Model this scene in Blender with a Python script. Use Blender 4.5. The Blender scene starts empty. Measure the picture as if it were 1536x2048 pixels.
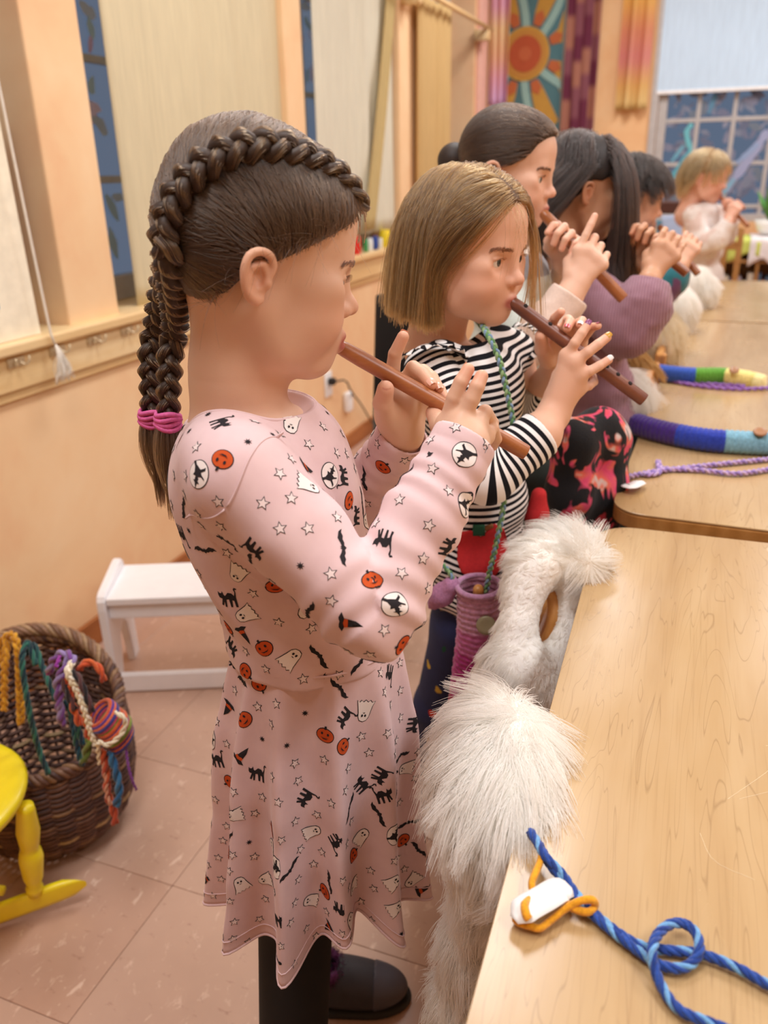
import bpy, bmesh, math, random
import numpy as np
from mathutils import Vector, Matrix
from mathutils.bvhtree import BVHTree
from mathutils.geometry import delaunay_2d_cdt

random.seed(7)
rng = np.random.default_rng(7)
SC = bpy.context.scene
COL = SC.collection
PI = math.pi

# ------------------------------------------------------------------ camera
FPX = 1640.0            # focal length in pixels of the 1536 x 2048 frame
CAMH = 1.30             # eye height of the photographer, metres
def nrm(v):
    v = np.array(v, float)
    return v / np.linalg.norm(v)
_up = -nrm((80, 3937, 1640))
_v1 = np.array((672.0, -679.0, FPX)); _v1 = nrm(_v1 - _up * _v1.dot(_up))
CR = np.array([np.cross(_v1, _up), _v1, _up])       # camera axes (right, down, forward) -> world
CO = np.array([0, 0, CAMH])
cam_d = bpy.data.cameras.new('camera')
cam = bpy.data.objects.new('camera', cam_d)
COL.objects.link(cam)
cam_d.sensor_fit = 'VERTICAL'; cam_d.sensor_height = 36.0; cam_d.sensor_width = 27.0
cam_d.lens = FPX / 2048 * 36.0
cam_d.clip_start = 0.02
M3 = np.column_stack([CR[:, 0], -CR[:, 1], -CR[:, 2]])
cam.matrix_world = Matrix([list(M3[i]) + [CO[i]] for i in range(3)] + [[0, 0, 0, 1]])
cam_d.dof.use_dof = True
cam_d.dof.focus_distance = 0.85
cam_d.dof.aperture_fstop = 4.9
SC.camera = cam

# ------------------------------------------------------------------ light and exposure
SC.view_settings.view_transform = 'Standard'
SC.view_settings.look = 'None'
SC.view_settings.exposure = 0.0
SC.view_settings.gamma = 1.0
SC.view_settings.use_curve_mapping = False
SC.cycles.max_bounces = 8
SC.cycles.diffuse_bounces = 5
SC.cycles.glossy_bounces = 3
SC.cycles.transmission_bounces = 4
SC.cycles.transparent_max_bounces = 8
SC.cycles.caustics_reflective = False
SC.cycles.caustics_refractive = False
wd = bpy.data.worlds.new('dusk'); SC.world = wd
wd.use_nodes = True
_bg = wd.node_tree.nodes['Background']
_bg.inputs[0].default_value = (0.31, 0.39, 0.54, 1)     # even overcast dusk outside the windows
_bg.inputs[1].default_value = 0.40
def area_lamp(x, y, z, sx, sy, watts, col=(0.98, 0.985, 1.0)):
    l = bpy.data.lights.new('ceiling_lamp_light', 'AREA'); l.shape = 'RECTANGLE'
    l.size = sx; l.size_y = sy; l.energy = watts; l.color = col
    o = bpy.data.objects.new('ceiling_lamp_light', l); o.location = (x, y, z)
    COL.objects.link(o)
    return o
LAMPS = [(-0.55, 0.2), (-0.55, 2.4), (-0.55, 5.0), (1.3, 0.2), (1.3, 2.4), (1.0, 5.2)]
for (x, y) in LAMPS:
    area_lamp(x, y, 2.93, 0.55, 1.15, 32)

# ------------------------------------------------------------------ pixel rays (measuring the photograph)
def ray(px, py): return CR @ nrm((px - 768, py - 1024, FPX))
def onz(px, py, z): r = ray(px, py); return CO + r * ((z - CAMH) / r[2])
def onx(px, py, x): r = ray(px, py); return CO + r * (x / r[0])
def ony(px, py, y): r = ray(px, py); return CO + r * (y / r[1])
class Frame:
    """Upright frame of one person: distance d on the floor along the line of sight; r = sideways, v = away, z = up."""
    def __init__(s, px, d):
        h = ray(px, 400); s.v = nrm((h[0], h[1], 0)); s.r = np.array((s.v[1], -s.v[0], 0.0)); s.z = np.array((0, 0, 1.0)); s.d = d
    def __call__(s, px, py, off=0.0):
        q = ray(px, py); return CO + q * ((s.d + off) / q.dot(s.v))
    def dirn(s, a, b, c): return nrm(s.r * a + s.v * b + s.z * c)

# ------------------------------------------------------------------ materials
def srgb(h):
    if isinstance(h, str):
        h = h.lstrip('#'); c = [int(h[i:i + 2], 16) / 255 for i in (0, 2, 4)]
    else: c = list(h)
    return tuple(x / 12.92 if x <= 0.04045 else ((x + 0.055) / 1.055) ** 2.4 for x in c)
class NT:
    def __init__(s, name):
        s.m = bpy.data.materials.new(name); s.m.use_nodes = True
        s.t = s.m.node_tree; s.b = s.t.nodes['Principled BSDF']; s.out = s.t.nodes['Material Output']
    def n(s, typ, **kw):
        nd = s.t.nodes.new('ShaderNode' + typ)
        for k, v in kw.items():
            if k in nd.inputs.keys() or k.isdigit() or k.startswith('i_'): pass
            setattr(nd, k, v)
        return nd
    def l(s, a, b): s.t.links.new(a, b)
    def set(s, **kw):
        for k, v in kw.items():
            s.b.inputs[k.replace('_', ' ')].default_value = v
    def noise(s, scale, detail=3, rough=0.55, vec=None, dist=0.0):
        n = s.n('TexNoise'); n.inputs['Scale'].default_value = scale; n.inputs['Detail'].default_value = detail
        n.inputs['Roughness'].default_value = rough; n.inputs['Distortion'].default_value = dist
        if vec is not None: s.l(vec, n.inputs['Vector'])
        return n.outputs['Fac']
    def ramp(s, fac, stops, interp='LINEAR'):
        r = s.n('ValToRGB'); r.color_ramp.interpolation = interp
        el = r.color_ramp.elements
        while len(el) < len(stops): el.new(0.5)
        for e, (p, c) in zip(el, stops):
            e.position = p; e.color = (*c, 1) if len(c) == 3 else c
        s.l(fac, r.inputs[0]); return r.outputs[0]
    def obj(s, scale=(1, 1, 1), rot=(0, 0, 0), gen='Object'):
        tc = s.n('TexCoord'); mp = s.n('Mapping')
        mp.inputs['Scale'].default_value = scale; mp.inputs['Rotation'].default_value = rot
        s.l(tc.outputs[gen], mp.inputs['Vector']); return mp.outputs[0]
    def mixc(s, fac, a, b, mode='MIX'):
        m = s.n('Mix'); m.data_type = 'RGBA'; m.blend_type = mode
        for v, i in ((fac, 0), (a, 6), (b, 7)):
            if hasattr(v, 'is_linked'): s.l(v, m.inputs[i])
            else: m.inputs[i].default_value = v if i == 0 else ((*v, 1) if len(v) == 3 else v)
        return m.outputs[2]
    def math(s, op, a, b=None):
        m = s.n('Math'); m.operation = op
        for v, i in ((a, 0), (b, 1)):
            if v is None: continue
            if hasattr(v, 'is_linked'): s.l(v, m.inputs[i])
            else: m.inputs[i].default_value = v
        return m.outputs[0]
    def attr(s, name, what='Color'):
        a = s.n('Attribute'); a.attribute_name = name; return a.outputs[what]
    def color(s, c): s.l(c, s.b.inputs['Base Color'])
    def bump(s, h, strength=0.3, dist=0.002):
        b = s.n('Bump'); b.inputs['Strength'].default_value = strength; b.inputs['Distance'].default_value = dist
        s.l(h, b.inputs['Height']); s.l(b.outputs[0], s.b.inputs['Normal'])
_MC = {}
def plain(name, col, rough=0.6, var=0.06, scale=30.0, bump=0.0, metal=0.0, spec=0.5, sheen=0.0, coat=0.0):
    """A one-colour material with a little procedural variation."""
    if name in _MC: return _MC[name]
    t = NT(name); c = srgb(col)
    f = t.noise(scale, 3, vec=t.obj())
    t.color(t.ramp(f, [(0.3, tuple(max(0, x * (1 - var)) for x in c)), (0.7, tuple(min(1, x * (1 + var)) for x in c))]))
    t.set(Roughness=rough, Metallic=metal)
    t.b.inputs['Specular IOR Level'].default_value = spec
    t.b.inputs['Sheen Weight'].default_value = sheen
    t.b.inputs['Coat Weight'].default_value = coat
    if bump: t.bump(t.noise(scale * 6, 2, vec=t.obj()), bump)
    _MC[name] = t.m
    return t.m
def vcol_mat(name, rough=0.8, bump=0.0, bscale=400.0, sheen=0.0, spec=0.3, var=0.0, sss=0.0):
    """Material that reads its colour from the mesh's own colour attribute 'Col'."""
    if name in _MC: return _MC[name]
    t = NT(name); c = t.attr('Col')
    if var:
        n = t.noise(bscale * 0.5, 3, vec=t.obj())
        c = t.mixc(1.0, c, t.ramp(n, [(0.3, (1 - var,) * 3), (0.7, (1 + var,) * 3)]), 'MULTIPLY')
    t.color(c); t.set(Roughness=rough)
    t.b.inputs['Specular IOR Level'].default_value = spec
    t.b.inputs['Sheen Weight'].default_value = sheen
    if sss:
        t.b.inputs['Subsurface Weight'].default_value = sss
        t.b.inputs['Subsurface Radius'].default_value = (1.0, 0.35, 0.2)
        t.b.inputs['Subsurface Scale'].default_value = 0.006
    if bump: t.bump(t.noise(bscale, 3, vec=t.obj()), bump, 0.001)
    _MC[name] = t.m
    return t.m

# ------------------------------------------------------------------ objects
def tag(o, label=None, cat=None, group=None, kind=None):
    if label: o['label'] = label
    if cat: o['category'] = cat
    if group: o['group'] = group
    if kind: o['kind'] = kind
    return o
def link(o, parent=None):
    COL.objects.link(o)
    if parent is not None: o.parent = parent; o.matrix_parent_inverse = Matrix.Identity(4)
    return o
def empty(name, loc=(0, 0, 0), label=None, cat=None, group=None, rz=0.0):
    o = bpy.data.objects.new(name, None); o.location = loc; o.rotation_euler = (0, 0, rz)
    o.empty_display_size = 0.05
    COL.objects.link(o)
    return tag(o, label, cat, group)
def mesh_obj(name, V, Fc, mat, parent=None, smooth=True, col=None, attrs=None, local=True):
    """V (n,3) world coordinates (made local to the parent), faces as list or (m,3|4) array."""
    V = np.asarray(V, float)
    if parent is not None and local:
        pw = parent.matrix_basis if parent.parent is None else parent.parent.matrix_basis @ parent.matrix_basis
        Mi = np.array(pw.inverted()); V = V @ Mi[:3, :3].T + Mi[:3, 3]
    me = bpy.data.meshes.new(name)
    if isinstance(Fc, np.ndarray):
        k = Fc.shape[1]; n = len(Fc)
        me.vertices.add(len(V)); me.vertices.foreach_set('co', V.astype(np.float32).ravel())
        me.loops.add(n * k); me.loops.foreach_set('vertex_index', Fc.astype(np.int32).ravel())
        me.polygons.add(n); me.polygons.foreach_set('loop_start', np.arange(0, n * k, k, dtype=np.int32))
        me.update(calc_edges=True)
    else:
        me.from_pydata([tuple(v) for v in V], [], [tuple(f) for f in Fc])
    if smooth: me.polygons.foreach_set('use_smooth', np.ones(len(me.polygons), bool))
    if col is not None:
        a = me.color_attributes.new('Col', 'FLOAT_COLOR', 'POINT')
        c = np.ones((len(V), 4), np.float32); c[:, :3] = col
        a.data.foreach_set('color', c.ravel())
    for k_, v_ in (attrs or {}).items():
        a = me.attributes.new(k_, 'FLOAT', 'POINT'); a.data.foreach_set('value', np.asarray(v_, np.float32))
    mats = mat if isinstance(mat, (list, tuple)) else [mat]
    for m in mats: me.materials.append(m)
    me.update()
    o = bpy.data.objects.new(name, me)
    return link(o, parent)
class Geo:
    """Collects shapes as arrays; build() links them as ONE mesh object."""
    def __init__(s): s.V = []; s.F = []; s.C = []; s.n = 0
    def add(s, V, F, c=(1, 1, 1)):
        V = np.asarray(V, float); s.V.append(V)
        s.F += [tuple(int(i) + s.n for i in f) for f in F]
        cc = np.ones((len(V), 3)); cc[:] = c
        s.C.append(cc); s.n += len(V); return s
    def box(s, lo, hi, bev=0.004, seg=2, c=(1, 1, 1), M=None):
        V, F = box_geo(lo, hi, bev, seg)
        if M is not None: V = V @ np.array(M)[:3, :3].T + np.array(M)[:3, 3]
        return s.add(V, F, c)
    def tube(s, P, r, seg=8, c=(1, 1, 1), closed=False, cap=True, flat=None):
        V, F = tube_geo(P, r, seg, closed, cap, flat); return s.add(V, F, c)
    def lathe(s, prof, M=None, seg=24, c=(1, 1, 1)):
        V, F = lathe_geo(prof, seg)
        if M is not None: V = V @ np.array(M)[:3, :3].T + np.array(M)[:3, 3]
        return s.add(V, F, c)
    def build(s, name, mat, parent=None, smooth=True, auto=None):
        o = mesh_obj(name, np.concatenate(s.V), s.F, mat, parent, smooth, np.concatenate(s.C))
        if auto is not None:
            me = o.data; bm = bmesh.new(); bm.from_mesh(me)
            for e in bm.edges:
                if len(e.link_faces) == 2 and e.calc_face_angle(0) > auto: e.smooth = False
            bm.to_mesh(me); bm.free()
        return o
def box_geo(lo, hi, bev=0.004, seg=2):
    bm = bmesh.new(); lo = np.array(lo, float); hi = np.array(hi, float)
    bmesh.ops.create_cube(bm, size=1.0)
    for v in bm.verts: v.co = [(lo[i] + hi[i]) / 2 + v.co[i] * (hi[i] - lo[i]) for i in range(3)]
    if bev > 0: bmesh.ops.bevel(bm, geom=list(bm.edges), offset=min(bev, 0.45 * (hi - lo).min()), segments=seg, profile=0.5, affect='EDGES')
    bm.verts.index_update()
    V = np.array([v.co[:] for v in bm.verts]); F = [[v.index for v in f.verts] for f in bm.faces]
    bm.free(); return V, F
def frames(P, closed=False):
    P = np.asarray(P, float); n = len(P)
    T = np.roll(P, -1, 0) - np.roll(P, 1, 0)
    if not closed: T[0] = P[1] - P[0]; T[-1] = P[-1] - P[-2]
    T /= np.linalg.norm(T, axis=1)[:, None] + 1e-12
    N = np.zeros_like(P); a = np.array((0, 0, 1.0)) if abs(T[0][2]) < 0.9 else np.array((1.0, 0, 0))
    u = a - T[0] * a.dot(T[0]); u /= np.linalg.norm(u)
    for i in range(n):
        u = u - T[i] * u.dot(T[i]); u /= np.linalg.norm(u) + 1e-12; N[i] = u
    return T, N, np.cross(T, N)
def tube_geo(P, r, seg=8, closed=False, cap=True, flat=None):
    P = np.asarray(P, float); n = len(P); r = np.broadcast_to(np.asarray(r, float), (n,))
    T, N, B = frames(P, closed)
    a = np.linspace(0, 2 * PI, seg, endpoint=False)
    fl = 1.0 if flat is None else flat
    V = (P[:, None] + r[:, None, None] * (np.cos(a)[None, :, None] * N[:, None] * fl + np.sin(a)[None, :, None] * B[:, None])).reshape(-1, 3)
    F = []
    for i in range(n if closed else n - 1):
        j = (i + 1) % n
        for k in range(seg):
            l = (k + 1) % seg
            F.append((i * seg + k, i * seg + l, j * seg + l, j * seg + k))
    if cap and not closed:
        F.append(tuple(range(seg - 1, -1, -1))); F.append(tuple((n - 1) * seg + k for k in range(seg)))
    return V, F
def lathe_geo(prof, seg=24):
    """prof: (radius, height) pairs about z."""
    V = []; F = []; n = len(prof)
    for (r, z) in prof:
        for k in range(seg): V.append((r * math.cos(2 * PI * k / seg), r * math.sin(2 * PI * k / seg), z))
    for i in range(n - 1):
        for k in range(seg):
            l = (k + 1) % seg; F.append((i * seg + k, i * seg + l, (i + 1) * seg + l, (i + 1) * seg + k))
    if prof[0][0] > 1e-6: F.append(tuple(range(seg - 1, -1, -1)))
    if prof[-1][0] > 1e-6: F.append(tuple((n - 1) * seg + k for k in range(seg)))
    return np.array(V), F
def axis_matrix(p, q):
    """Matrix taking +z to the direction p -> q with origin at p."""
    z = nrm(np.array(q) - np.array(p)); a = np.array((0, 0, 1.0)) if abs(z[2]) < 0.95 else np.array((1.0, 0, 0))
    x = nrm(np.cross(a, z)); y = np.cross(z, x)
    M = np.eye(4); M[:3, 0] = x; M[:3, 1] = y; M[:3, 2] = z; M[:3, 3] = p
    return M
def smooth_path(P, n=40, closed=False):
    """Catmull-Rom through the points, resampled evenly."""
    P = np.asarray(P, float); out = []
    m = len(P); rng_ = range(m if closed else m - 1)
    for i in rng_:
        p0 = P[(i - 1) % m] if (closed or i > 0) else 2 * P[0] - P[1]
        p1 = P[i]; p2 = P[(i + 1) % m]
        p3 = P[(i + 2) % m] if (closed or i + 2 < m) else 2 * P[-1] - P[-2]
        for t in np.linspace(0, 1, 16, endpoint=False):
            out.append(0.5 * ((2 * p1) + (-p0 + p2) * t + (2 * p0 - 5 * p1 + 4 * p2 - p3) * t * t + (-p0 + 3 * p1 - 3 * p2 + p3) * t ** 3))
    if not closed: out.append(P[-1])
    out = np.array(out)
    q = np.vstack([out, out[:1]]) if closed else out
    s = np.r_[0, np.cumsum(np.linalg.norm(np.diff(q, axis=0), axis=1))]
    u = np.linspace(0, s[-1], n, endpoint=not closed)
    return np.stack([np.interp(u, s, q[:, i]) for i in range(3)], 1)
def path_len(P): return float(np.linalg.norm(np.diff(P, axis=0), axis=1).sum())
def twisted_cord(g, P, r, cols, pitch=None, strands=2, seg=6, step=None):
    """Two or more yarn strands twisted about the path P."""
    L = path_len(P); pitch = pitch or r * 7; step = step or pitch / 9
    Q = smooth_path(P, max(8, int(L / step)))
    T, N, B = frames(Q); s = np.linspace(0, L, len(Q))
    for k in range(strands):
        a = 2 * PI * s / pitch + 2 * PI * k / strands
        C = Q + (np.cos(a)[:, None] * N + np.sin(a)[:, None] * B) * r * 0.5
        g.tube(C, r * (0.58 if strands == 2 else 0.50), seg, cols[k % len(cols)])
    return g
def braid_cord(g, P, r, cols, pitch=None, seg=7):
    """Flat three-strand plait about the path P."""
    L = path_len(P); pitch = pitch or r * 6
    Q = smooth_path(P, max(8, int(L / (pitch / 14))))
    T, N, B = frames(Q); s = np.linspace(0, L, len(Q))
    for k in range(3):
        a = 2 * PI * (s / pitch + k / 3)
        g.tube(Q + B * (np.sin(a) * r * 0.62)[:, None] + N * (np.sin(2 * a) * r * 0.42)[:, None], r * 0.5, seg, cols[k % len(cols)])
    return g
def noise3(P, scale, seed=0):
    """Cheap smooth value noise in [-1,1] at points P, vectorised."""
    q = np.asarray(P) * scale + seed * 17.31
    i = np.floor(q).astype(np.int64); f = q - i; f = f * f * (3 - 2 * f)
    def hsh(x, y, z):
        h = (x * 374761393 + y * 668265263 + z * 2147483647 + seed * 1274126177) & 0xffffffff
        h = ((h ^ (h >> 13)) * 1274126177) & 0xffffffff
        return ((h ^ (h >> 16)) & 0xffff) / 32767.5 - 1
    r = 0
    for dx in (0, 1):
        for dy in (0, 1):
            for dz in (0, 1):
                w = (f[..., 0] if dx else 1 - f[..., 0]) * (f[..., 1] if dy else 1 - f[..., 1]) * (f[..., 2] if dz else 1 - f[..., 2])
                r = r + w * hsh(i[..., 0] + dx, i[..., 1] + dy, i[..., 2] + dz)
    return r

# ------------------------------------------------------------------ smooth bodies from distance fields
def smin(a, b, k):
    if k <= 0: return np.minimum(a, b)
    h = np.clip(0.5 + 0.5 * (b - a) / k, 0, 1)
    return b + (a - b) * h - k * h * (1 - h)
def smax(a, b, k): return -smin(-a, -b, k)
def d_cap(p, a, b, ra, rb):
    a = np.asarray(a); b = np.asarray(b); ab = b - a
    t = np.clip(((p - a) @ ab) / (ab @ ab + 1e-12), 0, 1)
    return np.linalg.norm(p - a - t[:, None] * ab, axis=1) - (ra + (rb - ra) * t)
def d_ell(p, c, r, R=None):
    q = p - np.asarray(c)
    if R is not None: q = q @ R          # R columns = local axes in world
    r = np.asarray(r, float)
    k0 = np.linalg.norm(q / r, axis=1); k1 = np.linalg.norm(q / (r * r), axis=1) + 1e-9
    return np.where(k0 < 1e-6, -r.min(), k0 * (k0 - 1) / k1)
def d_box(p, c, hs, rad, R=None):
    q = p - np.asarray(c)
    if R is not None: q = q @ R
    q = np.abs(q) - (np.asarray(hs) - rad)
    return np.linalg.norm(np.maximum(q, 0), axis=1) + np.minimum(q.max(1), 0) - rad
class Field:
    """An ordered list of blended primitives; each is only evaluated near its own bounds."""
    PAD = 0.05
    def __init__(s): s.ops = []; s.post = []
    def _add(s, fn, c, r, k, mode): s.ops.append((fn, np.asarray(c, float), r, k, mode)); return s
    def cap(s, a, b, ra, rb=None, k=0.01, mode='u'):
        a = np.asarray(a, float); b = np.asarray(b, float); rb = ra if rb is None else rb
        return s._add(lambda p: d_cap(p, a, b, ra, rb), (a + b) / 2, np.linalg.norm(b - a) / 2 + max(ra, rb), k, mode)
    def chain(s, pts, rad, k=0.01, k0=None, mode='u'):
        for i in range(len(pts) - 1): s.cap(pts[i], pts[i + 1], rad[i], rad[i + 1], k if (i or k0 is None) else k0, mode)
        return s
    def ell(s, c, r, R=None, k=0.01, mode='u'):
        return s._add(lambda p: d_ell(p, c, r, R), c, max(r), k, mode)
    def box(s, c, hs, rad, R=None, k=0.01, mode='u'):
        return s._add(lambda p: d_box(p, c, hs, rad, R), c, float(np.linalg.norm(hs)), k, mode)
    def fn(s, f, c, r, k=0.01, mode='u'): return s._add(f, c, r, k, mode)
    def __call__(s, p):
        d = np.full(len(p), 0.5)
        for (fn, c, r, k, mode) in s.ops:
            m = np.nonzero(((p - c) ** 2).sum(1) < (r + s.PAD + k) ** 2)[0]
            if not len(m): continue
            v = fn(p[m])
            if mode == 'u': d[m] = smin(d[m], v, k)
            elif mode == 's': d[m] = smax(d[m], -v, k)
            elif mode == 'i': d[m] = smax(d[m], v, k)
        for f in s.post: d = f(p, d)
        return d
    def bounds(s, pad=0.02):
        lo = np.min([c - r for (f, c, r, k, m) in s.ops if m == 'u'], 0) - pad
        hi = np.max([c + r for (f, c, r, k, m) in s.ops if m == 'u'], 0) + pad
        return lo, hi
def grad(fn, p, e=0.0008):
    g = np.stack([fn(p + np.eye(3)[i] * e) - fn(p - np.eye(3)[i] * e) for i in range(3)], 1)
    return g / (np.linalg.norm(g, axis=1)[:, None] + 1e-9)
def project(fn, p, off=0.0, it=4):
    for _ in range(it): p = p - grad(fn, p) * (fn(p) - off)[:, None] * 0.9
    return p
def polygonise(fn, lo, hi, h, refine=1):
    """Surface nets over a sparse set of blocks. Returns vertices and quads."""
    B = 8; lo = np.asarray(lo, float); hi = np.asarray(hi, float)
    nb = np.ceil((hi - lo) / (h * B)).astype(int)
    ax = [lo[i] + (np.arange(nb[i]) + 0.5) * B * h for i in range(3)]
    C = np.stack(np.meshgrid(*ax, indexing='ij'), -1).reshape(-1, 3)
    dc = np.concatenate([fn(C[i:i + 200000]) for i in range(0, len(C), 200000)])
    ids = np.argwhere((np.abs(dc) < h * B * 1.3 + 0.004).reshape(nb)) * B
    n = nb * B + 2; st = np.array([n[1] * n[2], n[2], 1])
    oo = np.stack(np.meshgrid(*[np.arange(B + 1)] * 3, indexing='ij'), -1).reshape(-1, 3)
    W = B + 1; cells = []; vals = []; edges = []
    o8 = np.stack(np.meshgrid(*[np.arange(B)] * 3, indexing='ij'), -1)
    corner = [(x, y, z) for x in (0, 1) for y in (0, 1) for z in (0, 1)]
    for i in range(0, len(ids), 400):
        b = ids[i:i + 400]; I = (b[:, None, :] + oo[None]).reshape(-1, 3)
        D = fn(lo + I * h).reshape(len(b), W, W, W); S = D < 0
        if S.all() or not S.any(): continue
        cv = np.stack([D[:, x:x + B, y:y + B, z:z + B] for x, y, z in corner], -1)
        m = (cv < 0).any(-1) & (cv >= 0).any(-1)
        w = np.argwhere(m); cells.append(b[w[:, 0]] + w[:, 1:]); vals.append(cv[m])
        for a in range(3):
            s1 = [slice(None), slice(0, B), slice(0, B), slice(0, B)]; s1[a + 1] = slice(1, W)
            S0 = S[:, :B, :B, :B]; e = np.argwhere(S0 != S[tuple(s1)])
            edges.append((a, b[e[:, 0]] + e[:, 1:], S0[tuple(e.T)]))
    cells = np.concatenate(cells); vals = np.concatenate(vals)
    acc = np.zeros((len(cells), 3)); cnt = np.zeros(len(cells)); cn = np.array(corner, float)
    for a in range(8):
        for c in range(a + 1, 8):
            if np.abs(cn[a] - cn[c]).sum() != 1: continue
            da, db = vals[:, a], vals[:, c]; m = (da < 0) != (db < 0); t = da[m] / (da[m] - db[m])
            acc[m] += cn[a] + (cn[c] - cn[a]) * t[:, None]; cnt[m] += 1
    V = lo + (cells + acc / cnt[:, None]) * h
    key = cells @ st; order = np.argsort(key); sk = key[order]; Q = []
    for a, E, neg in edges:
        b, c = (a + 1) % 3, (a + 2) % 3; eb = np.eye(3, dtype=int)[b]; ec = np.eye(3, dtype=int)[c]
        ok = (E[:, b] > 0) & (E[:, c] > 0); E = E[ok]; neg = neg[ok]
        if not len(E): continue
        q = []; good = np.ones(len(E), bool)
        for o in (0 * eb, eb, eb + ec, ec):
            k = (E - o) @ st; j = np.minimum(np.searchsorted(sk, k), len(sk) - 1); good &= sk[j] == k; q.append(order[j])
        q = np.stack(q, 1); q[~neg] = q[~neg][:, ::-1]; Q.append(q[good])
    Q = np.concatenate(Q)
    for _ in range(refine): V = V - grad(fn, V) * np.clip(fn(V), -h, h)[:, None] * 0.8
    return V, Q
def smooth_normals_ok(V, Q, fn):
    f = Q[:: max(1, len(Q) // 200)]
    nn = np.cross(V[f[:, 1]] - V[f[:, 0]], V[f[:, 2]] - V[f[:, 0]])
    return (nn * grad(fn, V[f[:, 0]])).sum(1).mean() > 0
def field_mesh(fn, lo, hi, h, refine=1):
    V, Q = polygonise(fn, lo, hi, h, refine)
    if not smooth_normals_ok(V, Q, fn): Q = Q[:, ::-1]
    return V, Q

# ------------------------------------------------------------------ strands of hair and fur (curve geometry)
def strands(name, P, r0, r1, mat, parent=None):
    """P (n,m,3) world points: n strands of m points each, as one hair-curves object."""
    P = np.asarray(P, np.float32); n, m = P.shape[:2]
    hc = bpy.data.hair_curves.new(name); hc.add_curves([m] * n)
    if parent is not None:
        Mi = np.array((parent.matrix_basis if parent.parent is None else parent.parent.matrix_basis @ parent.matrix_basis).inverted())
        P = (P @ Mi[:3, :3].T + Mi[:3, 3]).astype(np.float32)
    hc.position_data.foreach_set('vector', np.ascontiguousarray(P).ravel())
    a = hc.attributes.get('radius') or hc.attributes.new('radius', 'FLOAT', 'POINT')
    t = np.linspace(0, 1, m)
    r0 = np.broadcast_to(np.asarray(r0, float), (n,)); r1 = np.broadcast_to(np.asarray(r1, float), (n,))
    rad = r0[:, None] * (1 - t) + r1[:, None] * t
    a.data.foreach_set('value', rad.astype(np.float32).ravel())
    hc.materials.append(mat)
    o = bpy.data.objects.new(name, hc)
    return link(o, parent)
def hair_mat(name, c1, c2, rough=0.35, fur=False):
    if name in _MC: return _MC[name]
    t = NT(name)
    hi = t.n('HairInfo')
    col = t.mixc(hi.outputs['Random'], srgb(c1), srgb(c2))
    if fur:
        t.color(col); t.set(Roughness=0.8)
        t.b.inputs['Specular IOR Level'].default_value = 0.2
        tr = t.n('BsdfTranslucent'); t.l(col, tr.inputs[0])
        mx = t.n('MixShader'); mx.inputs[0].default_value = 0.5
        t.l(t.b.outputs[0], mx.inputs[1]); t.l(tr.outputs[0], mx.inputs[2]); t.l(mx.outputs[0], t.out.inputs[0])
    else:
        h = t.n('BsdfHairPrincipled'); h.parametrization = 'COLOR'
        t.l(col, h.inputs['Color']); h.inputs['Roughness'].default_value = rough
        h.inputs['Radial Roughness'].default_value = 0.5
        t.l(h.outputs[0], t.out.inputs[0])
    _MC[name] = t.m
    return t.m
def scatter(V, Q, n, seed=0, mask=None):
    """n random points (with face normals) on a quad mesh, weighted by area."""
    r = np.random.default_rng(seed)
    A, Bq, Cq, Dq = (V[Q[:, i]] for i in range(4))
    nn = np.cross(Cq - A, Dq - Bq); ar = np.linalg.norm(nn, axis=1)
    if mask is not None: ar = ar * mask((A + Cq) / 2)
    f = r.choice(len(Q), n, p=ar / ar.sum()); u, w = r.random((2, n, 1))
    P = (A[f] * (1 - u) + Bq[f] * u) * (1 - w) + (Dq[f] * (1 - u) + Cq[f] * u) * w
    return P, nn[f] / (ar[f][:, None] + 1e-12) if mask is None else nn[f] / (np.linalg.norm(nn[f], axis=1)[:, None] + 1e-12)
# ================================================================== the room
WX = -1.59; FY = 6.6; RX = 3.2; BY = -2.2; CZ = 3.0
def m_plaster(name, cols, scale=1.6):
    t = NT(name)
    v = t.obj(); a = t.noise(scale, 4, 0.6, v, 0.6); b = t.noise(scale * 5, 3, 0.6, v, 0.4)
    f = t.math('ADD', t.math('MULTIPLY', a, 0.75), t.math('MULTIPLY', b, 0.25))
    t.color(t.ramp(f, [(0.30, srgb(cols[0])), (0.5, srgb(cols[1])), (0.70, srgb(cols[2]))]))
    t.set(Roughness=0.85); t.b.inputs['Specular IOR Level'].default_value = 0.25
    t.bump(t.noise(180, 3, 0.6, v), 0.12, 0.001)
    return t.m
M_WALL = m_plaster('lazured_peach_plaster', ('#E6B68B', '#ECC79B', '#F0D1A8'))
M_WALL2 = m_plaster('lazured_apricot_plaster', ('#E2B080', '#E9BE8E', '#EECDA2'))
M_CEIL = plain('ceiling_white', '#F1EDE4', 0.9)
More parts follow.
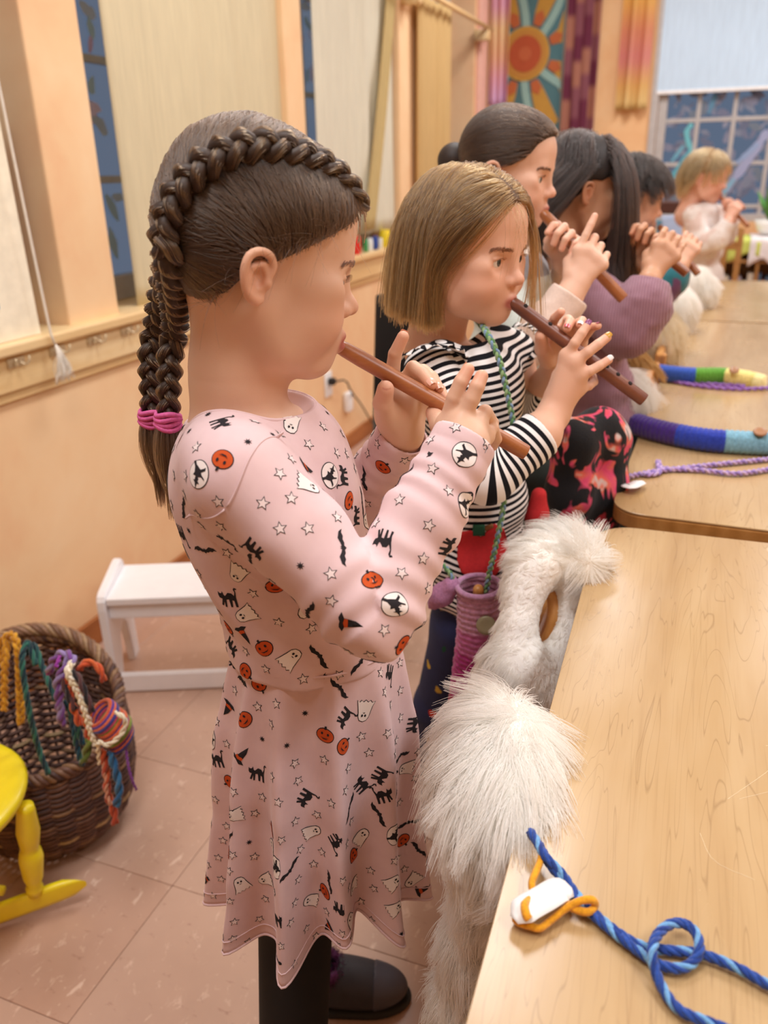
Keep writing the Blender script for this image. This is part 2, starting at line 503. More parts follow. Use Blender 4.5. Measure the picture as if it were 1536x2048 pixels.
def m_wood(name, c0, c1, c2, rough=0.35, scale=1.0, axis=1, bump=0.05, coat=0.0, ring=9.0):
    """Long-grained wood: stretched noise rings plus fine pores, grain along an object axis."""
    t = NT(name); sc = [ring * scale] * 3; sc[axis] = 0.9 * scale
    v = t.obj(tuple(sc)); n1 = t.noise(1.0, 5, 0.55, v, 1.2)
    w = t.n('TexWave'); w.wave_type = 'BANDS'; w.bands_direction = 'X' if axis != 0 else 'Y'
    w.inputs['Scale'].default_value = 0.7; w.inputs['Distortion'].default_value = 6; w.inputs['Detail'].default_value = 3
    w.inputs['Detail Scale'].default_value = 0.8; t.l(v, w.inputs['Vector'])
    sc2 = [140.0 * scale] * 3; sc2[axis] = 4.0 * scale
    v2 = t.obj(tuple(sc2)); n2 = t.noise(1.0, 3, 0.6, v2)
    f = t.math('ADD', t.math('MULTIPLY', n1, 0.62), t.math('ADD', t.math('MULTIPLY', w.outputs['Fac'], 0.16), t.math('MULTIPLY', n2, 0.22)))
    t.color(t.ramp(f, [(0.30, srgb(c0)), (0.5, srgb(c1)), (0.72, srgb(c2))]))
    r = t.ramp(t.noise(6, 4, 0.6, t.obj()), [(0.3, (rough * 0.85,) * 3), (0.7, (rough * 1.2,) * 3)])
    t.l(r, t.b.inputs['Roughness'])
    t.b.inputs['Coat Weight'].default_value = coat; t.b.inputs['Coat Roughness'].default_value = 0.2
    if bump: t.bump(n2, bump, 0.0005)
    return t.m
M_SILL = m_wood('pale_sill_wood', '#D9B27A', '#E6C691', '#F0D8AC', 0.4, 1.2, 1)
M_BASE = m_wood('brown_baseboard_wood', '#8A4E22', '#9C5C2B', '#B06E38', 0.5, 1.5, 1)
M_PALE = plain('grey_window_paint', '#B4B0AE', 0.5)

def struct(o, kind='structure'): o['kind'] = kind; return o
# floor slab with square vinyl tiles laid on it
g = Geo().box((WX - 0.3, BY, -0.06), (RX + 0.1, FY + 0.1, -0.003), 0)
floor = struct(g.build('floor', plain('tile_joint_grey', '#6E5147', 0.9), None, False))
t = NT('terracotta_vinyl_tile')
oi = t.n('ObjectInfo'); v = t.obj((1, 1, 1))
base = t.mixc(oi.outputs['Random'], srgb('#C09C88'), srgb('#C8A794'))
n1 = t.noise(4.0, 4, 0.6, v); n2 = t.noise(46, 4, 0.65, t.obj((1.0, 0.55, 1)), 0.6); n3 = t.noise(60, 4, 0.65, t.obj((0.5, 1.0, 1)), 0.6)
c = t.mixc(1.0, base, t.ramp(n1, [(0.3, (0.90, 0.88, 0.87)), (0.7, (1.06, 1.05, 1.04))]), 'MULTIPLY')
c = t.mixc(t.ramp(n2, [(0.60, (0, 0, 0)), (0.70, (0.75,) * 3)]), c, srgb('#E3C6B2'))
c = t.mixc(t.ramp(n3, [(0.62, (0, 0, 0)), (0.72, (0.6,) * 3)]), c, srgb('#9C7564'))
t.color(c); t.set(Roughness=0.30); t.b.inputs['Specular IOR Level'].default_value = 0.5
t.bump(n2, 0.04, 0.0006)
M_TILE = t.m
TS = 0.3048; TX0 = -0.848 - TS * 3 + 0.003; TY0 = 0.675 - TS * 2
V0, F0 = box_geo((0.0004, 0.0004, -0.006), (TS - 0.0004, TS - 0.0004, 0.0), 0.0009, 1)
tile_me = None
for i in range(12):
    for j in range(21):
        x = TX0 + i * TS; y = TY0 + j * TS
        if y + TS > FY: continue
        if tile_me is None:
            to = mesh_obj('tile', V0, F0, M_TILE, None, False); tile_me = to.data
        else:
            to = bpy.data.objects.new('tile', tile_me); COL.objects.link(to)
        to.location = (x, y, 0); to.rotation_euler = (0, 0, 0)
        to.parent = floor
# ceiling and plain walls
struct(Geo().box((WX - 0.3, BY, CZ), (RX + 0.1, FY + 0.2, CZ + 0.1), 0).build('ceiling', M_CEIL, None, False))
struct(Geo().box((RX, BY, 0), (RX + 0.1, FY + 0.2, CZ), 0).build('wall_right', M_WALL2, None, False))
struct(Geo().box((WX - 0.3, BY - 0.1, 0), (RX + 0.1, BY, CZ), 0).build('wall_back', M_WALL2, None, False))
# window wall: parapet, piers and lintel, openings between the piers
SZ = 0.930
openings = [(-1.2, 0.1), (0.42, 1.79), (2.0, 3.165), (3.32, 4.445), (4.735, 5.92)]
g = Geo()
g.box((WX - 0.25, BY, 0), (WX, FY + 0.1, SZ - 0.03), 0)
g.box((WX - 0.25, BY, 2.55), (WX, FY + 0.1, CZ), 0)
ys = [BY] + [v for o in openings for v in o] + [FY + 0.1]
for a, b in zip(ys[0::2], ys[1::2]): g.box((WX - 0.25, a, SZ - 0.03), (WX, b, 2.55), 0.006)
struct(g.build('wall_left', M_WALL, None, False))
# continuous sill with a hook rail beneath it
g = Geo().box((WX - 0.25, BY, SZ - 0.028), (WX + 0.045, FY - 0.02, SZ), 0.006)
sill = struct(g.build('trim_1', M_SILL, None, False)); tag(sill, 'pale wooden window sill running along the peach wall')
g = Geo().box((WX, BY, SZ - 0.120), (WX + 0.022, FY - 0.02, SZ - 0.028), 0.006)
g.box((WX, BY, SZ - 0.145), (WX + 0.012, FY - 0.02, SZ - 0.120), 0.004)
rail = struct(g.build('trim_2', M_SILL, None, False)); tag(rail, 'pale wooden hook rail fixed under the window sill')
M_BRASS = plain('pale_wire', '#D9C7A4', 0.3, metal=0.3)
hk = None
for k in range(10):
    y = 1.553 + (k - 1) * 0.1465
    if hk is None:
        g = Geo().box((WX + 0.022, -0.028, 0.870), (WX + 0.026, 0.028, 0.892), 0.002)
        for s in (-1, 1):
            g.tube(smooth_path([(WX + 0.025, s * 0.006, 0.884), (WX + 0.040, s * 0.014, 0.874), (WX + 0.048, s * 0.020, 0.884), (WX + 0.046, s * 0.023, 0.894)], 10), 0.0028, 6)
        hk = g.build('coat_hook', M_BRASS, None); o = hk
    else:
        o = hk.copy(); COL.objects.link(o)
    o.location = (0, y, 0); o.parent = rail
bb = struct(Geo().box((WX, BY, 0), (WX + 0.014, FY, 0.085), 0.004).build('baseboard_left', M_BASE, None, False))
# far wall with one wide opening
FW = (-0.455, 1.55, 0.92, 2.62)
g = Geo()
g.box((WX - 0.25, FY, 0), (FW[0], FY + 0.2, CZ), 0); g.box((FW[1], FY, 0), (RX + 0.1, FY + 0.2, CZ), 0)
g.box((FW[0], FY, 0), (FW[1], FY + 0.2, FW[2]), 0); g.box((FW[0], FY, FW[3]), (FW[1], FY + 0.2, CZ), 0)
struct(g.build('wall_far', M_WALL2, None, False))
struct(Geo().box((WX, FY - 0.014, 0), (RX, FY, 0.085), 0.004).build('baseboard_far', M_BASE, None, False))

# panes
t = NT('window_glass')
gl = t.n('BsdfGlossy'); gl.inputs['Roughness'].default_value = 0.03
tr = t.n('BsdfTransparent'); tr.inputs[0].default_value = (0.93, 0.96, 1.0, 1)
fr = t.n('LayerWeight'); fr.inputs[0].default_value = 0.15
mx = t.n('MixShader'); t.l(t.math('MULTIPLY', fr.outputs['Facing'], 0.5), mx.inputs[0]); t.l(tr.outputs[0], mx.inputs[1]); t.l(gl.outputs[0], mx.inputs[2]); t.l(mx.outputs[0], t.out.inputs[0])
M_GLASS = t.m
def dabs(P0, U, W, n, size, cols, seed):
    """Loose brush dabs of window paint on a pane: small flat strokes in the plane U, W."""
    r = np.random.default_rng(seed); g = Geo(); U = np.array(U, float); W = np.array(W, float); P0 = np.array(P0, float)
    for k in range(n):
        c = P0 + U * r.random() + W * r.random(); s = size * (0.4 + r.random()); a = r.random() * PI
        u = nrm(U); w = nrm(W); m = 9
        ang = np.linspace(0, 2 * PI, m, endpoint=False); rr = s * (0.6 + 0.5 * r.random(m))
        x = rr * np.cos(ang) * 0.45; y = rr * np.sin(ang)
        x, y = x * math.cos(a) - y * math.sin(a), x * math.sin(a) + y * math.cos(a)
        dz = np.cross(u, w); dz = dz * (1 if dz.dot(CO - P0) > 0 else -1)
        g.add(c + x[:, None] * u + y[:, None] * w + dz * k * 0.00003, [tuple(range(m))], srgb(cols[r.integers(len(cols))]))
    return g
M_PAINT = vcol_mat('window_paint', 0.8)
def window_left(n, y0, y1, bars, seed):
    x = WX - 0.19
    root = struct(Geo().box((x - 0.02, y0, SZ), (x + 0.02, y0 + 0.03, 2.55), 0.004).box((x - 0.02, y1 - 0.03, SZ), (x + 0.02, y1, 2.55), 0.004)
                  .box((x - 0.02, y0, SZ), (x + 0.02, y1, SZ + 0.075), 0.004).box((x - 0.02, y0, 2.50), (x + 0.02, y1, 2.55), 0.004).build('window_%d' % n, M_PALE, None, False))
    for z in bars: Geo().box((x - 0.01, y0 + 0.03, z - 0.011), (x + 0.012, y1 - 0.03, z + 0.011), 0.003).build('muntin', M_PALE, root, False)
    ym = (y0 + y1) / 2
    for yy in (y0 + (y1 - y0) / 3, y0 + (y1 - y0) * 2 / 3): Geo().box((x - 0.012, yy - 0.012, SZ + 0.07), (x + 0.01, yy + 0.012, 2.5), 0.003).build('muntin', M_PALE, root, False)
    Geo().box((x - 0.003, y0 + 0.02, SZ + 0.06), (x + 0.001, y1 - 0.02, 2.52), 0).build('pane', M_GLASS, root, False)
    dabs((x + 0.0025, y0 + 0.03, SZ + 0.1), (0, y1 - y0 - 0.06, 0), (0, 0, 1.5), 150, 0.045, ('#A9C4D6', '#B8C4DC', '#D2C4E4', '#9FBAD0', '#C8B0D8', '#9CCCCC', '#AEBCD0', '#B4CCE0'), seed).build('window_painting', M_PAINT, root, False)
    return root
for i, (o, bars) in enumerate(zip(openings[1:], [(1.25, 1.6, 2.0), (1.29, 1.62, 2.0), (1.29, 1.62, 2.0), (1.29, 1.68, 2.05)])):
    window_left(i + 1, o[0], o[1], bars, 10 + i)
# far window
y = FY + 0.05
g = Geo()
for x0, x1, z0, z1 in ((FW[0], FW[0] + 0.06, FW[2], FW[3]), (FW[1] - 0.06, FW[1], FW[2], FW[3]), (FW[0], FW[1], FW[2], FW[2] + 0.05), (FW[0], FW[1], FW[3] - 0.05, FW[3])):
    g.box((x0, y - 0.03, z0), (x1, y + 0.03, z1), 0.004)
g.box((FW[0] - 0.05, FY - 0.02, FW[2] - 0.03), (FW[0], FY, FW[3] + 0.04), 0.004)
w5 = struct(g.build('window_5', M_PALE, None, False))
for x in (-0.188, 0.045, 0.29, 0.53, 0.78, 1.02, 1.27): Geo().box((x - 0.014, y - 0.015, FW[2]), (x + 0.014, y + 0.015, FW[3]), 0.003).build('muntin', M_PALE, w5, False)
for z in (1.02, 1.30, 1.58, 1.86, 2.2): Geo().box((FW[0], y - 0.013, z - 0.013), (FW[1], y + 0.013, z + 0.013), 0.003).build('muntin', M_PALE, w5, False)
Geo().box((FW[0] + 0.03, y - 0.003, FW[2]), (FW[1] - 0.03, y + 0.001, FW[3]), 0).build('pane', M_GLASS, w5, False)
g = dabs((FW[0] + 0.08, y - 0.0040, 0.95), (1.2, 0, 0), (0, 0, 0.8), 260, 0.050, ('#6E748C', '#7E8298', '#888CA0', '#6C7888', '#646C84', '#7A8296'), 31)
def stroke(g, pts, r, c, seed=0):
    P = smooth_path(pts, 14); g2 = []
    for p in P: g2.append(p)
    P = np.array(g2); d = np.array((0, 0, 1.0)); T, N, B = frames(P)
    w = r * (0.7 + 0.5 * np.random.default_rng(seed).random(len(P)))
    S = np.cross(T, (0, 1, 0)); V = np.concatenate([P + S * w[:, None], P - S * w[:, None]]); n = len(P)
    g.add(V, [(i, i + 1, n + i + 1, n + i) for i in range(n - 1)], srgb(c))
q = y - 0.0135
for kq, (pts, r, c) in enumerate((([(-0.36, q, 1.12), (-0.27, q, 1.28), (-0.19, q, 1.42)], 0.022, '#5FA9BA'), ([(-0.20, q, 1.36), (-0.25, q, 1.5), (-0.22, q, 1.56)], 0.016, '#6FB9C4'),
                  ([(-0.33, q, 1.32), (-0.26, q, 1.42)], 0.012, '#6FA9C0'), ([(-0.12, q, 1.62), (-0.09, q, 1.74)], 0.016, '#5E88A4'),
                  ([(0.05, q, 1.12), (0.16, q, 1.3), (0.27, q, 1.5)], 0.028, '#9CA3C4'), ([(0.10, q, 1.30), (0.22, q, 1.42)], 0.016, '#8FA4C8'), ([(0.02, q, 1.08), (0.10, q, 1.2)], 0.012, '#7FB0C8'))):
    stroke(g, [(a_, b_ - 0.0008 * kq, c_) for a_, b_, c_ in pts], r, c)
g.build('window_painting', M_PAINT, w5, False)

def m_cloth(name, col=None, rough=0.9, trans=0.25, weave=900):
    t = NT(name); c = t.attr('Col') if col is None else None
    if col is not None:
        cc = srgb(col); n = t.noise(14, 3, 0.6, t.obj((6, 6, 0.4)))
        c = t.ramp(n, [(0.3, tuple(x * 0.93 for x in cc)), (0.7, tuple(min(1, x * 1.05) for x in cc))])
    t.color(c); t.set(Roughness=rough); t.b.inputs['Specular IOR Level'].default_value = 0.2
    tr = t.n('BsdfTranslucent'); t.l(c, tr.inputs[0]); mx = t.n('MixShader'); mx.inputs[0].default_value = trans
    t.l(t.b.outputs[0], mx.inputs[1]); t.l(tr.outputs[0], mx.inputs[2]); t.l(mx.outputs[0], t.out.inputs[0])
    return t.m
# ------------------------------------------------------------------ hangings
def sheet(name, A, Bv, z0, z1, folds, depth, mat, label, cat, group=None, seed=0, ny=70, nz=24, colf=None, flare=0.0, nrm_=(1, 0, 0), parent=None, edge=None, slide=None):
    """Hanging cloth from plan point A to B with standing folds; real thickness by a second skin."""
    A = np.array(A, float); Bv = np.array(Bv, float); q = np.random.default_rng(seed); N = np.array(nrm_, float)
    ph = q.random(4) * 6
    V = []; C = []
    u = np.linspace(0, 1, ny); w = np.linspace(0, 1, nz)
    for b in w:
        f = depth * (np.sin(u * folds * 2 * PI + ph[0] + 0.5 * np.sin(b * 3 + ph[1])) * 0.6 + np.sin(u * folds * 4.7 + ph[2] + b) * 0.4) * (0.65 + 0.5 * b)
        e = 0 if edge is None else edge(b)
        uu = 0.5 + (u - 0.5) * (1 + flare * b)
        x = A[None] + (Bv - A)[None] * uu[:, None]
        x = x + (Bv - A)[None] * (np.asarray(e) * u[:, None] if edge is not None else 0)
        z = z1 + (z0 - z1) * b
        if slide is not None: x = x + np.array((0, slide(b)))
        V.append(np.c_[x + N[None, :2] * f[:, None], np.full(ny, z)])
        C.append(np.array([colf(a, b) if colf else (1, 1, 1) for a in u]))
    V = np.concatenate(V); C = np.concatenate(C)
    F = [(j * ny + i, j * ny + i + 1, (j + 1) * ny + i + 1, (j + 1) * ny + i) for j in range(nz - 1) for i in range(ny - 1)]
    o = mesh_obj(name, V, F, mat, parent, True, C)
    md = o.modifiers.new('thick', 'SOLIDIFY'); md.thickness = 0.002
    if label: tag(o, label, cat, group)
    return o
M_SHEER = m_cloth('cream_sheer_cloth', '#E9DDBB', trans=0.3)
M_SHEER2 = m_cloth('pale_cream_cloth', '#EFEBD8', trans=0.3)
M_TAN = m_cloth('tan_cloth', '#D5B47C', trans=0.2)
M_SILK = m_cloth('dyed_silk', None, 0.6, 0.25)
cx = WX - 0.03
sheet('curtain', (cx, 2.13), (cx, 3.17), 0.925, 2.5, 5, 0.012, M_SHEER, 'wide cream curtain hanging in the window behind the braided girl', 'curtain', seed=3)
c2 = sheet('curtain', (cx, 3.50), (cx, 4.43), 1.01, 2.5, 6, 0.014, M_SHEER2, 'pale cream curtain above the coloured blocks on the sill', 'curtain', seed=5)
sheet('drape', (cx + 0.035, 4.46), (cx + 0.035, 4.36), 1.03, 2.45, 2, 0.008, m_cloth('gold_voile', '#D9C48D', trans=0.35), None, None, seed=6, ny=30, parent=c2, edge=lambda b: 0.5 * b, slide=lambda b: -0.42 * b ** 1.3)
sheet('curtain', (WX + 0.03, 4.62), (WX + 0.04, 5.22), 0.96, 2.14, 6, 0.018, M_TAN, 'tan curtain gathered on the pier by the far plant', 'curtain', seed=8)
o = Geo().tube([(WX + 0.09, 4.30, 2.13), (WX + 0.09, 5.98, 2.13)], 0.014, 10).build('curtain_rod', M_SILL, None)
for yy in (4.50, 5.9): Geo().box((WX + 0.001, yy - 0.03, 2.06), (WX + 0.10, yy + 0.03, 2.125), 0.008).build('bracket', M_SILL, o)
tag(o, 'slim wooden curtain rod above the tan curtain', 'rod')
# corner pier strip, its pinkish light painted into the colour, and dyed silks
struct(Geo().box((WX, 5.95, SZ), (WX + 0.03, 6.12, 2.55), 0.006).build('trim_3', plain('pink_lit_plaster', '#E7B6A6', 0.8), None, False))
def grad_cols(stops):
    P = [s[0] for s in stops]; Cc = np.array([srgb(s[1]) for s in stops])
    return lambda a, b: tuple(np.interp(b, P, Cc[:, i]) for i in range(3))
sheet('silk_hanging', (-1.56, 6.17), (-1.42, 6.17), 1.70, 2.75, 2.5, 0.03, M_SILK, 'pink, lilac and yellow silk hanging left of the sun banner', 'silk', 'dyed silks on the far wall', 2,
      40, 24, grad_cols([(0, '#E3A8C4'), (0.45, '#E8B4C8'), (0.55, '#F1D6A4'), (0.72, '#EEC09A'), (0.84, '#EAB4C4'), (1, '#DFBCE6')]), nrm_=(0, 1, 0))
sheet('silk_hanging', (-0.74, FY - 0.06), (-0.53, FY - 0.06), 1.66, 2.75, 2.5, 0.03, M_SILK, 'yellow and red silk hanging beside the far window', 'silk', 'dyed silks on the far wall', 4,
      40, 24, grad_cols([(0, '#D98F4A'), (0.4, '#EDBE6A'), (0.55, '#E39C78'), (0.72, '#E29690'), (0.86, '#EBC07A'), (1, '#F0D898')]), nrm_=(0, 1, 0))
def maroon(a, b):
    k = math.floor(b * 9 + (0.5 if int(a * 4) % 2 else 0)); r = (k * 7919 + int(a * 4) * 104729) % 97 / 97
    return srgb('#6A3145') if r < 0.5 else srgb('#84505A') if r < 0.78 else srgb('#A5705F')
sheet('curtain', (-1.11, FY - 0.05), (-0.88, FY - 0.05), 1.2, 2.75, 3, 0.02, m_cloth('maroon_patchwork', None, trans=0.1), 'maroon patchwork curtain hanging right of the sun banner', 'curtain', None, 9, 60, 40, maroon, nrm_=(0, 1, 0))
# felt banner with a sun
ban = empty('sun_banner', (-1.355, FY - 0.03, 2.05), 'teal felt banner with a red and yellow sun hanging on the far wall', 'banner')
M_FELT = vcol_mat('felt', 0.95, 0.3, 300, sheen=0.3, var=0.12)
by = FY - 0.03
Geo().box((-1.565, by, 1.38), (-1.13, by + 0.006, 2.75), 0.002, c=srgb('#4F767E')).build('backing', M_FELT, ban)
Geo().tube([(-1.118, by + 0.005, 1.36), (-1.118, by + 0.005, 2.76)], 0.012, 8, c=srgb('#A7A49C')).build('edge_rod', M_FELT, ban)
def felt(name, pts, c, dy):
    n = len(pts); V = [(-1.395 + x, by - dy, 2.045 + z) for x, z in pts] + [(-1.395 + x, by - dy + 0.003, 2.045 + z) for x, z in pts]
    F = [tuple(range(n)), tuple(range(2 * n - 1, n - 1, -1))] + [(i, n + i, n + (i + 1) % n, (i + 1) % n) for i in range(n)]
    return mesh_obj(name, V, F, M_FELT, ban, False, np.tile(srgb(c), (2 * n, 1)))
def disc(r, e=1.0, n=36): return [(r * math.cos(2 * PI * k / n), r * e * math.sin(2 * PI * k / n)) for k in range(n)]
for k in range(8):
    a = 2 * PI * k / 8 + 0.39; ca, sa = math.cos(a), math.sin(a)
    P = [(0.19, -0.028), (0.26, -0.045), (0.50, -0.075), (0.54, 0), (0.50, 0.075), (0.26, 0.045), (0.19, 0.028)]
    P = [(max(-0.165, min(0.26, x * ca - y * sa)), x * sa + y * ca) for x, y in P]
    felt('ray', P, '#B98E40', 0.004)
    P = [(0.185, -0.026), (0.245, -0.036), (0.285, 0), (0.245, 0.036), (0.185, 0.026)]
    felt('ray_tip', [(max(-0.165, min(0.26, x * ca - y * sa)), x * sa + y * ca) for x, y in P], '#B4633C', 0.008)
for a0 in (-0.75, -1.57, 2.4, 0.8, 1.57, 3.9):
    P = []
    for s in (-1, 1):
        for q in (np.linspace(0.17, 0.50, 6) if s < 0 else np.linspace(0.50, 0.17, 6)):
            a = a0 + (q - 0.17) * 0.6 + s * 0.008 / q * 3.2
            P.append((max(-0.165, min(0.26, q * math.cos(a))), q * math.sin(a)))
    felt('blue_ray', P, '#8FB3AE', 0.005)
felt('halo', disc(0.172), '#BE9242', 0.010); felt('sun_ring', disc(0.150), '#B98540', 0.014)
felt('sun_disc', disc(0.115), '#AE5334', 0.018); felt('sun_core', disc(0.045), '#B8623F', 0.021)

# roller blind on the far window
bl = empty('roller_blind', (0.4, FY - 0.03, 2.65), 'pale blue white roller blind half down on the far window', 'blind')
Geo().box((FW[0] - 0.02, FY - 0.022, 1.765), (FW[1] + 0.02, FY - 0.019, 2.66), 0).build('fabric', m_cloth('pale_blue_blind', '#CDE5FA', trans=0.08), bl, False)
Geo().box((FW[0] - 0.02, FY - 0.027, 1.745), (FW[1] + 0.02, FY - 0.014, 1.768), 0.004).build('bottom_bar', plain('white_plastic', '#EDEDED', 0.4), bl, False)
Geo().tube([(FW[0] - 0.02, FY - 0.035, 2.67), (FW[1] + 0.02, FY - 0.035, 2.67)], 0.03, 14).build('roller', plain('white_plastic', '#EDEDED', 0.4), bl)

# things on the sill
g = Geo(); yb = 1.10
brd = empty('propped_board', (WX + 0.0, 1.4, SZ), 'cream board with a blue picture propped on the sill by the pier', 'board')
def prism(A, Bp, z0, z1, th, lean):
    V = []
    for (x, yv) in (A, Bp):
        for z in (z0, z1):
            for t_ in (0, th): V.append((x - lean * (z - z0) + t_, yv, z))
    F = [(0, 1, 3, 2), (4, 6, 7, 5), (0, 4, 5, 1), (2, 3, 7, 6), (0, 2, 6, 4), (1, 5, 7, 3)]
    return np.array(V), F
V, F = prism((WX + 0.0, 0.95), (WX + 0.0, 1.665), SZ + 0.001, 1.52, 0.012, 0.02); Geo().add(V, F).build('mount', plain('cream_card', '#F2E8D0', 0.8), brd, False)
V, F = prism((WX + 0.0125, 1.08), (WX + 0.0125, 1.545), 1.01, 1.05, 0.002, 0.02); Geo().add(V, F).build('picture', plain('blue_picture', '#6E9FC4', 0.7, 0.25, 25), brd, False)
# blind cord with a frayed tassel hanging over the sill
g = Geo(); g.tube(smooth_path([(WX + 0.05, 1.622, 1.75), (WX + 0.05, 1.64, 1.30), (WX + 0.052, 1.655, 0.95), (WX + 0.056, 1.660, 0.905)], 30), 0.0032, 6)
cordo = g.build('blind_pull', plain('white_cotton', '#EDE6DA', 0.9), None); tag(cordo, 'white blind cord with a frayed tassel hanging over the sill', 'cord')
q = np.random.default_rng(4); P = []
for k in range(60):
    a = q.random() * 2 * PI; s = q.random() ** 0.5 * 0.026
    P.append(smooth_path([(WX + 0.056, 1.660, 0.908), (WX + 0.058 + 0.010 * q.random(), 1.660 + 0.4 * s * math.cos(a), 0.885), (WX + 0.058 + 0.02 * q.random(), 1.660 + s * math.cos(a), 0.855 - 0.03 * q.random()), (WX + 0.056 + 0.016 * q.random(), 1.660 + 1.3 * s * math.cos(a) + 0.01 * q.normal(), 0.835 - 0.03 * q.random())], 10))
g = Geo()
for p in P: g.tube(p, 0.0009, 4)
g.build('tassel', plain('white_cotton', '#EDE6DA', 0.9), cordo)
# coloured blocks on the sill under the pale curtain
for (py_, w, h, c, nm) in ((3.80, 0.05, 0.085, '#D8342B', 'red'), (3.93, 0.022, 0.06, '#3E9A5A', 'green'), (3.985, 0.03, 0.06, '#EEF2F2', 'white'), (4.055, 0.034, 0.065, '#2C4C9C', 'blue'), (4.13, 0.022, 0.05, '#F1F3EE', 'plain white'), (4.20, 0.06, 0.085, '#F0D92E', 'yellow')):
    g = Geo().lathe([(w * 0.42, 0), (w * 0.5, h * 0.1), (w * 0.5, h * 0.8), (w * 0.44, h * 0.92), (w * 0.40, h * 0.92), (w * 0.40, h)], np.array([[1, 0, 0, WX - 0.0], [0, 1, 0, py_], [0, 0, 1, SZ + 0.0005], [0, 0, 0, 1]]), 16)
    o = g.build('paint_pot', plain('pot_' + nm.replace(' ', '_'), c, 0.4), None, True, 0.6)
    tag(o, nm + ' little pot standing on the sill under the pale curtain', 'pot', 'paint pots on the sill')
# plant on the sill
pl = empty('potted_plant', (WX - 0.0, 5.55, SZ), 'teal leaved plant in a green pot on the sill near the far corner', 'plant')
g = Geo().lathe([(0.05, 0), (0.07, 0.02), (0.085, 0.11), (0.09, 0.12), (0.075, 0.12), (0.07, 0.10), (0, 0.10)], np.array([[1, 0, 0, WX], [0, 1, 0, 5.55], [0, 0, 1, SZ + 0.0005], [0, 0, 0, 1]]))
g.build('pot', plain('teal_glaze', '#4F8F8C', 0.3), pl)
q = np.random.default_rng(6)
for k in range(22):
    a = q.random() * 2 * PI; L = 0.12 + 0.16 * q.random(); t_ = 0.5 + 0.7 * q.random(); hx = math.cos(a) * L * 0.55; hy = math.sin(a) * L
    P = smooth_path([(WX, 5.55, SZ + 0.10), (WX + hx * 0.5, 5.55 + hy * 0.5, SZ + 0.15 + L * t_), (WX + hx, 5.55 + hy, SZ + 0.12 + L * t_ * 1.2)], 8)
    w = np.array([0.004, 0.008, 0.018, 0.03, 0.035, 0.028, 0.014, 0.002]); T, N, B = frames(P); S = np.cross(T, (0, 0, 1)); S /= np.linalg.norm(S, axis=1)[:, None] + 1e-9
    V = np.concatenate([P + S * w[:, None], P + (0, 0, 0.004), P - S * w[:, None]]); n = 8
    F = [(i, i + 1, n + i + 1, n + i) for i in range(7)] + [(n + i, n + i + 1, 2 * n + i + 1, 2 * n + i) for i in range(7)]
    Geo().add(V, F).build('leaf', plain('teal_leaf' if k % 3 else 'dark_leaf', '#5FA79B' if k % 3 else '#2F6E47', 0.5), pl)
# electric outlet with cord and a night light
ol = empty('wall_outlet', (WX, 2.95, 0.45), 'white wall outlet with a black cord plugged in above the baseboard', 'outlet')
p = onx(655, 768, WX); Geo().box((WX + 0.0005, p[1] - 0.038, p[2] - 0.058), (WX + 0.008, p[1] + 0.038, p[2] + 0.058), 0.003).build('cover_plate', plain('white_plastic', '#EDEDED', 0.4), ol)
Geo().box((WX + 0.008, p[1] - 0.016, p[2] - 0.002), (WX + 0.04, p[1] + 0.016, p[2] + 0.03), 0.006).build('plug', plain('black_rubber', '#1B1A1A', 0.6), ol)
p2 = onx(690, 803, WX); e = onx(760, 860, WX)
Geo().tube(smooth_path([(WX + 0.04, p[1], p[2] + 0.014), (WX + 0.07, p[1] + 0.05, p[2] + 0.01), (WX + 0.05, p[1] + 0.15, p[2] - 0.06), (WX + 0.03, p2[1] + 0.1, p2[2] - 0.02), (WX + 0.03, e[1], e[2]), (WX + 0.04, e[1] + 0.5, 0.12), (WX + 0.06, e[1] + 0.9, 0.02)], 40), 0.004, 6).build('cord', plain('black_rubber', '#1B1A1A', 0.6), ol)
Geo().box((WX + 0.0005, p2[1] - 0.03, p2[2] - 0.05), (WX + 0.035, p2[1] + 0.03, p2[2] + 0.05), 0.012).build('night_light', plain('white_plastic', '#EDEDED', 0.4), ol)
# ================================================================== tables
TZ = 0.78
t = NT('maple_table_top')
v = t.obj((7, 0.75, 7)); n1 = t.noise(1.0, 5, 0.55, v, 1.6)
v2 = t.obj((260, 5.0, 260)); n2 = t.noise(1.0, 3, 0.6, v2)
v3 = t.obj((16, 1.1, 16)); n3 = t.noise(1.0, 2, 0.5, v3, 2.6)
ln = t.math('ABSOLUTE', t.math('SUBTRACT', t.math('FRACT', t.math('MULTIPLY', n3, 9.0)), 0.5))
c = t.ramp(n1, [(0.30, srgb('#AB895D')), (0.5, srgb('#B8986C')), (0.70, srgb('#C1A47A'))])
c = t.mixc(t.ramp(ln, [(0.0, (0.40,) * 3), (0.05, (0.0,) * 3)]), c, srgb('#80603E'))
c = t.mixc(t.ramp(n2, [(0.56, (0, 0, 0)), (0.75, (0.35,) * 3)]), c, srgb('#95744C'))
t.color(c); t.set(Roughness=0.30); t.b.inputs['Specular IOR Level'].default_value = 0.5
r = t.ramp(t.noise(9, 4, 0.65, t.obj((1, 0.4, 1))), [(0.3, (0.17,) * 3), (0.7, (0.30,) * 3)]); t.l(r, t.b.inputs['Roughness'])
t.bump(n2, 0.05, 0.0004)
M_MAPLE = t.m
M_EDGE = m_wood('maple_edge', '#9C6A32', '#AF7B40', '#C08D50', 0.4, 1.5, 1)
M_STEEL = plain('grey_steel', '#8C8F92', 0.35, metal=0.8)
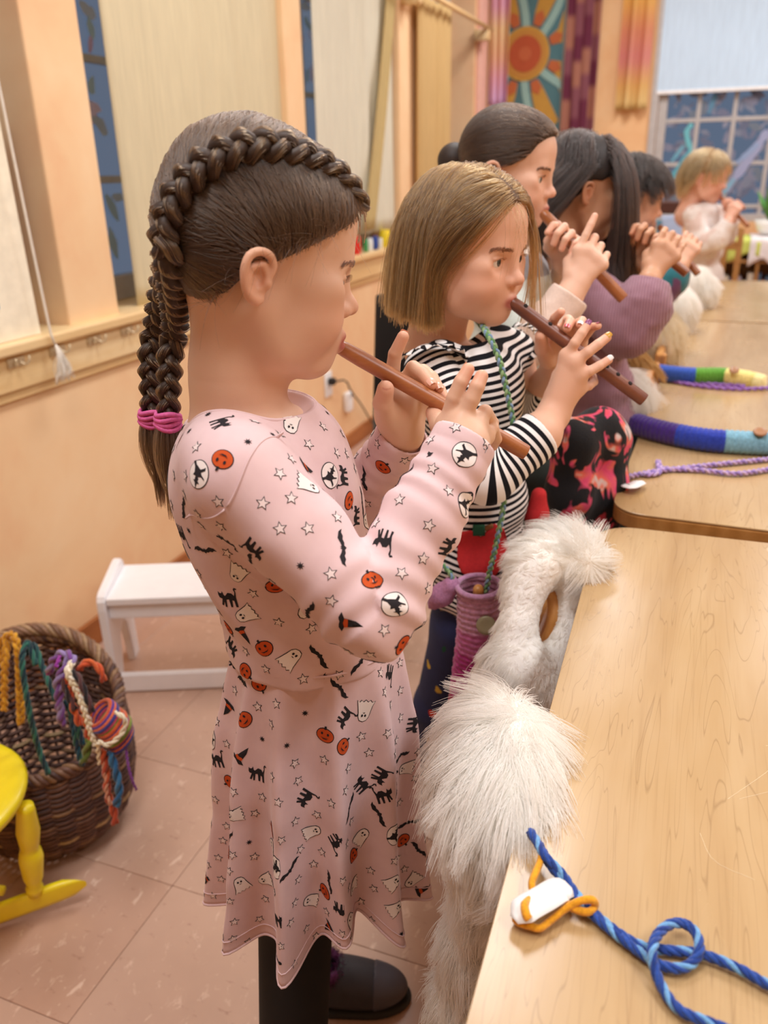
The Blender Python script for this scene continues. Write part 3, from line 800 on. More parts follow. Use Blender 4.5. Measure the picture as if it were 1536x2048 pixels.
def rounded(x0, y0, x1, y1, r, n=8):
    P = []
    for cx_, cy_, a0 in ((x1 - r, y1 - r, 0), (x0 + r, y1 - r, PI / 2), (x0 + r, y0 + r, PI), (x1 - r, y0 + r, 1.5 * PI)):
        for k in range(n + 1): a = a0 + PI / 2 * k / n; P.append((cx_ + r * math.cos(a), cy_ + r * math.sin(a)))
    return P
def slab(P, z0, z1, bev):
    n = len(P); V = []; c = np.mean(P, 0)
    for z, s in ((z0, -bev), (z0 + bev, 0), (z1 - bev, 0), (z1 - bev * 0.3, -bev * 0.3), (z1, -bev)):
        for p in P: d = nrm(np.array(p) - c) if True else 0; V.append((p[0] + d[0] * s, p[1] + d[1] * s, z))
    F = [tuple(range(n - 1, -1, -1))]
    for k in range(4):
        for i in range(n): j = (i + 1) % n; F.append((k * n + i, k * n + j, (k + 1) * n + j, (k + 1) * n + i))
    F.append(tuple(4 * n + i for i in range(n)))
    return V, F
def table(x0, y0, x1, y1, rz, label):
    root = empty('classroom_table', (x0, y0, 0), label, 'table', 'maple classroom tables end to end', rz)
    w, l = x1 - x0, y1 - y0; P = rounded(0, 0, w, l, 0.055)
    V, F = slab(P, TZ - 0.030, TZ - 0.0035, 0.003); mesh_obj('edge_band', V, F, M_EDGE, root, False, local=False)
    V, F = slab(rounded(0, 0, w, l, 0.055), TZ - 0.0035, TZ, 0.0012); top = mesh_obj('table_top', V, F, M_MAPLE, root, False, local=False)
    Geo().box((0.09, 0.09, TZ - 0.09), (w - 0.09, l - 0.09, TZ - 0.0302), 0.004).build('apron', M_STEEL, None, False).parent = root
    for a in (0.08, w - 0.08):
        for b in (0.10, l - 0.10):
            o = Geo().lathe([(0.012, 0), (0.017, 0.008), (0.013, 0.03), (0.016, 0.05), (0.019, TZ - 0.031)], np.array([[1, 0, 0, a], [0, 1, 0, b], [0, 0, 1, 0], [0, 0, 0, 1]]), 14).build('leg', M_STEEL, None)
            o.parent = root
    return root
T1 = table(-0.080, -0.02, 0.66, 1.225, 0.0, 'nearest maple table, with the blue cord lying on it'); T1.rotation_euler[2] = 0.025
T2 = table(-0.102, 1.285, 0.66, 3.19, -0.022, 'middle maple table, with the two striped knitted cases on it')
T3 = table(-0.060, 3.205, 0.70, 4.40, 0.006, 'farthest maple table in front of the child in a pale sweater')
q = np.random.default_rng(12); g = Geo()
for k in range(22):
    a = np.array((0.05 + 0.30 * q.random(), 0.40 + 0.35 * q.random(), TZ + 0.0002)); d = q.normal(0, 0.7) + 0.6; L = 0.03 + 0.10 * q.random(); b = q.normal(0, 0.01)
    P = smooth_path([a, a + (L * 0.5 * math.cos(d) + b, L * 0.5 * math.sin(d) + b, 0), a + (L * math.cos(d), L * math.sin(d), 0)], 8)
    T, N, B = frames(P); S = np.cross(T, (0, 0, 1)); w = 0.00011
    g.add(np.concatenate([P + S * w, P - S * w]), [(i, i + 1, 9 + i, 8 + i) for i in range(7)], srgb('#F3E2BE'))
o = g.build('scratches', vcol_mat('scratch_colour', 0.5), T1, False); struct(o, 'stuff')

# ================================================================== white step stool
SA = np.array((-1.371, 1.473, 0)); su = nrm((0.917, 0.399, 0)); sw = np.array((-su[1], su[0], 0)); M = np.eye(4); M[:3, 0] = su; M[:3, 1] = sw; M[:3, 3] = SA
M_WHITE = plain('white_lacquer', '#F0EEF0', 0.35, 0.02)
stool = empty('step_stool', SA, 'white wooden step stool standing against the peach wall', 'stool'); stool.matrix_basis = Matrix(M)
def loc(o, par): o.parent = par; return o
SL = 0.44
def side_panel(x0):
    """Side cut out as an arch, with a rounded top standing above the seat."""
    prof = [(0.0, 0), (0.055, 0), (0.062, 0.05), (0.085, 0.14), (0.12, 0.165), (0.15, 0.14), (0.168, 0.05), (0.175, 0), (0.225, 0), (0.222, 0.15), (0.212, 0.285), (0.200, 0.312), (0.185, 0.322), (0.165, 0.322),
            (0.020, 0.305), (0.004, 0.298), (-0.004, 0.285), (-0.006, 0.26)]
    n = len(prof); V = [(x0, a, b) for a, b in prof] + [(x0 + 0.022, a, b) for a, b in prof]
    bm = bmesh.new(); vs = [bm.verts.new(v) for v in V]
    f1 = bm.faces.new(vs[:n]); bm.faces.new(vs[n:][::-1])
    for i in range(n): bm.faces.new((vs[i], vs[n + i], vs[n + (i + 1) % n], vs[(i + 1) % n]))
    bmesh.ops.recalc_face_normals(bm, faces=bm.faces)
    bmesh.ops.bevel(bm, geom=[e for e in bm.edges if abs(e.verts[0].co.x - e.verts[1].co.x) < 1e-5], offset=0.003, segments=2, affect='EDGES')
    me = bpy.data.meshes.new('side_panel'); bm.to_mesh(me); bm.free(); me.materials.append(M_WHITE)
    return loc(link(bpy.data.objects.new('side_panel', me)), stool)
side_panel(0.0); side_panel(SL - 0.022)
for nm, lo, hi in (('seat', (0.0225, 0.000, 0.272), (SL - 0.0225, 0.205, 0.292)), ('apron', (0.0225, 0.012, 0.228), (SL - 0.0225, 0.030, 0.2715)), ('apron', (0.0225, 0.180, 0.228), (SL - 0.0225, 0.198, 0.2715)),
                   ('foot_rail', (0.0225, 0.006, 0.004), (SL - 0.0225, 0.026, 0.056)), ('batten', (0.0225, 0.031, 0.243), (SL - 0.0225, 0.05, 0.262))):
    loc(Geo().box(lo, hi, 0.003).build(nm, M_WHITE, None, False), stool)

# ================================================================== wicker basket
BC = np.array((-1.190, 1.055, 0)); basket = empty('wicker_basket', BC, 'brown wicker basket hung with yarn cords beside the yellow rocker', 'basket')
M_WICK = vcol_mat('wicker', 0.55, 0.25, 220, spec=0.4, var=0.25)
tow = nrm((CO[0] - BC[0], CO[1] - BC[1], 0))                       # the side towards the room is lower
def rim_h(a): return 0.292 - 0.065 * (math.cos(a) * tow[0] + math.sin(a) * tow[1])
def bk_r(h): return float(np.interp(h, [0, 0.08, 0.2, 0.45, 0.7, 1.0], [0.116, 0.138, 0.158, 0.172, 0.173, 0.166]))
def bpt(a, h, dr=0): r = bk_r(h) + dr; return BC + (r * math.cos(a), r * math.sin(a), 0.006 + h * rim_h(a))
NS = 28; q = np.random.default_rng(3)
wc = [srgb(c) for c in ('#5B4038', '#6B4C40', '#7A5A46', '#4E3632', '#8A6A4E', '#63463C')]
Geo().lathe([(0, 0.004), (0.10, 0.004), (0.120, 0.010), (0.113, 0.016), (0, 0.014)], np.array([[1, 0, 0, BC[0]], [0, 1, 0, BC[1]], [0, 0, 1, 0], [0, 0, 0, 1]]), 36, wc[3]).build('base', M_WICK, basket)
for k in range(NS):
    a = 2 * PI * k / NS
    Geo().tube([bpt(a, h) for h in np.linspace(0, 0.985, 12)], 0.0036, 6, wc[k % 3]).build('stake', M_WICK, basket)
NR = 40
for j in range(NR):
    h = (j + 0.6) / (NR + 0.6); P = []
    for i in range(NS * 4):
        a = 2 * PI * i / (NS * 4); s = math.cos(a * NS / 2 + PI * (j % 2))
        P.append(bpt(a, h + 0.004 * math.sin(a * 3 + j), 0.0056 * s))
    Geo().tube(P, 0.0047 + 0.0006 * q.random(), 6, wc[q.integers(6)] if q.random() > 0.12 else srgb('#B79A72'), closed=True).build('weaver', M_WICK, basket)
g = Geo(); P = [bpt(a, 1.0) for a in np.linspace(0, 2 * PI, 80, endpoint=False)]
T, N, B = frames(P, True); s = np.arange(80) / 80
for k in range(4):
    a = 2 * PI * s * 22 + k * PI / 2
    g.tube(np.array(P) + (np.cos(a)[:, None] * N + np.sin(a)[:, None] * B) * 0.008 if False else smooth_path(np.array(P) + (np.cos(a)[:, None] * N + np.sin(a)[:, None] * B) * 0.009, 320, True), 0.0058, 6, wc[(k + 1) % 6], closed=True)
g.build('braided_rim', M_WICK, basket)
# the thick wrapped handle bow over the far side
hb = [bpt(math.atan2(-tow[1], -tow[0]) + s, 1.0, -0.002) + (0, 0, 0.022 * math.cos(s * 1.25)) for s in np.linspace(-1.25, 1.25, 12)]
g = Geo(); Q = smooth_path(hb, 120); T, N, B = frames(Q)
for k in range(6):
    a = np.linspace(0, 2 * PI * 5, 120) + k * PI / 3
    g.tube(Q + (np.cos(a)[:, None] * N + np.sin(a)[:, None] * B) * 0.010, 0.0055, 6, srgb(('#8B6B55', '#A08262', '#75543F')[k % 3]))
g.build('handle', M_WICK, basket)

M_YARN = vcol_mat('yarn', 0.9, 0.5, 700, sheen=0.35, spec=0.15, var=0.2)
def cord_thing(name, paths, r, cols, label, cat='cord', kind='twist', group=None, **kw):
    g = Geo()
    for P in paths:
        if kind == 'plain':
            Q = smooth_path(P, 80); g.tube(Q, r * (1 + 0.12 * noise3(Q, 160, 3)), 10, srgb(cols[0]))
        else: (twisted_cord if kind == 'twist' else braid_cord)(g, P, r, [srgb(c) for c in cols], **kw)
    return tag(g.build(name, M_YARN, None), label, cat, group)
FB = Frame(120, 1.335)
def bp(L, off=None): return [FB(x, y, o) for x, y, o in L]
yg = 'yarn cords hung over the basket rim'
cord_thing('yarn_rope', [bp([(8, 1330, 0.16), (2, 1290, 0.165), (22, 1268, 0.15), (36, 1300, 0.12), (40, 1380, 0.11), (42, 1448, 0.10)]), bp([(0, 1290, 0.17), (14, 1275, 0.16), (10, 1330, 0.12), (8, 1420, 0.11)])], 0.0075, ('#C48A1E', '#D49B2C', '#B57B18'), 'ochre crocheted cord looped over the basket handle', 'cord', 'braid', yg)
cord_thing('yarn_rope', [bp([(72, 1330, 0.10), (60, 1296, 0.12), (56, 1284, 0.13), (44, 1320, 0.10), (58, 1420, 0.07), (78, 1500, 0.06), (97, 1548, 0.05)]), bp([(50, 1310, 0.12), (66, 1288, 0.13), (84, 1330, 0.10), (100, 1370, 0.06), (112, 1400, 0.04)])], 0.0062, ('#1F4A4A', '#123038', '#2F6A5A', '#1C3F58'), 'dark teal twisted cord looped over the basket handle', 'cord', 'twist', yg, strands=3)
cord_thing('yarn_rope', [bp([(140, 1410, 0.02), (146, 1450, 0.0), (158, 1510, -0.02), (166, 1530, -0.02)]), bp([(130, 1400, 0.02), (150, 1440, 0.0), (166, 1490, -0.02)])], 0.0062, ('#1F4A5A', '#243848', '#2E5A4A'), 'dark blue green cord hanging inside the basket', 'cord', 'twist', yg, strands=3)
cord_thing('yarn_rope', [bp([(98, 1345, 0.05), (108, 1318, 0.04), (128, 1306, 0.03), (146, 1320, 0.0), (124, 1360, 0.0), (118, 1420, 0.0), (126, 1450, 0.0)]), bp([(140, 1312, 0.02), (128, 1340, 0.0), (114, 1365, 0.0), (124, 1440, 0.0)])], 0.0075, ('#9583B8', '#7A4C96', '#A99BC8'), 'lilac and purple cord knotted over the basket rim', 'cord', 'twist', yg)
cord_thing('yarn_rope', [bp([(96, 1350, 0.05), (104, 1330, 0.045), (120, 1312, 0.03), (112, 1334, 0.0)])], 0.004, ('#8A2C92', '#9C3CA0'), 'thin magenta cord tied round the basket rim', 'cord', 'twist', yg)
cord_thing('yarn_rope', [bp([(146, 1322, 0.0), (136, 1345, -0.02), (154, 1380, -0.03), (170, 1420, -0.045), (182, 1462, -0.05), (192, 1490, -0.055)])], 0.0062, ('#EFE6CC', '#E3D6B4', '#F4EEDC'), 'cream plaited cord falling over the bundled basket rim', 'cord', 'braid', yg)
cord_thing('yarn_rope', [bp([(158, 1340, 0.0), (168, 1326, 0.0), (190, 1328, 0.0), (202, 1344, -0.01), (208, 1362, -0.01)]), bp([(152, 1350, -0.01), (160, 1385, -0.03), (172, 1440, -0.04), (178, 1480, -0.045)]), bp([(134, 1350, 0.0), (142, 1400, -0.02), (160, 1450, -0.03)])], 0.007, ('#C4532E', '#D4683A', '#A8402A'), 'rust orange cord bunched on the basket rim', 'cord', 'twist', yg)
cord_thing('yarn_rope', [bp([(146, 1342, -0.015), (160, 1362, -0.03), (176, 1400, -0.045), (184, 1425, -0.05)]), bp([(120, 1340, 0.01), (132, 1380, -0.015), (150, 1420, -0.03)])], 0.0062, ('#2A2326', '#5A3A3A', '#A93A42'), 'black and crimson cord under the cream plait on the basket', 'cord', 'twist', yg)
# wrapped bundle and its dangling ends
wb = empty('yarn_bundle', FB(222, 1450, -0.05), 'orange, purple and cream yarn bundle wound round the basket rim', 'yarn'); cc = [srgb(c) for c in ('#C4562F', '#5D3A86', '#D46A42', '#3F3A7C', '#B5455A', '#7C8A3A')]
P = smooth_path(bp([(196, 1422, -0.03), (215, 1440, -0.045), (236, 1462, -0.05), (246, 1492, -0.055)]), 60); T, N, B = frames(P); g = Geo()
for k in range(16):
    c0 = P[4 + k * 3]; rr = 0.024 + 0.004 * q.random(); a = np.linspace(0, 2 * PI, 26, endpoint=False); tl = T[30] * 0.006 * np.sin(a)[:, None]
    g.tube(c0 + np.cos(a)[:, None] * N[30] * rr + np.sin(a)[:, None] * B[30] * rr + tl, 0.0042, 6, cc[k % 6], closed=True)
g.build('windings', M_YARN, wb)
g = Geo(); twisted_cord(g, bp([(230, 1424, -0.07), (248, 1436, -0.08), (250, 1452, -0.08), (238, 1474, -0.085), (214, 1490, -0.085), (196, 1486, -0.08), (200, 1528, -0.07)]), 0.0045, [srgb('#EFE6CC')] * 2); g.build('cream_end', M_YARN, wb)
for L, r, c, nm in (([(206, 1500, -0.07), (212, 1545, -0.075), (216, 1590, -0.08), (228, 1625, -0.085), (230, 1648, -0.09)], 0.0075, ('#C4562F', '#B0482C'), 'rust_end'), ([(220, 1505, -0.075), (232, 1545, -0.085), (238, 1580, -0.09), (232, 1612, -0.09)], 0.0075, ('#3C78A8', '#2E6494'), 'blue_end'),
                    ([(250, 1480, -0.07), (256, 1530, -0.09), (264, 1560, -0.10), (273, 1580, -0.10)], 0.0026, ('#7C3C8C', '#7C3C8C'), 'purple_end'), ([(204, 1510, -0.07), (212, 1560, -0.08), (214, 1590, -0.085), (222, 1610, -0.09)], 0.004, ('#D9A184', '#CE9274'), 'peach_end'), ([(178, 1480, -0.05), (172, 1510, -0.05), (166, 1524, -0.05)], 0.008, ('#6C7A34', '#5A6A2C'), 'olive_end')):
    g = Geo(); twisted_cord(g, bp(L), r, [srgb(x) for x in c]); g.build(nm, M_YARN, wb)

# ================================================================== yellow rocking chair
M_YEL = plain('chipped_yellow_paint', '#F2DC1E', 0.35, 0.05, 20, coat=0.2)
RC = np.array((-1.178, 0.762, 0)); rk = empty('rocking_chair', RC, 'yellow painted child rocking chair beside the wicker basket', 'chair')
Geo().lathe([(0, 0.262), (0.11, 0.262), (0.155, 0.268), (0.172, 0.278), (0.176, 0.290), (0.170, 0.298), (0.150, 0.300), (0.10, 0.294), (0, 0.290)], np.array([[1, 0, 0, RC[0]], [0, 1, 0, RC[1]], [0, 0, 1, 0], [0, 0, 0, 1]]), 48).build('seat', M_YEL, rk)
ra = nrm((0.93, 0.72, 0)) if False else nrm((onz(168, 1770, 0.03) - onz(0, 1822, 0.03)) * (1, 1, 0)); rb = np.array((-0.98, -0.20, 0))
tip = onz(164, 1780, 0.030)
def turned(a, b, name):
    L = np.linalg.norm(np.array(b) - a); M = axis_matrix(a, b)
    return Geo().lathe([(0.013, 0), (0.016, L * 0.08), (0.012, L * 0.12), (0.018, L * 0.2), (0.022, L * 0.42), (0.019, L * 0.5), (0.0145, L * 0.53), (0.0175, L * 0.57), (0.021, L * 0.72), (0.016, L * 0.95), (0.014, L)], M, 18).build(name, M_YEL, rk)
for s in (0, 1):
    P = []; base = tip - rb * 0.27 * (1 - s) * 0 + rb * 0.26 * s
    V = []; n = 30
    us = np.linspace(0.0, -0.62, n)
    for u in us:
        c = base + ra * u; z = 0.012 + 0.16 * (u + 0.33) ** 2
        hh = 0.020 * min(1, (abs(u) / 0.03 + 0.12) ** 0.5, (abs(u + 0.62) / 0.03 + 0.12) ** 0.5)
        for dz, db in ((-1, -0.8), (-1, 0.8), (-0.6, 1), (0.6, 1), (1, 0.8), (1, -0.8), (0.6, -1), (-0.6, -1)):
            V.append((c[0] + rb[0] * 0.0125 * db, c[1] + rb[1] * 0.0125 * db, z + 0.019 + hh * dz))
    F = [(i * 8 + k, i * 8 + (k + 1) % 8, (i + 1) * 8 + (k + 1) % 8, (i + 1) * 8 + k) for i in range(n - 1) for k in range(8)] + [tuple(range(8)), tuple((n - 1) * 8 + k for k in range(7, -1, -1))]
    mesh_obj('rocker', V, F, M_YEL, rk)
    for u in (-0.080, -0.47):
        a = base + ra * u + np.array((0, 0, 0.05 + 0.16 * (u + 0.33) ** 2 - 0.03 + 0.014)); a[2] = 0.012 + 0.16 * (u + 0.33) ** 2 + 0.034
        b = RC + ra * (0.09 if u > -0.3 else -0.09) + rb * (0.09 if s else -0.09); b[2] = 0.266
        turned(a, b, 'leg')
for u in (-0.13, -0.44):
    a = tip + ra * u; b = a + rb * 0.26; a = np.array((a[0], a[1], 0.085)); b = np.array((b[0], b[1], 0.085)); Geo().tube([a, (a + b) / 2, b], [0.009, 0.013, 0.009], 12).build('stretcher', M_YEL, rk)
bk = RC - ra * 0.13
for k in range(5):
    s = (k - 2) * 0.055; a = bk + rb * s; Geo().tube([(a[0], a[1], 0.29), (a[0] - ra[0] * 0.06, a[1] - ra[1] * 0.06, 0.60)], 0.009, 10).build('spindle', M_YEL, rk)
a = bk - ra * 0.06 - rb * 0.14; b = bk - ra * 0.06 + rb * 0.14
Geo().tube([(a[0], a[1], 0.60), ((a[0] + b[0]) / 2 - ra[0] * 0.03, (a[1] + b[1]) / 2 - ra[1] * 0.03, 0.62), (b[0], b[1], 0.60)], 0.02, 12).build('top_rail', M_YEL, rk)

# ================================================================== black stacking chair by the wall
FC = Frame(790, 2.35)
bc = empty('stacking_chair', FC(800, 900), 'black plastic stacking chair by the wall behind the striped girl', 'chair')
M_BLK = plain('black_plastic', '#171413', 0.55)
def quad_panel(pts, th, name, mat, par, frame, nu=6, nv=6, bow=0.02):
    """A moulded panel through four pixel corners at the frame's distance, with thickness."""
    A, Bp, Cp, D = [np.array(p) for p in pts]; V = []; n = frame.v
    for s in (0, th):
        for i in range(nv + 1):
            for j in range(nu + 1):
                u, w = j / nu, i / nv
                V.append((A * (1 - u) + Bp * u) * (1 - w) + (D * (1 - u) + Cp * u) * w + n * (s + bow * math.sin(PI * u)))
    W = nu + 1; K = W * (nv + 1); F = []
    for i in range(nv):
        for j in range(nu):
            q0 = i * W + j; F.append((q0, q0 + 1, q0 + W + 1, q0 + W)); F.append((K + q0, K + q0 + W, K + q0 + W + 1, K + q0 + 1))
    bd = [j for j in range(nu)] + [i * W + nu for i in range(nv)] + [nv * W + j for j in range(nu, 0, -1)] + [i * W for i in range(nv, 0, -1)]
    for a, b in zip(bd, bd[1:] + bd[:1]): F.append((a, K + a, K + b, b))
    o = mesh_obj(name, V, F, mat, par); md = o.modifiers.new('b', 'BEVEL'); md.width = 0.008; md.segments = 2; return o
quad_panel([FC(751, 590), FC(905, 575), FC(900, 800), FC(746, 805)], 0.014, 'backrest', M_BLK, bc, FC)
quad_panel([FC(746, 806), FC(900, 800), FC(915, 850, -0.36), FC(745, 862, -0.36)], 0.014, 'seat', M_BLK, bc, FC, bow=0.0)
for x, o_ in ((760, 0.0), (890, 0.0), (765, -0.32), (890, -0.32)):
    p = FC(x, 812 if o_ == 0 else 855, o_); Geo().tube([p, (p[0], p[1], 0.001)], 0.011, 10).build('leg', M_BLK, bc)
Geo().tube([FC(778, 600, 0.04), FC(786, 552, 0.045), FC(800, 550, 0.045)], 0.014, 10).build('handle', M_BLK, bc)

# ================================================================== fur-covered chairs
def fur(name, V, Q, n, length, mat, parent, comb, seed, mask=None, clump=26, r0=0.00042, lift=0.55, spread=0.25, m=7, curl=0.3):
    """Long strands combed along comb(P) (world directions) and gathered into tufts."""
    P, N = scatter(V, Q, n, seed, mask); q = np.random.default_rng(seed)
    D = comb(P); D = D - N * (D * N).sum(1)[:, None]; D /= np.linalg.norm(D, axis=1)[:, None] + 1e-9
    L = (length if not callable(length) else length(P)[:, None]) * (0.65 + 0.6 * q.random((n, 1)))
    D = D + q.normal(size=D.shape) * spread; D /= np.linalg.norm(D, axis=1)[:, None]
    nc = max(4, n // clump); ci = q.choice(n, nc, replace=False)
    from mathutils.kdtree import KDTree
    kd = KDTree(nc)
    for i, c in enumerate(ci): kd.insert(Vector(P[c]), i)
    kd.balance(); own = np.array([ci[kd.find(Vector(p))[1]] for p in P])
    t_ = np.linspace(0, 1, m); S = np.zeros((n, m, 3)); ph = q.random((n, 1)) * 6
    side = np.cross(N, D)
    for i, t in enumerate(t_):
        S[:, i] = P + L * (N * lift * (t - 0.42 * t * t) + D * (0.15 * t + 0.85 * t * t) + side * curl * 0.12 * np.sin(t * 4 + ph[own]) - np.array((0, 0, 0.30)) * t * t)
    w = (t_ ** 1.4 * 0.72)[None, :, None]
    S = S * (1 - w) + (S[own] + (P - P[own])[:, None] * 0.25) * w
    return strands(name, S, r0, r0 * 0.25, mat, parent)
M_FURW = hair_mat('white_fur_strand', '#FFFEFC', '#FBF8F2', fur=True)
M_FURC = hair_mat('cream_fur_strand', '#F9F0DC', '#F2E6CE', fur=True)
M_FURB = plain('fur_backing', '#FAF8F3', 0.95)
M_CHAIR = m_wood('honey_chair_wood', '#B5763A', '#C88A48', '#D89F5E', 0.35, 2.0, 2)
def fur_body(chains, ells=(), h=0.006):
    f = Field()
    for pts, rad in chains: f.chain(pts, rad, 0.03)
    for c, r in ells: f.ell(c, r, None, 0.03)
    V, Q = field_mesh(f, *f.bounds(0.03), h); return f, V, Q
def simple_chair(label, x, y, zb, wd=0.30, opening=True, group='chairs tucked along the tables'):
    """Wooden chair seen from behind its back: seat under the table, back at x, centred on y."""
    r = empty('wooden_chair', (x, y, 0), label, 'chair', group)
    def b(nm, lo, hi): o = Geo().box(lo, hi, 0.006).build(nm, M_CHAIR, None, False); o.parent = r
    b('seat', (0.0, -wd / 2 - 0.02, 0.40), (0.24, wd / 2 + 0.02, 0.42))
    for s in (-1, 1):
        b('leg', (-0.02, s * wd / 2 - 0.014, 0), (0.006, s * wd / 2 + 0.014, zb)); b('leg', (0.205, s * wd / 2 - 0.014, 0), (0.23, s * wd / 2 + 0.014, 0.40))
    b('top_rail', (-0.022, -wd / 2, zb - 0.07), (-0.002, wd / 2, zb)); b('lower_rail', (-0.02, -wd / 2, 0.53), (-0.004, wd / 2, 0.58))
    return r
G2 = Frame(1000, 0.66)
fr1 = empty('fur_chair_cover', G2(1000, 1560), 'nearest white fluffy fur cover, rounded and tailing down beside the near table', 'cover', 'fluffy covers on the chair backs')
f, V, Q = fur_body([([G2(990, 1480, 0.03), G2(1002, 1560, -0.02), G2(1018, 1640, -0.075), G2(1042, 1705, -0.118)], [0.046, 0.052, 0.040, 0.017]), ([G2(1000, 1650, -0.06), G2(985, 1760, -0.05), G2(955, 1880, -0.03), G2(930, 2000, -0.02), G2(912, 2140, 0.0)], [0.040, 0.026, 0.024, 0.026, 0.03])])
mesh_obj('backing', V, Q, M_FURB, fr1)
cp = G2(1010, 1500, 0)
def comb1(P):
    D = P - cp; D[:, 2] -= 0.10; D += np.array((-0.03, -0.05, 0)); return D
fur('fur', V, Q, 24000, 0.042, M_FURW, fr1, comb1, 1)
G3 = Frame(1080, 1.0)
ch2 = simple_chair('wooden chair under the fur cover with a hole showing its curved rail', -0.165, 1.10, 0.66, 0.22)
fr2 = empty('fur_chair_cover', G3(1080, 1200), 'white shaggy fur cover with an oval opening, over a chair back by the near table', 'cover', 'fluffy covers on the chair backs')
ring = [(1072, 1128, 0.02), (1110, 1110, 0.05), (1150, 1120, 0.06), (1156, 1170, 0.05), (1140, 1225, 0.03), (1118, 1290, 0.0), (1088, 1348, -0.03), (1050, 1370, -0.05), (1030, 1325, -0.05), (1038, 1250, -0.03), (1052, 1180, 0.0), (1072, 1128, 0.02)]
rr = [0.025, 0.030, 0.032, 0.027, 0.017, 0.016, 0.021, 0.024, 0.021, 0.017, 0.019, 0.025]
f, V, Q = fur_body([([G3(*p) for p in ring], rr), ([G3(1050, 1370, -0.05), G3(1022, 1440, -0.05), G3(990, 1560, -0.02)], [0.04, 0.04, 0.04]), ([G3(1032, 1325, -0.05), G3(1005, 1400, -0.05)], [0.03, 0.036])])
mesh_obj('backing', V, Q, M_FURB, fr2)
hc_ = G3(1085, 1235, 0)
def comb2(P):
    D = P - hc_; D = D * 0.6; D[:, 2] -= 0.05; D += -G3.r * 0.045; return D
hr_ = G3.r; hv_ = nrm(np.cross(hr_, CO - hc_))
def len2(P):
    D = P - hc_; e = np.sqrt(((D @ hr_) / 0.045) ** 2 + ((D @ hv_) / 0.085) ** 2)
    return 0.038 * np.clip((e - 0.85) * 1.6, 0.10, 1)
fur('fur', V, Q, 26000, len2, M_FURW, fr2, comb2, 2)
P = smooth_path([G3(1082, 1170, 0.03), G3(1106, 1195, 0.03), G3(1104, 1250, 0.01), G3(1078, 1310, -0.01)], 20)
o = Geo().tube(P, 0.013, 10, flat=0.7).build('curved_rail', M_CHAIR, ch2)
# black fleece over the next chair
G4 = Frame(1180, 1.36)
simple_chair('wooden chair under the black fleece with red and pink splashes', -0.15, 1.42, 0.68, 0.22)
f, V, Q = fur_body([([G4(1150, 880, 0), G4(1200, 868, 0.05), G4(1225, 880, 0.08)], [0.035, 0.040, 0.030]), ([G4(1150, 890, 0), G4(1140, 990, 0), G4(1128, 1100, 0.03), G4(1120, 1300, 0.08)], [0.036, 0.040, 0.034, 0.03]), ([G4(1215, 890, 0.06), G4(1205, 990, 0.05), G4(1190, 1100, 0.06), G4(1185, 1300, 0.1)], [0.036, 0.042, 0.036, 0.03])], h=0.005)
t = NT('black_fleece_with_splashes')
s = t.noise(27, 2, 0.5, t.obj((1, 1, 0.5)), 0.8); c = t.mixc(t.ramp(s, [(0.54, (0, 0, 0)), (0.575, (1, 1, 1))]), srgb('#0E0C10'), t.ramp(t.noise(22, 2, 0.5, t.obj()), [(0.40, srgb('#D9465A')), (0.5, srgb('#E0507C')), (0.62, srgb('#E8745A')), (0.68, srgb('#D9C7C4'))]))
t.color(c); t.set(Roughness=0.95); t.bump(t.noise(300, 3, 0.6, t.obj()), 0.5, 0.002); t.b.inputs['Sheen Weight'].default_value = 0.1
V = V + (noise3(V, 30, 2) * 0.004)[:, None] * grad(f, V)
tag(mesh_obj('fleece_cover', V, Q, t.m, None), 'black fleece with red and pink splashes draped over a chair back', 'cover')
# smaller covers further along the tables
def far_cover(px, py, d, rx, rz, label, mat, seed, tail=None, n=5000, L=0.045):
    Fm = Frame(px, d); r = empty('fur_chair_cover', Fm(px, py), label, 'cover', 'fluffy covers on the chair backs')
    ch = [([Fm(px - 8, py - 4), Fm(px + 6, py + 8)], [rx, rx * 0.95])]
    if tail: ch.append(([Fm(px, py), Fm(*tail[0]), Fm(*tail[1])], [rx * 0.85, rx * 0.8, rx * 0.7]))
    f, V, Q = fur_body(ch, h=0.008); mesh_obj('backing', V, Q, M_FURB, r)
    c = Fm(px, py - 30)
    def cb(P): D = P - c; D[:, 2] -= 0.12; return D
    fur('fur', V, Q, n, L, mat, r, cb, seed, r0=0.0007, clump=18)
    return r
far_cover(1246, 792, 1.95, 0.052, 0.05, 'white fur cover on the chair beside the purple knitted case', M_FURW, 11, [(1225, 830, 0), (1200, 900, 0.02)], 8000)
far_cover(1312, 668, 2.45, 0.060, 0.05, 'cream fur cover on the chair behind the purple sweater sleeve', M_FURC, 12, [(1305, 700, 0), (1285, 760, 0.02)])
far_cover(1348, 612, 2.95, 0.060, 0.05, 'bluish white fur cover between the cream one and the far white one', M_FURW, 13, [(1340, 640, 0), (1325, 700, 0.02)])
far_cover(1393, 572, 3.5, 0.062, 0.05, 'farthest white fur cover, a round tuft by the far table', M_FURW, 14)
G5 = Frame(1262, 2.1)
o = Geo(); P, N = None, None
hay = empty('straw_chair_cover', G5(1264, 735), 'straw coloured tasselled cover on the chair behind the purple sweater', 'cover')
f, V, Q = fur_body([([G5(1258, 722), G5(1272, 745)], [0.03, 0.03]), ([G5(1272, 745), G5(1290, 775, 0.01)], [0.028, 0.02])]); mesh_obj('backing', V, Q, plain('straw_yarn', '#D9B27C', 0.9), hay)
fur('fringe', V, Q, 2500, 0.04, hair_mat('straw_strand', '#DDBB86', '#C49C62', fur=True), hay, lambda P: np.tile((0.3, 0.1, -1.0), (len(P), 1)), 15, r0=0.0009)
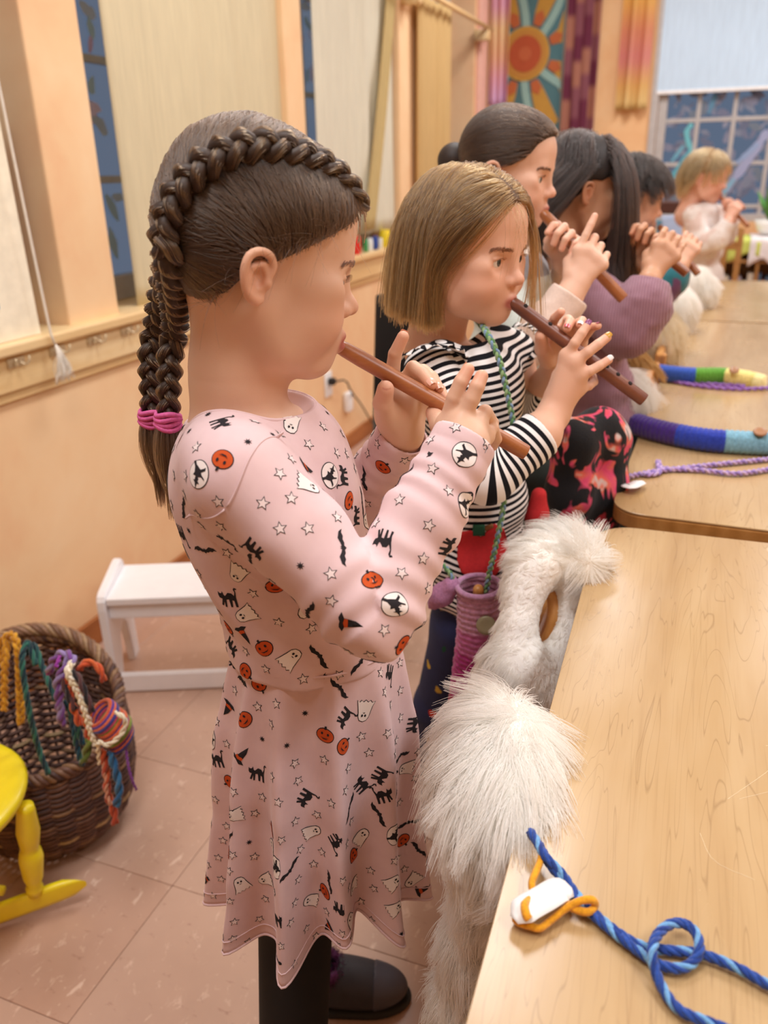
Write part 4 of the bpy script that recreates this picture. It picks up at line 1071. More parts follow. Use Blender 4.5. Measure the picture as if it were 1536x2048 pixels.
for k, (yy, xx) in enumerate(((2.06, -0.090), (2.38, -0.080), (3.1, -0.075), (3.65, -0.085))):
    simple_chair(('wooden chair under the white fur cover beside the purple case', 'wooden chair under the cream fur cover', 'wooden chair under the bluish white fur cover', 'wooden chair under the farthest white fur cover')[k], xx, yy, 0.84, 0.20)

# ================================================================== things lying on the tables
M_KNIT = vcol_mat('knitted_wool', 0.95, 0.6, 420, sheen=0.4, spec=0.15, var=0.22)
def knit_case(pts, rad, segs, label, button=None, name='knitted_case', ends=True):
    """A knitted flute case: rows of ribbing round a soft tube, colour by length."""
    P = smooth_path(pts, 160); s = np.linspace(0, 1, 160); T, N, B = frames(P); n = 26; V = []; C = []
    prof = rad * np.clip(np.minimum(s / 0.03, (1 - s) / 0.03), 0.0, 1) ** 0.5 if ends else rad * np.ones(160)
    stops = [a for a, c in segs]
    for i in range(160):
        k = max(j for j in range(len(stops)) if stops[j] <= s[i]); c = np.array(srgb(segs[k][1]))
        for j in range(n):
            a = 2 * PI * j / n; r = prof[i] * (1 + 0.05 * math.cos(s[i] * 40 * 2 * PI) + 0.03 * math.cos(a * 13 + (math.floor(s[i] * 40) % 2) * PI)) * (0.92 if abs(math.sin(a)) > 0.9 else 1)
            V.append(P[i] + r * (math.cos(a) * N[i] + math.sin(a) * B[i])); C.append(c)
    F = [(i * n + j, i * n + (j + 1) % n, (i + 1) * n + (j + 1) % n, (i + 1) * n + j) for i in range(159) for j in range(n)]
    if ends: F += [tuple(range(n - 1, -1, -1)), tuple(159 * n + j for j in range(n))]
    return mesh_obj(name, V, F, M_KNIT, None, True, np.array(C))
z = TZ + 0.0225
c1 = knit_case([onz(1262, 845, z), onz(1320, 862, z), onz(1400, 878, z), onz(1470, 884, z), onz(1560, 888, z), onz(1660, 892, z)], 0.022, [(0, '#42267A'), (0.30, '#2B3FA6'), (0.52, '#7DAFC4'), (0.8, '#5F97B4')], 'x')
tag(c1, 'purple, blue and pale blue knitted flute case lying on the middle table', 'flute case', 'knitted flute cases on the middle table')
p = onz(1520, 866, TZ + 0.046)
Geo().lathe([(0, 0), (0.011, 0), (0.013, 0.002), (0.012, 0.005), (0.007, 0.004), (0, 0.004)], axis_matrix(p, p + np.array((0, -0.35, 1))), 20).build('wooden_button', plain('brown_button', '#A0704A', 0.4), c1)
z = TZ + 0.0215
c2 = knit_case([onz(1296, 742, z), onz(1340, 748, z), onz(1392, 752, z), onz(1440, 752, z), onz(1470, 755, z), onz(1500, 760, z - 0.008), onz(1532, 768, z - 0.012)], 0.021, [(0, '#3458B4'), (0.40, '#5E9A34'), (0.66, '#E9D98A'), (0.9, '#EFE3A4')], 'y')
tag(c2, 'blue, green and pale yellow knitted flute case lying on the middle table', 'flute case', 'knitted flute cases on the middle table')
p = onz(1468, 742, TZ + 0.043)
Geo().lathe([(0, 0), (0.010, 0), (0.012, 0.002), (0.011, 0.005), (0, 0.004)], axis_matrix(p, p + np.array((0, -0.5, 1))), 20).build('wooden_button', plain('brown_button', '#A0704A', 0.4), c2)
zc = TZ + 0.006
cord_thing('yarn_rope', [[onz(x, y, zc) for x, y in L] for L in ([(1302, 744), (1330, 758), (1400, 772), (1480, 778), (1540, 776)], [(1300, 738), (1345, 762), (1420, 768), (1490, 772)])], 0.005, ('#8A5CB0', '#9C74BC'), 'purple cord under the blue, green and yellow case')
cord_thing('yarn_rope', [[onz(x, y, zc) for x, y in L] for L in ([(1240, 972), (1246, 958), (1280, 948), (1330, 940), (1420, 930), (1500, 922), (1570, 915)], [(1312, 934), (1340, 938), (1400, 940), (1470, 947), (1530, 940), (1570, 932)], [(1316, 922), (1318, 944), (1290, 950)])], 0.0052, ('#A98AC0', '#C3A9CE', '#8C74B4'), 'lilac plaited cord looped on the middle table', kind='braid')
def paper_tag(pts, label, mat, curl=0.006):
    """A small cut strip of card, curled, with thickness."""
    P = smooth_path(pts, 24); T, N, B = frames(P); S = np.cross(T, (0, 0, 1)); S /= np.linalg.norm(S, axis=1)[:, None]
    s = np.linspace(0, 1, 24); w = 0.0115 * np.clip(np.sin(PI * np.clip(s, 0.02, 0.98)) * 2.2, 0, 1) ** 0.5
    V = np.concatenate([P + S * w[:, None], P + np.array((0, 0, 0.0008)), P - S * w[:, None]]); n = 24
    F = [(k * n + i, k * n + i + 1, (k + 1) * n + i + 1, (k + 1) * n + i) for k in (0, 1) for i in range(n - 1)]
    o = mesh_obj('paper_tag', V, F, mat, None); md = o.modifiers.new('t', 'SOLIDIFY'); md.thickness = 0.0006
    return tag(o, label, 'tag')
M_CARD = plain('white_card', '#F3F2F0', 0.6)
paper_tag([onz(1250, 968, zc + 0.006), onz(1262, 972, zc + 0.008), onz(1284, 962, zc + 0.004)], 'small white tag tied to the lilac cord', M_CARD)
zc = TZ + 0.006
blue = ('#2B4C9A', '#203C84', '#6FA3D2', '#274690')
L1 = [(1060, 1662, 0.012), (1074, 1684, 0.012), (1092, 1715, 0.012), (1122, 1745, 0.004), (1150, 1785, 0), (1190, 1828, 0), (1240, 1868, 0), (1285, 1893, 0), (1330, 1900, 0), (1400, 1908, 0), (1470, 1934, 0), (1540, 1972, 0), (1600, 2000, 0)]
L2 = [(1062, 1668, 0.008), (1080, 1692, 0.010), (1100, 1730, 0.006), (1130, 1765, 0), (1160, 1805, 0), (1215, 1855, 0), (1280, 1905, 0), (1320, 1930, 0), (1360, 1937, 0), (1385, 1925, 0), (1399, 1900, 0.004), (1393, 1868, 0.006), (1370, 1848, 0.006), (1340, 1849, 0.008), (1314, 1872, 0.010), (1304, 1905, 0.010), (1312, 1945, 0.004), (1330, 1985, 0), (1362, 2022, 0), (1420, 2046, 0), (1480, 2070, 0)]
cord_thing('yarn_rope', [[onz(x, y, zc + o) for x, y, o in L] for L in (L1, L2)], 0.0040, blue, 'blue twisted yarn cord with a loop lying on the near table', strands=4, seg=6)
yc = ('#DE9A22', '#E3A42E')
cord_thing('yarn_rope', [[onz(x, y, zc + o) for x, y, o in L] for L in ([(1086, 1700, 0.010), (1078, 1730, 0.008), (1064, 1765, 0.006), (1066, 1790, 0.004), (1050, 1808, 0.012), (1052, 1828, 0.012), (1058, 1838, 0.010)],
    [(1036, 1822, 0.002), (1032, 1840, 0), (1060, 1852, 0.0), (1080, 1856, 0), (1100, 1842, 0), (1130, 1818, 0.004), (1160, 1802, 0.010), (1184, 1800, 0.010), (1190, 1812, 0.004), (1176, 1824, 0.004), (1150, 1818, 0.004), (1132, 1806, 0.004)])], 0.0030, yc, 'golden yellow yarn cord tied to the blue cord on the near table', kind='plain')
paper_tag([onz(1028, 1840, TZ + 0.012), onz(1050, 1818, TZ + 0.016), onz(1088, 1796, TZ + 0.016), onz(1120, 1778, TZ + 0.014), onz(1146, 1784, TZ + 0.010)], 'curled white tag on the golden yarn at the near table edge', M_CARD)

# ================================================================== far end of the room
M_SHELF = m_wood('shelf_wood', '#A87842', '#B98A52', '#C79A62', 0.4, 1.5, 0)
sh = empty('bookshelf', (0.45, 5.6, 0), 'low wooden bookshelf under the far window behind the far table', 'shelf')
def sb(nm, lo, hi, m=None): o = Geo().box(lo, hi, 0.004).build(nm, m or M_SHELF, None, False); o.parent = sh; return o
sb('side_panel', (-0.42, 0, 0), (-0.40, 0.3, 0.86)); sb('side_panel', (0.55, 0, 0), (0.57, 0.3, 0.86)); sb('divider', (-0.18, 0.0, 0.0), (-0.16, 0.3, 0.74))
for zz in (0.05, 0.40, 0.74): sb('shelf_board', (-0.40, 0.0, zz), (0.55, 0.3, zz + 0.02))
sb('back_panel', (-0.40, 0.28, 0), (0.55, 0.295, 0.86)); sb('shelf_board', (-0.42, -0.01, 0.861), (0.57, 0.31, 0.88))
q = np.random.default_rng(8); bcol = ['#C9CBD6', '#5E5A86', '#7A4A4A', '#D9D3C4', '#4E6C8C', '#A7A2B4', '#8C5C6C', '#B9C4CE']
nb = 0
for zz in (0.761, 0.421):
    x = 0.45 - 0.39 if zz < 0.6 else 0.45 - 0.12
    while x < 0.52:
        w = 0.014 + 0.02 * q.random(); h = (0.075 + 0.02 * q.random()) if zz > 0.6 else 0.2 + 0.08 * q.random()
        c = bcol[q.integers(8)]; g = Geo().box((x, 5.625, zz), (x + w, 5.80, zz + h), 0.002)
        o = g.build('book', plain('book_' + c[1:], c, 0.6), None, False)
        nb += 1; tag(o, '%s upright book in the %s row of the far bookshelf' % ({'#C9CBD6': 'pale grey', '#5E5A86': 'violet', '#7A4A4A': 'brick red', '#D9D3C4': 'cream', '#4E6C8C': 'blue', '#A7A2B4': 'lilac grey', '#8C5C6C': 'dusty pink', '#B9C4CE': 'silver blue'}[c], 'upper' if zz > 0.6 else 'lower'), 'book', 'books in the far bookshelf'); x += w + 0.0015
# white cloth, green cloth and plant on the shelf
def drape(name, x0, x1, y0, y1, zt, hang, col, label, seed):
    n = 16; V = []; q = np.random.default_rng(seed)
    for i in range(n + 1):
        for j in range(n + 1):
            x = x0 + (x1 - x0) * i / n; s = j / n * (y1 - y0 + hang)
            if s < y1 - y0: V.append((x, y1 - s, zt + 0.003))
            else: V.append((x + 0.01 * math.sin(i), y0 - 0.012 - 0.012 * math.sin(i * 1.1 + seed), zt + 0.003 - (s - (y1 - y0)) * (0.8 + 0.2 * math.sin(i * 0.7 + seed))))
    F = [(i * (n + 1) + j, i * (n + 1) + j + 1, (i + 1) * (n + 1) + j + 1, (i + 1) * (n + 1) + j) for i in range(n) for j in range(n)]
    o = mesh_obj(name, V, F, plain('cloth_' + col[1:], col, 0.9), None); o.modifiers.new('t', 'SOLIDIFY').thickness = 0.002
    return tag(o, label, 'cloth')
drape('shelf_cloth', 0.10, 0.62, 5.585, 5.9, 0.881, 0.14, '#C9D36A', 'yellow green cloth hanging over the far bookshelf', 2)
drape('shelf_cloth', 0.22, 0.70, 5.565, 5.9, 0.887, 0.20, '#E9E4E6', 'white cloth hanging over the far bookshelf', 3)
fp = empty('potted_plant', (0.33, 5.74, 0.892), 'small green plant in a white bowl on the far bookshelf', 'plant')
Geo().lathe([(0.04, 0), (0.08, 0.03), (0.10, 0.09), (0.092, 0.09), (0.07, 0.03), (0, 0.03)], np.array([[1, 0, 0, 0.33], [0, 1, 0, 5.74], [0, 0, 1, 0.892], [0, 0, 0, 1]])).build('bowl', plain('white_glaze', '#EDEDEA', 0.3), fp)
for k in range(16):
    a = k * 2.4; L = 0.07 + 0.05 * (k % 3); P = smooth_path([(0.33, 5.74, 0.95), (0.33 + L * 0.5 * math.cos(a), 5.74 + L * 0.5 * math.sin(a), 1.05), (0.33 + L * math.cos(a), 5.74 + L * math.sin(a), 1.08 + 0.03 * (k % 4))], 6)
    T, N, B = frames(P); S = np.cross(T, (0, 0, 1)); S /= np.linalg.norm(S, axis=1)[:, None]; w = np.array((0.004, 0.014, 0.022, 0.02, 0.012, 0.002))[:, None]
    Geo().add(np.concatenate([P + S * w, P - S * w]), [(i, i + 1, 7 + i, 6 + i) for i in range(5)]).build('leaf', plain('green_leaf', '#4E8C3A', 0.5), fp)
# stand with blue cards and a brown board behind the boy
FS = Frame(1340, 5.4)
st = empty('music_stand', FS(1342, 560), 'dark brown music stand with blue cards behind the boy', 'stand')
quad_panel([FS(1318, 402), FS(1362, 402), FS(1360, 428), FS(1316, 428)], 0.02, 'desk', plain('dark_brown_wood', '#4A2418', 0.5), st, FS, bow=0)
quad_panel([FS(1322, 432, -0.03), FS(1364, 430, -0.03), FS(1364, 482, -0.03), FS(1330, 484, -0.03)], 0.006, 'card', plain('pale_blue_card', '#A9C0E4', 0.7, 0.12, 18), st, FS, bow=0)
quad_panel([FS(1312, 440, 0.0), FS(1324, 440, 0.0), FS(1326, 480, 0.0), FS(1312, 480, 0.0)], 0.006, 'card', plain('teal_card', '#5C8CA4', 0.7, 0.12, 18), st, FS, bow=0)
p = FS(1342, 440, 0.03); Geo().tube([p, (p[0], p[1], 0.01)], 0.014, 10).build('post', M_BLK, st); Geo().lathe([(0.16, 0), (0.16, 0.012), (0.02, 0.02), (0.014, 0.03)], np.array([[1, 0, 0, p[0]], [0, 1, 0, p[1]], [0, 0, 1, 0.0005], [0, 0, 0, 1]])).build('base', M_BLK, st)
FD = Frame(1470, 5.0)
wc_ = empty('wooden_chair', FD(1468, 560), 'brown wooden chair behind the child in a pale sweater', 'chair')
for x in (1455, 1484):
    p = FD(x, 455); Geo().box((p[0] - 0.015, p[1] - 0.015, 0), (p[0] + 0.015, p[1] + 0.015, p[2]), 0.004).build('leg', M_SHELF, wc_, False)
for y_ in (462, 490):
    a = FD(1455, y_); b = FD(1484, y_); Geo().box((a[0], a[1] - 0.01, a[2] - 0.025), (b[0], b[1] + 0.01, a[2] + 0.02), 0.004).build('back_slat', M_SHELF, wc_, False)
a = FD(1455, 520); b = FD(1484, 520); Geo().box((a[0] - 0.15, a[1] - 0.33, 0.43), (b[0] + 0.15, b[1] + 0.02, 0.45), 0.006).build('seat', M_SHELF, wc_, False)
for dx in (-0.13, 0.13): Geo().box(((a[0] + b[0]) / 2 + dx - 0.015, a[1] - 0.31, 0), ((a[0] + b[0]) / 2 + dx + 0.015, a[1] - 0.28, 0.43), 0.004).build('leg', M_SHELF, wc_, False)
# ================================================================== people: heads, hands, hair, prints
class Local:
    """A field written in head-local metres (x forward, y left, z up) placed in the world."""
    def __init__(s, fld, c, R, sc): s.f = fld; s.c = np.asarray(c, float); s.R = R; s.s = sc
    def to(s, p): return (p - s.c) @ s.R / s.s
    def out(s, q): return s.c + (np.asarray(q, float) * s.s) @ s.R.T
    def __call__(s, p): return s.f(s.to(p)) * s.s
def head_axes(fr, yaw, pitch=0.0, roll=0.0):
    """yaw > 0 turns the face away from the camera; columns: forward, left, up (faces image right at yaw 0)."""
    a = math.radians(yaw); f = fr.r * math.cos(a) + fr.v * math.sin(a); l = np.cross(fr.z, f); u = fr.z
    p = math.radians(pitch); f, u = f * math.cos(p) + u * math.sin(p), u * math.cos(p) - f * math.sin(p)
    q = math.radians(roll); l, u = l * math.cos(q) + u * math.sin(q), u * math.cos(q) - l * math.sin(q)
    return np.column_stack([f, l, u])
def head_field(pursed=True, nose=1.0, jaw=1.0, detail=True, cheek=1.0, neck=None, ears=True, back=0.0):
    h = Field(); h.PAD = 0.035
    h.ell((-0.010 + back * 0.5, 0, 0.026), (0.084 - back * 0.5, 0.073, 0.077))
    h.ell((0.028, 0, 0.034), (0.056, 0.060, 0.052), k=0.025)
    h.ell((0.024, 0, -0.030), (0.056, 0.057, 0.070), k=0.022)
    for s in (-1, 1):
        h.chain([(-0.004, s * 0.050, -0.040), (0.022, s * 0.040 * jaw, -0.070), (0.054, s * 0.014, -0.086)], [0.017, 0.016, 0.014], k=0.022)
        h.ell((0.048, s * 0.034, -0.044), (0.030 * cheek, 0.027 * cheek, 0.030), k=0.018)
        h.ell((0.050, s * 0.044, -0.016), (0.024, 0.016, 0.014), k=0.016)
    h.ell((0.060, 0, -0.087), (0.020, 0.021, 0.016), k=0.020)
    h.cap((0.066, -0.026, 0.006), (0.066, 0.026, 0.006), 0.013, k=0.018)
    h.ell((0.062, 0, -0.062), (0.024, 0.027, 0.022), k=0.016)
    if detail:
        for s in (-1, 1): h.ell((0.088, s * 0.031, -0.011), (0.019, 0.019, 0.012), k=0.011, mode='s')
        h.cap((0.074, 0, 0.000), (0.0855, 0, -0.026), 0.0062, 0.0070, k=0.012)
    n = 0.0905 + 0.004 * (nose - 1)
    h.ell((n, 0, -0.0335), (0.0098, 0.0095, 0.0085), k=0.008)
    if not detail: h.cap((0.072, 0, 0.0), (0.084, 0, -0.026), 0.0065, 0.0075, k=0.012)
    for s in (-1, 1):
        h.ell((0.0825, s * 0.0098, -0.0372), (0.0085, 0.0066, 0.0064), k=0.005)
        if detail: h.ell((0.0865, s * 0.0052, -0.0440), (0.0042, 0.0026, 0.0030), k=0.002, mode='s')
    if detail:
        h.cap((0.0805, 0, -0.046), (0.083, 0, -0.054), 0.0022, k=0.004, mode='u')
        for s in (-1, 1):
            e = np.array((0.0625, s * 0.0305, -0.0105)); h.ell(e, (0.0136,) * 3, k=0.005)
            h.ell(e + (0.0145, s * 0.001, -0.0008), (0.0090, 0.0130, 0.0072), k=0.0015, mode='s')
            h.cap(e + (0.0122, s * -0.010, 0.0064), e + (0.0108, s * 0.011, 0.0056), 0.0013, k=0.003)
    w = 0.0115 if pursed else 0.019; pr = 0.0035 if pursed else 0.0
    h.chain([(0.0755, -w * 1.2, -0.0660), (0.0815 + pr, -w * 0.45, -0.0618), (0.0822 + pr, 0, -0.0626), (0.0815 + pr, w * 0.45, -0.0618), (0.0755, w * 1.2, -0.0660)], [0.0030, 0.0040, 0.0038, 0.0040, 0.0030], k=0.006)
    h.chain([(0.0755, -w * 1.1, -0.0665), (0.0820 + pr, 0, -0.0715), (0.0755, w * 1.1, -0.0665)], [0.0035, 0.0056, 0.0035], k=0.005)
    if detail: h.cap((0.089 + pr, -w * 0.95, -0.0662), (0.089 + pr, w * 0.95, -0.0662), 0.0022, k=0.003, mode='s')
    for s in ((-1, 1) if ears else ()):
        o = np.array((-0.008, s * 0.073, -0.013)); out = np.array((0, s, 0.0))
        es = 0.84; E = lambda f, u, d=0.0: o + np.array((f * es, s * (0.004 + d - 0.25 * f * 0.9), u * es))
        h.ell(o + (0.0, s * 0.002, 0), (0.0098, 0.0046, 0.0175), k=0.006)
        hx = smooth_path([E(0.010, 0.000), E(0.0135, 0.013, 0.001), E(0.009, 0.0235, 0.003), E(-0.002, 0.0265, 0.004), E(-0.012, 0.0215, 0.005), E(-0.0158, 0.009, 0.005), E(-0.0140, -0.005, 0.004), E(-0.0085, -0.0155, 0.0025), E(-0.001, -0.0215, 0.001), E(0.004, -0.0200, 0.000)], 22)
        h.chain(list(hx), list(np.interp(np.linspace(0, 1, 22), [0, 0.2, 0.5, 0.75, 0.9, 1], [0.0024, 0.0028, 0.0030, 0.0029, 0.0043, 0.0036])), k=0.0030)
        if detail:
            h.chain([E(0.002, 0.014, 0.001), E(-0.007, 0.010, 0.002), E(-0.0095, -0.002, 0.002), E(-0.004, -0.012, 0.001)], [0.0026, 0.0028, 0.0028, 0.0026], k=0.003)
            h.ell(E(0.000, 0.001, 0.0035), (0.0056, 0.0060, 0.0082), k=0.0025, mode='s')
            h.ell(E(0.010, -0.004, 0.002), (0.0032, 0.0028, 0.0042), k=0.003)
    if neck: h.chain(neck[0], neck[1], k=0.022)
    return h
LIPS = srgb('#B0605A')
def skin_colours(q, base, blush=1.0, ear=True):
    """Skin tone by place on the head: redder lips, cheeks, nose tip and ears."""
    c = np.tile(np.array(base), (len(q), 1))
    def g(cen, r): return np.exp(-(((q - cen) / r) ** 2).sum(1))
    for s in (-1, 1):
        w = g((0.058, s * 0.040, -0.040), (0.03, 0.025, 0.024)) * 0.45 * blush; c = c * (1 - w[:, None]) + np.array((c[0][0] * 1.02, c[0][1] * 0.72, c[0][2] * 0.66)) * w[:, None]
        w = np.clip(1.3 * g((-0.014, s * 0.082, -0.016), (0.026, 0.014, 0.034)), 0, 1) * 0.35; c = c * (1 - w[:, None]) + np.array((c[0][0] * 1.02, c[0][1] * 0.70, c[0][2] * 0.62)) * w[:, None]
    w = g((0.097, 0, -0.034), (0.016, 0.016, 0.014)) * 0.35; c = c * (1 - w[:, None]) + np.array((c[0][0], c[0][1] * 0.72, c[0][2] * 0.68)) * w[:, None]
    w = np.clip(g((0.0875, 0, -0.0668), (0.012, 0.0130, 0.0078)) * 2.6, 0, 1) * 0.9; c = c * (1 - w[:, None]) + np.array(LIPS) * w[:, None]
    return np.clip(c, 0, 1)
class Hand:
    """Adds a palm and five separate jointed fingers to a field from world joints."""
    def __init__(s, fld, wrist, knuckles, fingers, thumb, r=0.0070, palm_n=None, wr=0.019, thick=0.010):
        w = np.asarray(wrist); K = [np.asarray(k) for k in knuckles]
        for i, k in enumerate(K): fld.cap(w + (k - w) * 0.12, k, wr * 0.72, thick * (0.98 if i < 3 else 0.9), k=0.011)
        for i in range(3): fld.cap(K[i], K[i + 1], thick * 0.92, k=0.008)
        s.tips = []
        for i, (k, f) in enumerate(zip(K, fingers)):
            rr = r * (1.02, 1.06, 1.0, 0.88)[i]; P = [k] + [np.asarray(p) for p in f]; n = len(P)
            rad = [rr * (1.12, 1.03, 0.97, 0.86, 0.8)[j] for j in range(n)]
            for j in range(n - 1): fld.cap(P[j], P[j + 1], rad[j], rad[j + 1], k=0.0045 if j == 0 else 0.0012)
            s.tips.append((P[-2], P[-1], rr))
        T = [np.asarray(p) for p in thumb]; m = len(T); tr = [0.0130, 0.0100, 0.0085, 0.0075][:m]
        for j in range(m - 1): fld.cap(T[j], T[j + 1], tr[j], tr[j + 1], k=0.010 if j == 0 else 0.003)
        s.tips.append((T[-2], T[-1], r * 1.15))
def nails(tips, up, parent, cols, mat=None):
    """Thin nail plates on the finger ends, facing up(i)."""
    for i, (a, b, r) in enumerate(tips):
        n = up[i] if i < len(up) else None
        if n is None: continue
        d = nrm(b - a); n = nrm(n - d * n.dot(d)); w = np.cross(d, n); c = b + d * r * 0.15 + n * r * 0.70; V = []
        for u in np.linspace(-1, 1, 5):
            for v in np.linspace(-1, 1, 5):
                k = math.sqrt(max(0, 1 - 0.35 * u * u)); V.append(c + d * (u * r * 0.72) + w * (v * r * 0.62 * k) + n * r * (0.22 - 0.24 * v * v - 0.10 * u * u))
        F = [(i_ * 5 + j, i_ * 5 + j + 1, (i_ + 1) * 5 + j + 1, (i_ + 1) * 5 + j) for i_ in range(4) for j in range(4)]
        mesh_obj('fingernail', V, F, mat or vcol_mat('nail', 0.25, spec=0.5), parent, True, np.tile(srgb(cols[i % len(cols)]), (25, 1)))
M_SKIN = vcol_mat('skin', 0.48, 0.10, 900, spec=0.35, sss=0.15)
def flow_hair(fn, roots, d0, length, m=16, off=0.003, grav=0.5, pull=None, stiff=0.75, seed=0, jit=0.08, varlen=0.25, gfn=None):
    """Strands that leave the scalp along d0 and slide over the field fn under gravity or a pulling direction."""
    q = np.random.default_rng(seed); n = len(roots); L = np.broadcast_to(length, (n,)) * (1 + varlen * (q.random(n) - 0.5))
    P = roots.copy(); D = d0.copy(); S = np.zeros((n, m, 3)); S[:, 0] = P; st = (L / (m - 1))[:, None]
    o = off * (0.3 + 1.2 * q.random(n))
    J = q.normal(size=(n, 3)) * jit
    for i in range(1, m):
        t = i / (m - 1)
        G = np.tile((0, 0, -1.0), (n, 1)) if pull is None else pull(P, t)
        D = D * stiff + G * grav + J * 0.3
        D /= np.linalg.norm(D, axis=1)[:, None] + 1e-9
        P = P + D * st
        d = fn(P); near = np.nonzero(d < o * 3)[0]
        if len(near):
            g = grad(fn, P[near]); dn = (D[near] * g).sum(1); D[near] -= g * np.minimum(dn, 0)[:, None]
            pen = np.maximum(0, o[near] - d[near]); P[near] += g * pen[:, None]
        S[:, i] = P
    return S
def clump(S, k, amt, seed):
    """Gathers strands to k locks, growing towards the tips."""
    q = np.random.default_rng(seed); n, m = S.shape[:2]; c = q.choice(n, min(k, n), replace=False)
    from mathutils.kdtree import KDTree
    kd = KDTree(len(c))
    mid = S[:, m // 2]
    for i, j in enumerate(c): kd.insert(Vector(mid[j]), i)
    kd.balance(); own = np.array([c[kd.find(Vector(p))[1]] for p in mid])
    w = (np.linspace(0, 1, m) ** 0.8 * amt)[None, :, None]
    return S * (1 - w) + S[own] * w
def braid_hair(path, normals, r, pitch, n, seed, jit=0.10, m_per=0.0022, loose=0.0):
    """Three plaited locks, each a bundle of single hairs; returns (hairs, lock centre lines)."""
    q = np.random.default_rng(seed); path = np.asarray(path); L = path_len(path); m = max(12, int(L / m_per)); P = smooth_path(path, m)
    s0 = np.r_[0, np.cumsum(np.linalg.norm(np.diff(path, axis=0), axis=1))]; s = np.linspace(0, s0[-1], m)
    N = np.stack([np.interp(s, s0, normals[:, i]) for i in range(3)], 1); T = np.gradient(P, axis=0); T /= np.linalg.norm(T, axis=1)[:, None]
    N -= T * (N * T).sum(1)[:, None]; N /= np.linalg.norm(N, axis=1)[:, None]; B = np.cross(T, N)
    R = np.interp(s, np.linspace(0, s0[-1], len(r)), r); out = []; cl = []
    for k in range(3):
        a = 2 * PI * (s / pitch + k / 3); c = P + B * (np.sin(a) * R * 0.60)[:, None] + N * (np.sin(2 * a + 0.2) * R * 0.40)[:, None]; cl.append(c)
        w = (R * 0.50)[:, None]
        for _ in range(n):
            th = q.random() * 2 * PI; rad = q.random() ** 0.5 * (1.0 + loose * q.random()); tw = 0.6 * math.sin(th)
            ang = th + 0.35 * a; jj = noise3(np.c_[s * 40, np.full(m, q.random() * 50), np.zeros(m)], 1.0, k)[:, None] * jit * w
            out.append(c + (np.cos(ang)[:, None] * B * 1.05 + np.sin(ang)[:, None] * N) * w * rad + jj * B)
    mm = min(len(o) for o in out)
    return np.array([o[:mm] for o in out]), cl, R
# ------------------------------------------------------------------ flat prints laid on cloth
def ellipse(cx, cy, rx, ry, n=18, a0=0.0): return [(cx + rx * math.cos(2 * PI * k / n + a0), cy + ry * math.sin(2 * PI * k / n + a0)) for k in range(n)]
def star(r, q=0.45): return [((r if k % 2 == 0 else r * q) * math.sin(k * PI / 5), (r if k % 2 == 0 else r * q) * math.cos(k * PI / 5)) for k in range(10)]
def grow(P, d):
    c = np.mean(P, 0); return [tuple(np.array(p) + nrm(np.array(p) - c) * d) for p in P]
INK = '#2E2B2E'; WHT = '#EFE6E2'; ORG = '#C9562A'
GHOST = [(0, 1.35), (0.45, 1.2), (0.68, 0.75), (0.75, 0.2), (0.95, -0.6), (1.15, -1.3), (0.8, -1.05), (0.6, -1.3), (0.3, -1.05), (0.05, -1.3), (-0.25, -1.05), (-0.5, -1.3), (-0.75, -1.05), (-1.1, -1.25), (-0.85, -0.6), (-0.72, 0.2), (-0.65, 0.75), (-0.42, 1.2)]
BAT = [(0, 0.28), (0.12, 0.55), (0.2, 0.3), (0.6, 0.42), (1.2, 0.75), (2.1, 0.55), (2.5, 0.05), (2.0, 0.18), (1.55, -0.02), (1.1, 0.08), (0.7, -0.12), (0.3, -0.08), (0, -0.35), (-0.3, -0.08), (-0.7, -0.12), (-1.1, 0.08), (-1.55, -0.02), (-2.0, 0.18), (-2.5, 0.05), (-2.1, 0.55), (-1.2, 0.75), (-0.6, 0.42), (-0.2, 0.3), (-0.12, 0.55)]
CAT = [(-1.25, 0.35), (-1.2, 0.9), (-1.0, 0.65), (-0.75, 0.65), (-0.6, 0.95), (-0.5, 0.4), (-0.35, 0.3), (0.1, 0.75), (0.6, 0.7), (0.85, 0.35), (1.1, 0.9), (1.05, 1.35), (1.3, 1.65), (1.65, 1.5), (1.5, 1.35), (1.3, 1.4), (1.25, 0.9), (1.05, 0.1), (1.05, -1.2), (0.75, -1.2), (0.7, -0.35), (0.45, -0.25), (0.35, -1.2), (0.1, -1.2), (0.05, -0.15), (-0.3, -0.2), (-0.4, -1.2), (-0.65, -1.2), (-0.6, -0.4), (-0.85, -1.05), (-1.1, -0.95), (-0.8, -0.1), (-1.15, 0.05)]
HAT = [(-1.15, -0.75), (-0.55, -0.5), (-0.15, 1.35), (0.3, 0.6), (0.55, -0.5), (1.15, -0.75), (0.6, -1.0), (-0.6, -1.0)]
WITCH = [(-1.2, -0.55), (-0.7, -0.25), (-0.45, 0.15), (-0.55, 0.45), (-0.15, 0.4), (-0.1, 0.75), (-0.35, 0.8), (0.0, 0.95), (0.25, 1.5), (0.3, 0.95), (0.6, 0.85), (0.3, 0.7), (0.35, 0.5), (0.2, 0.35), (0.55, 0.2), (1.0, 0.35), (0.95, 0.2), (0.5, 0.0), (0.35, -0.15), (0.7, -0.5), (0.6, -0.8), (0.45, -0.6), (0.15, -0.35), (-0.3, -0.45), (-0.6, -0.5), (-1.0, -0.75)]
def spider():
    P = []
    for k in range(16):
        a = 2 * PI * k / 16; P.append(((0.75 if k % 2 else 0.30) * math.cos(a), (0.75 if k % 2 else 0.30) * math.sin(a)))
    return P
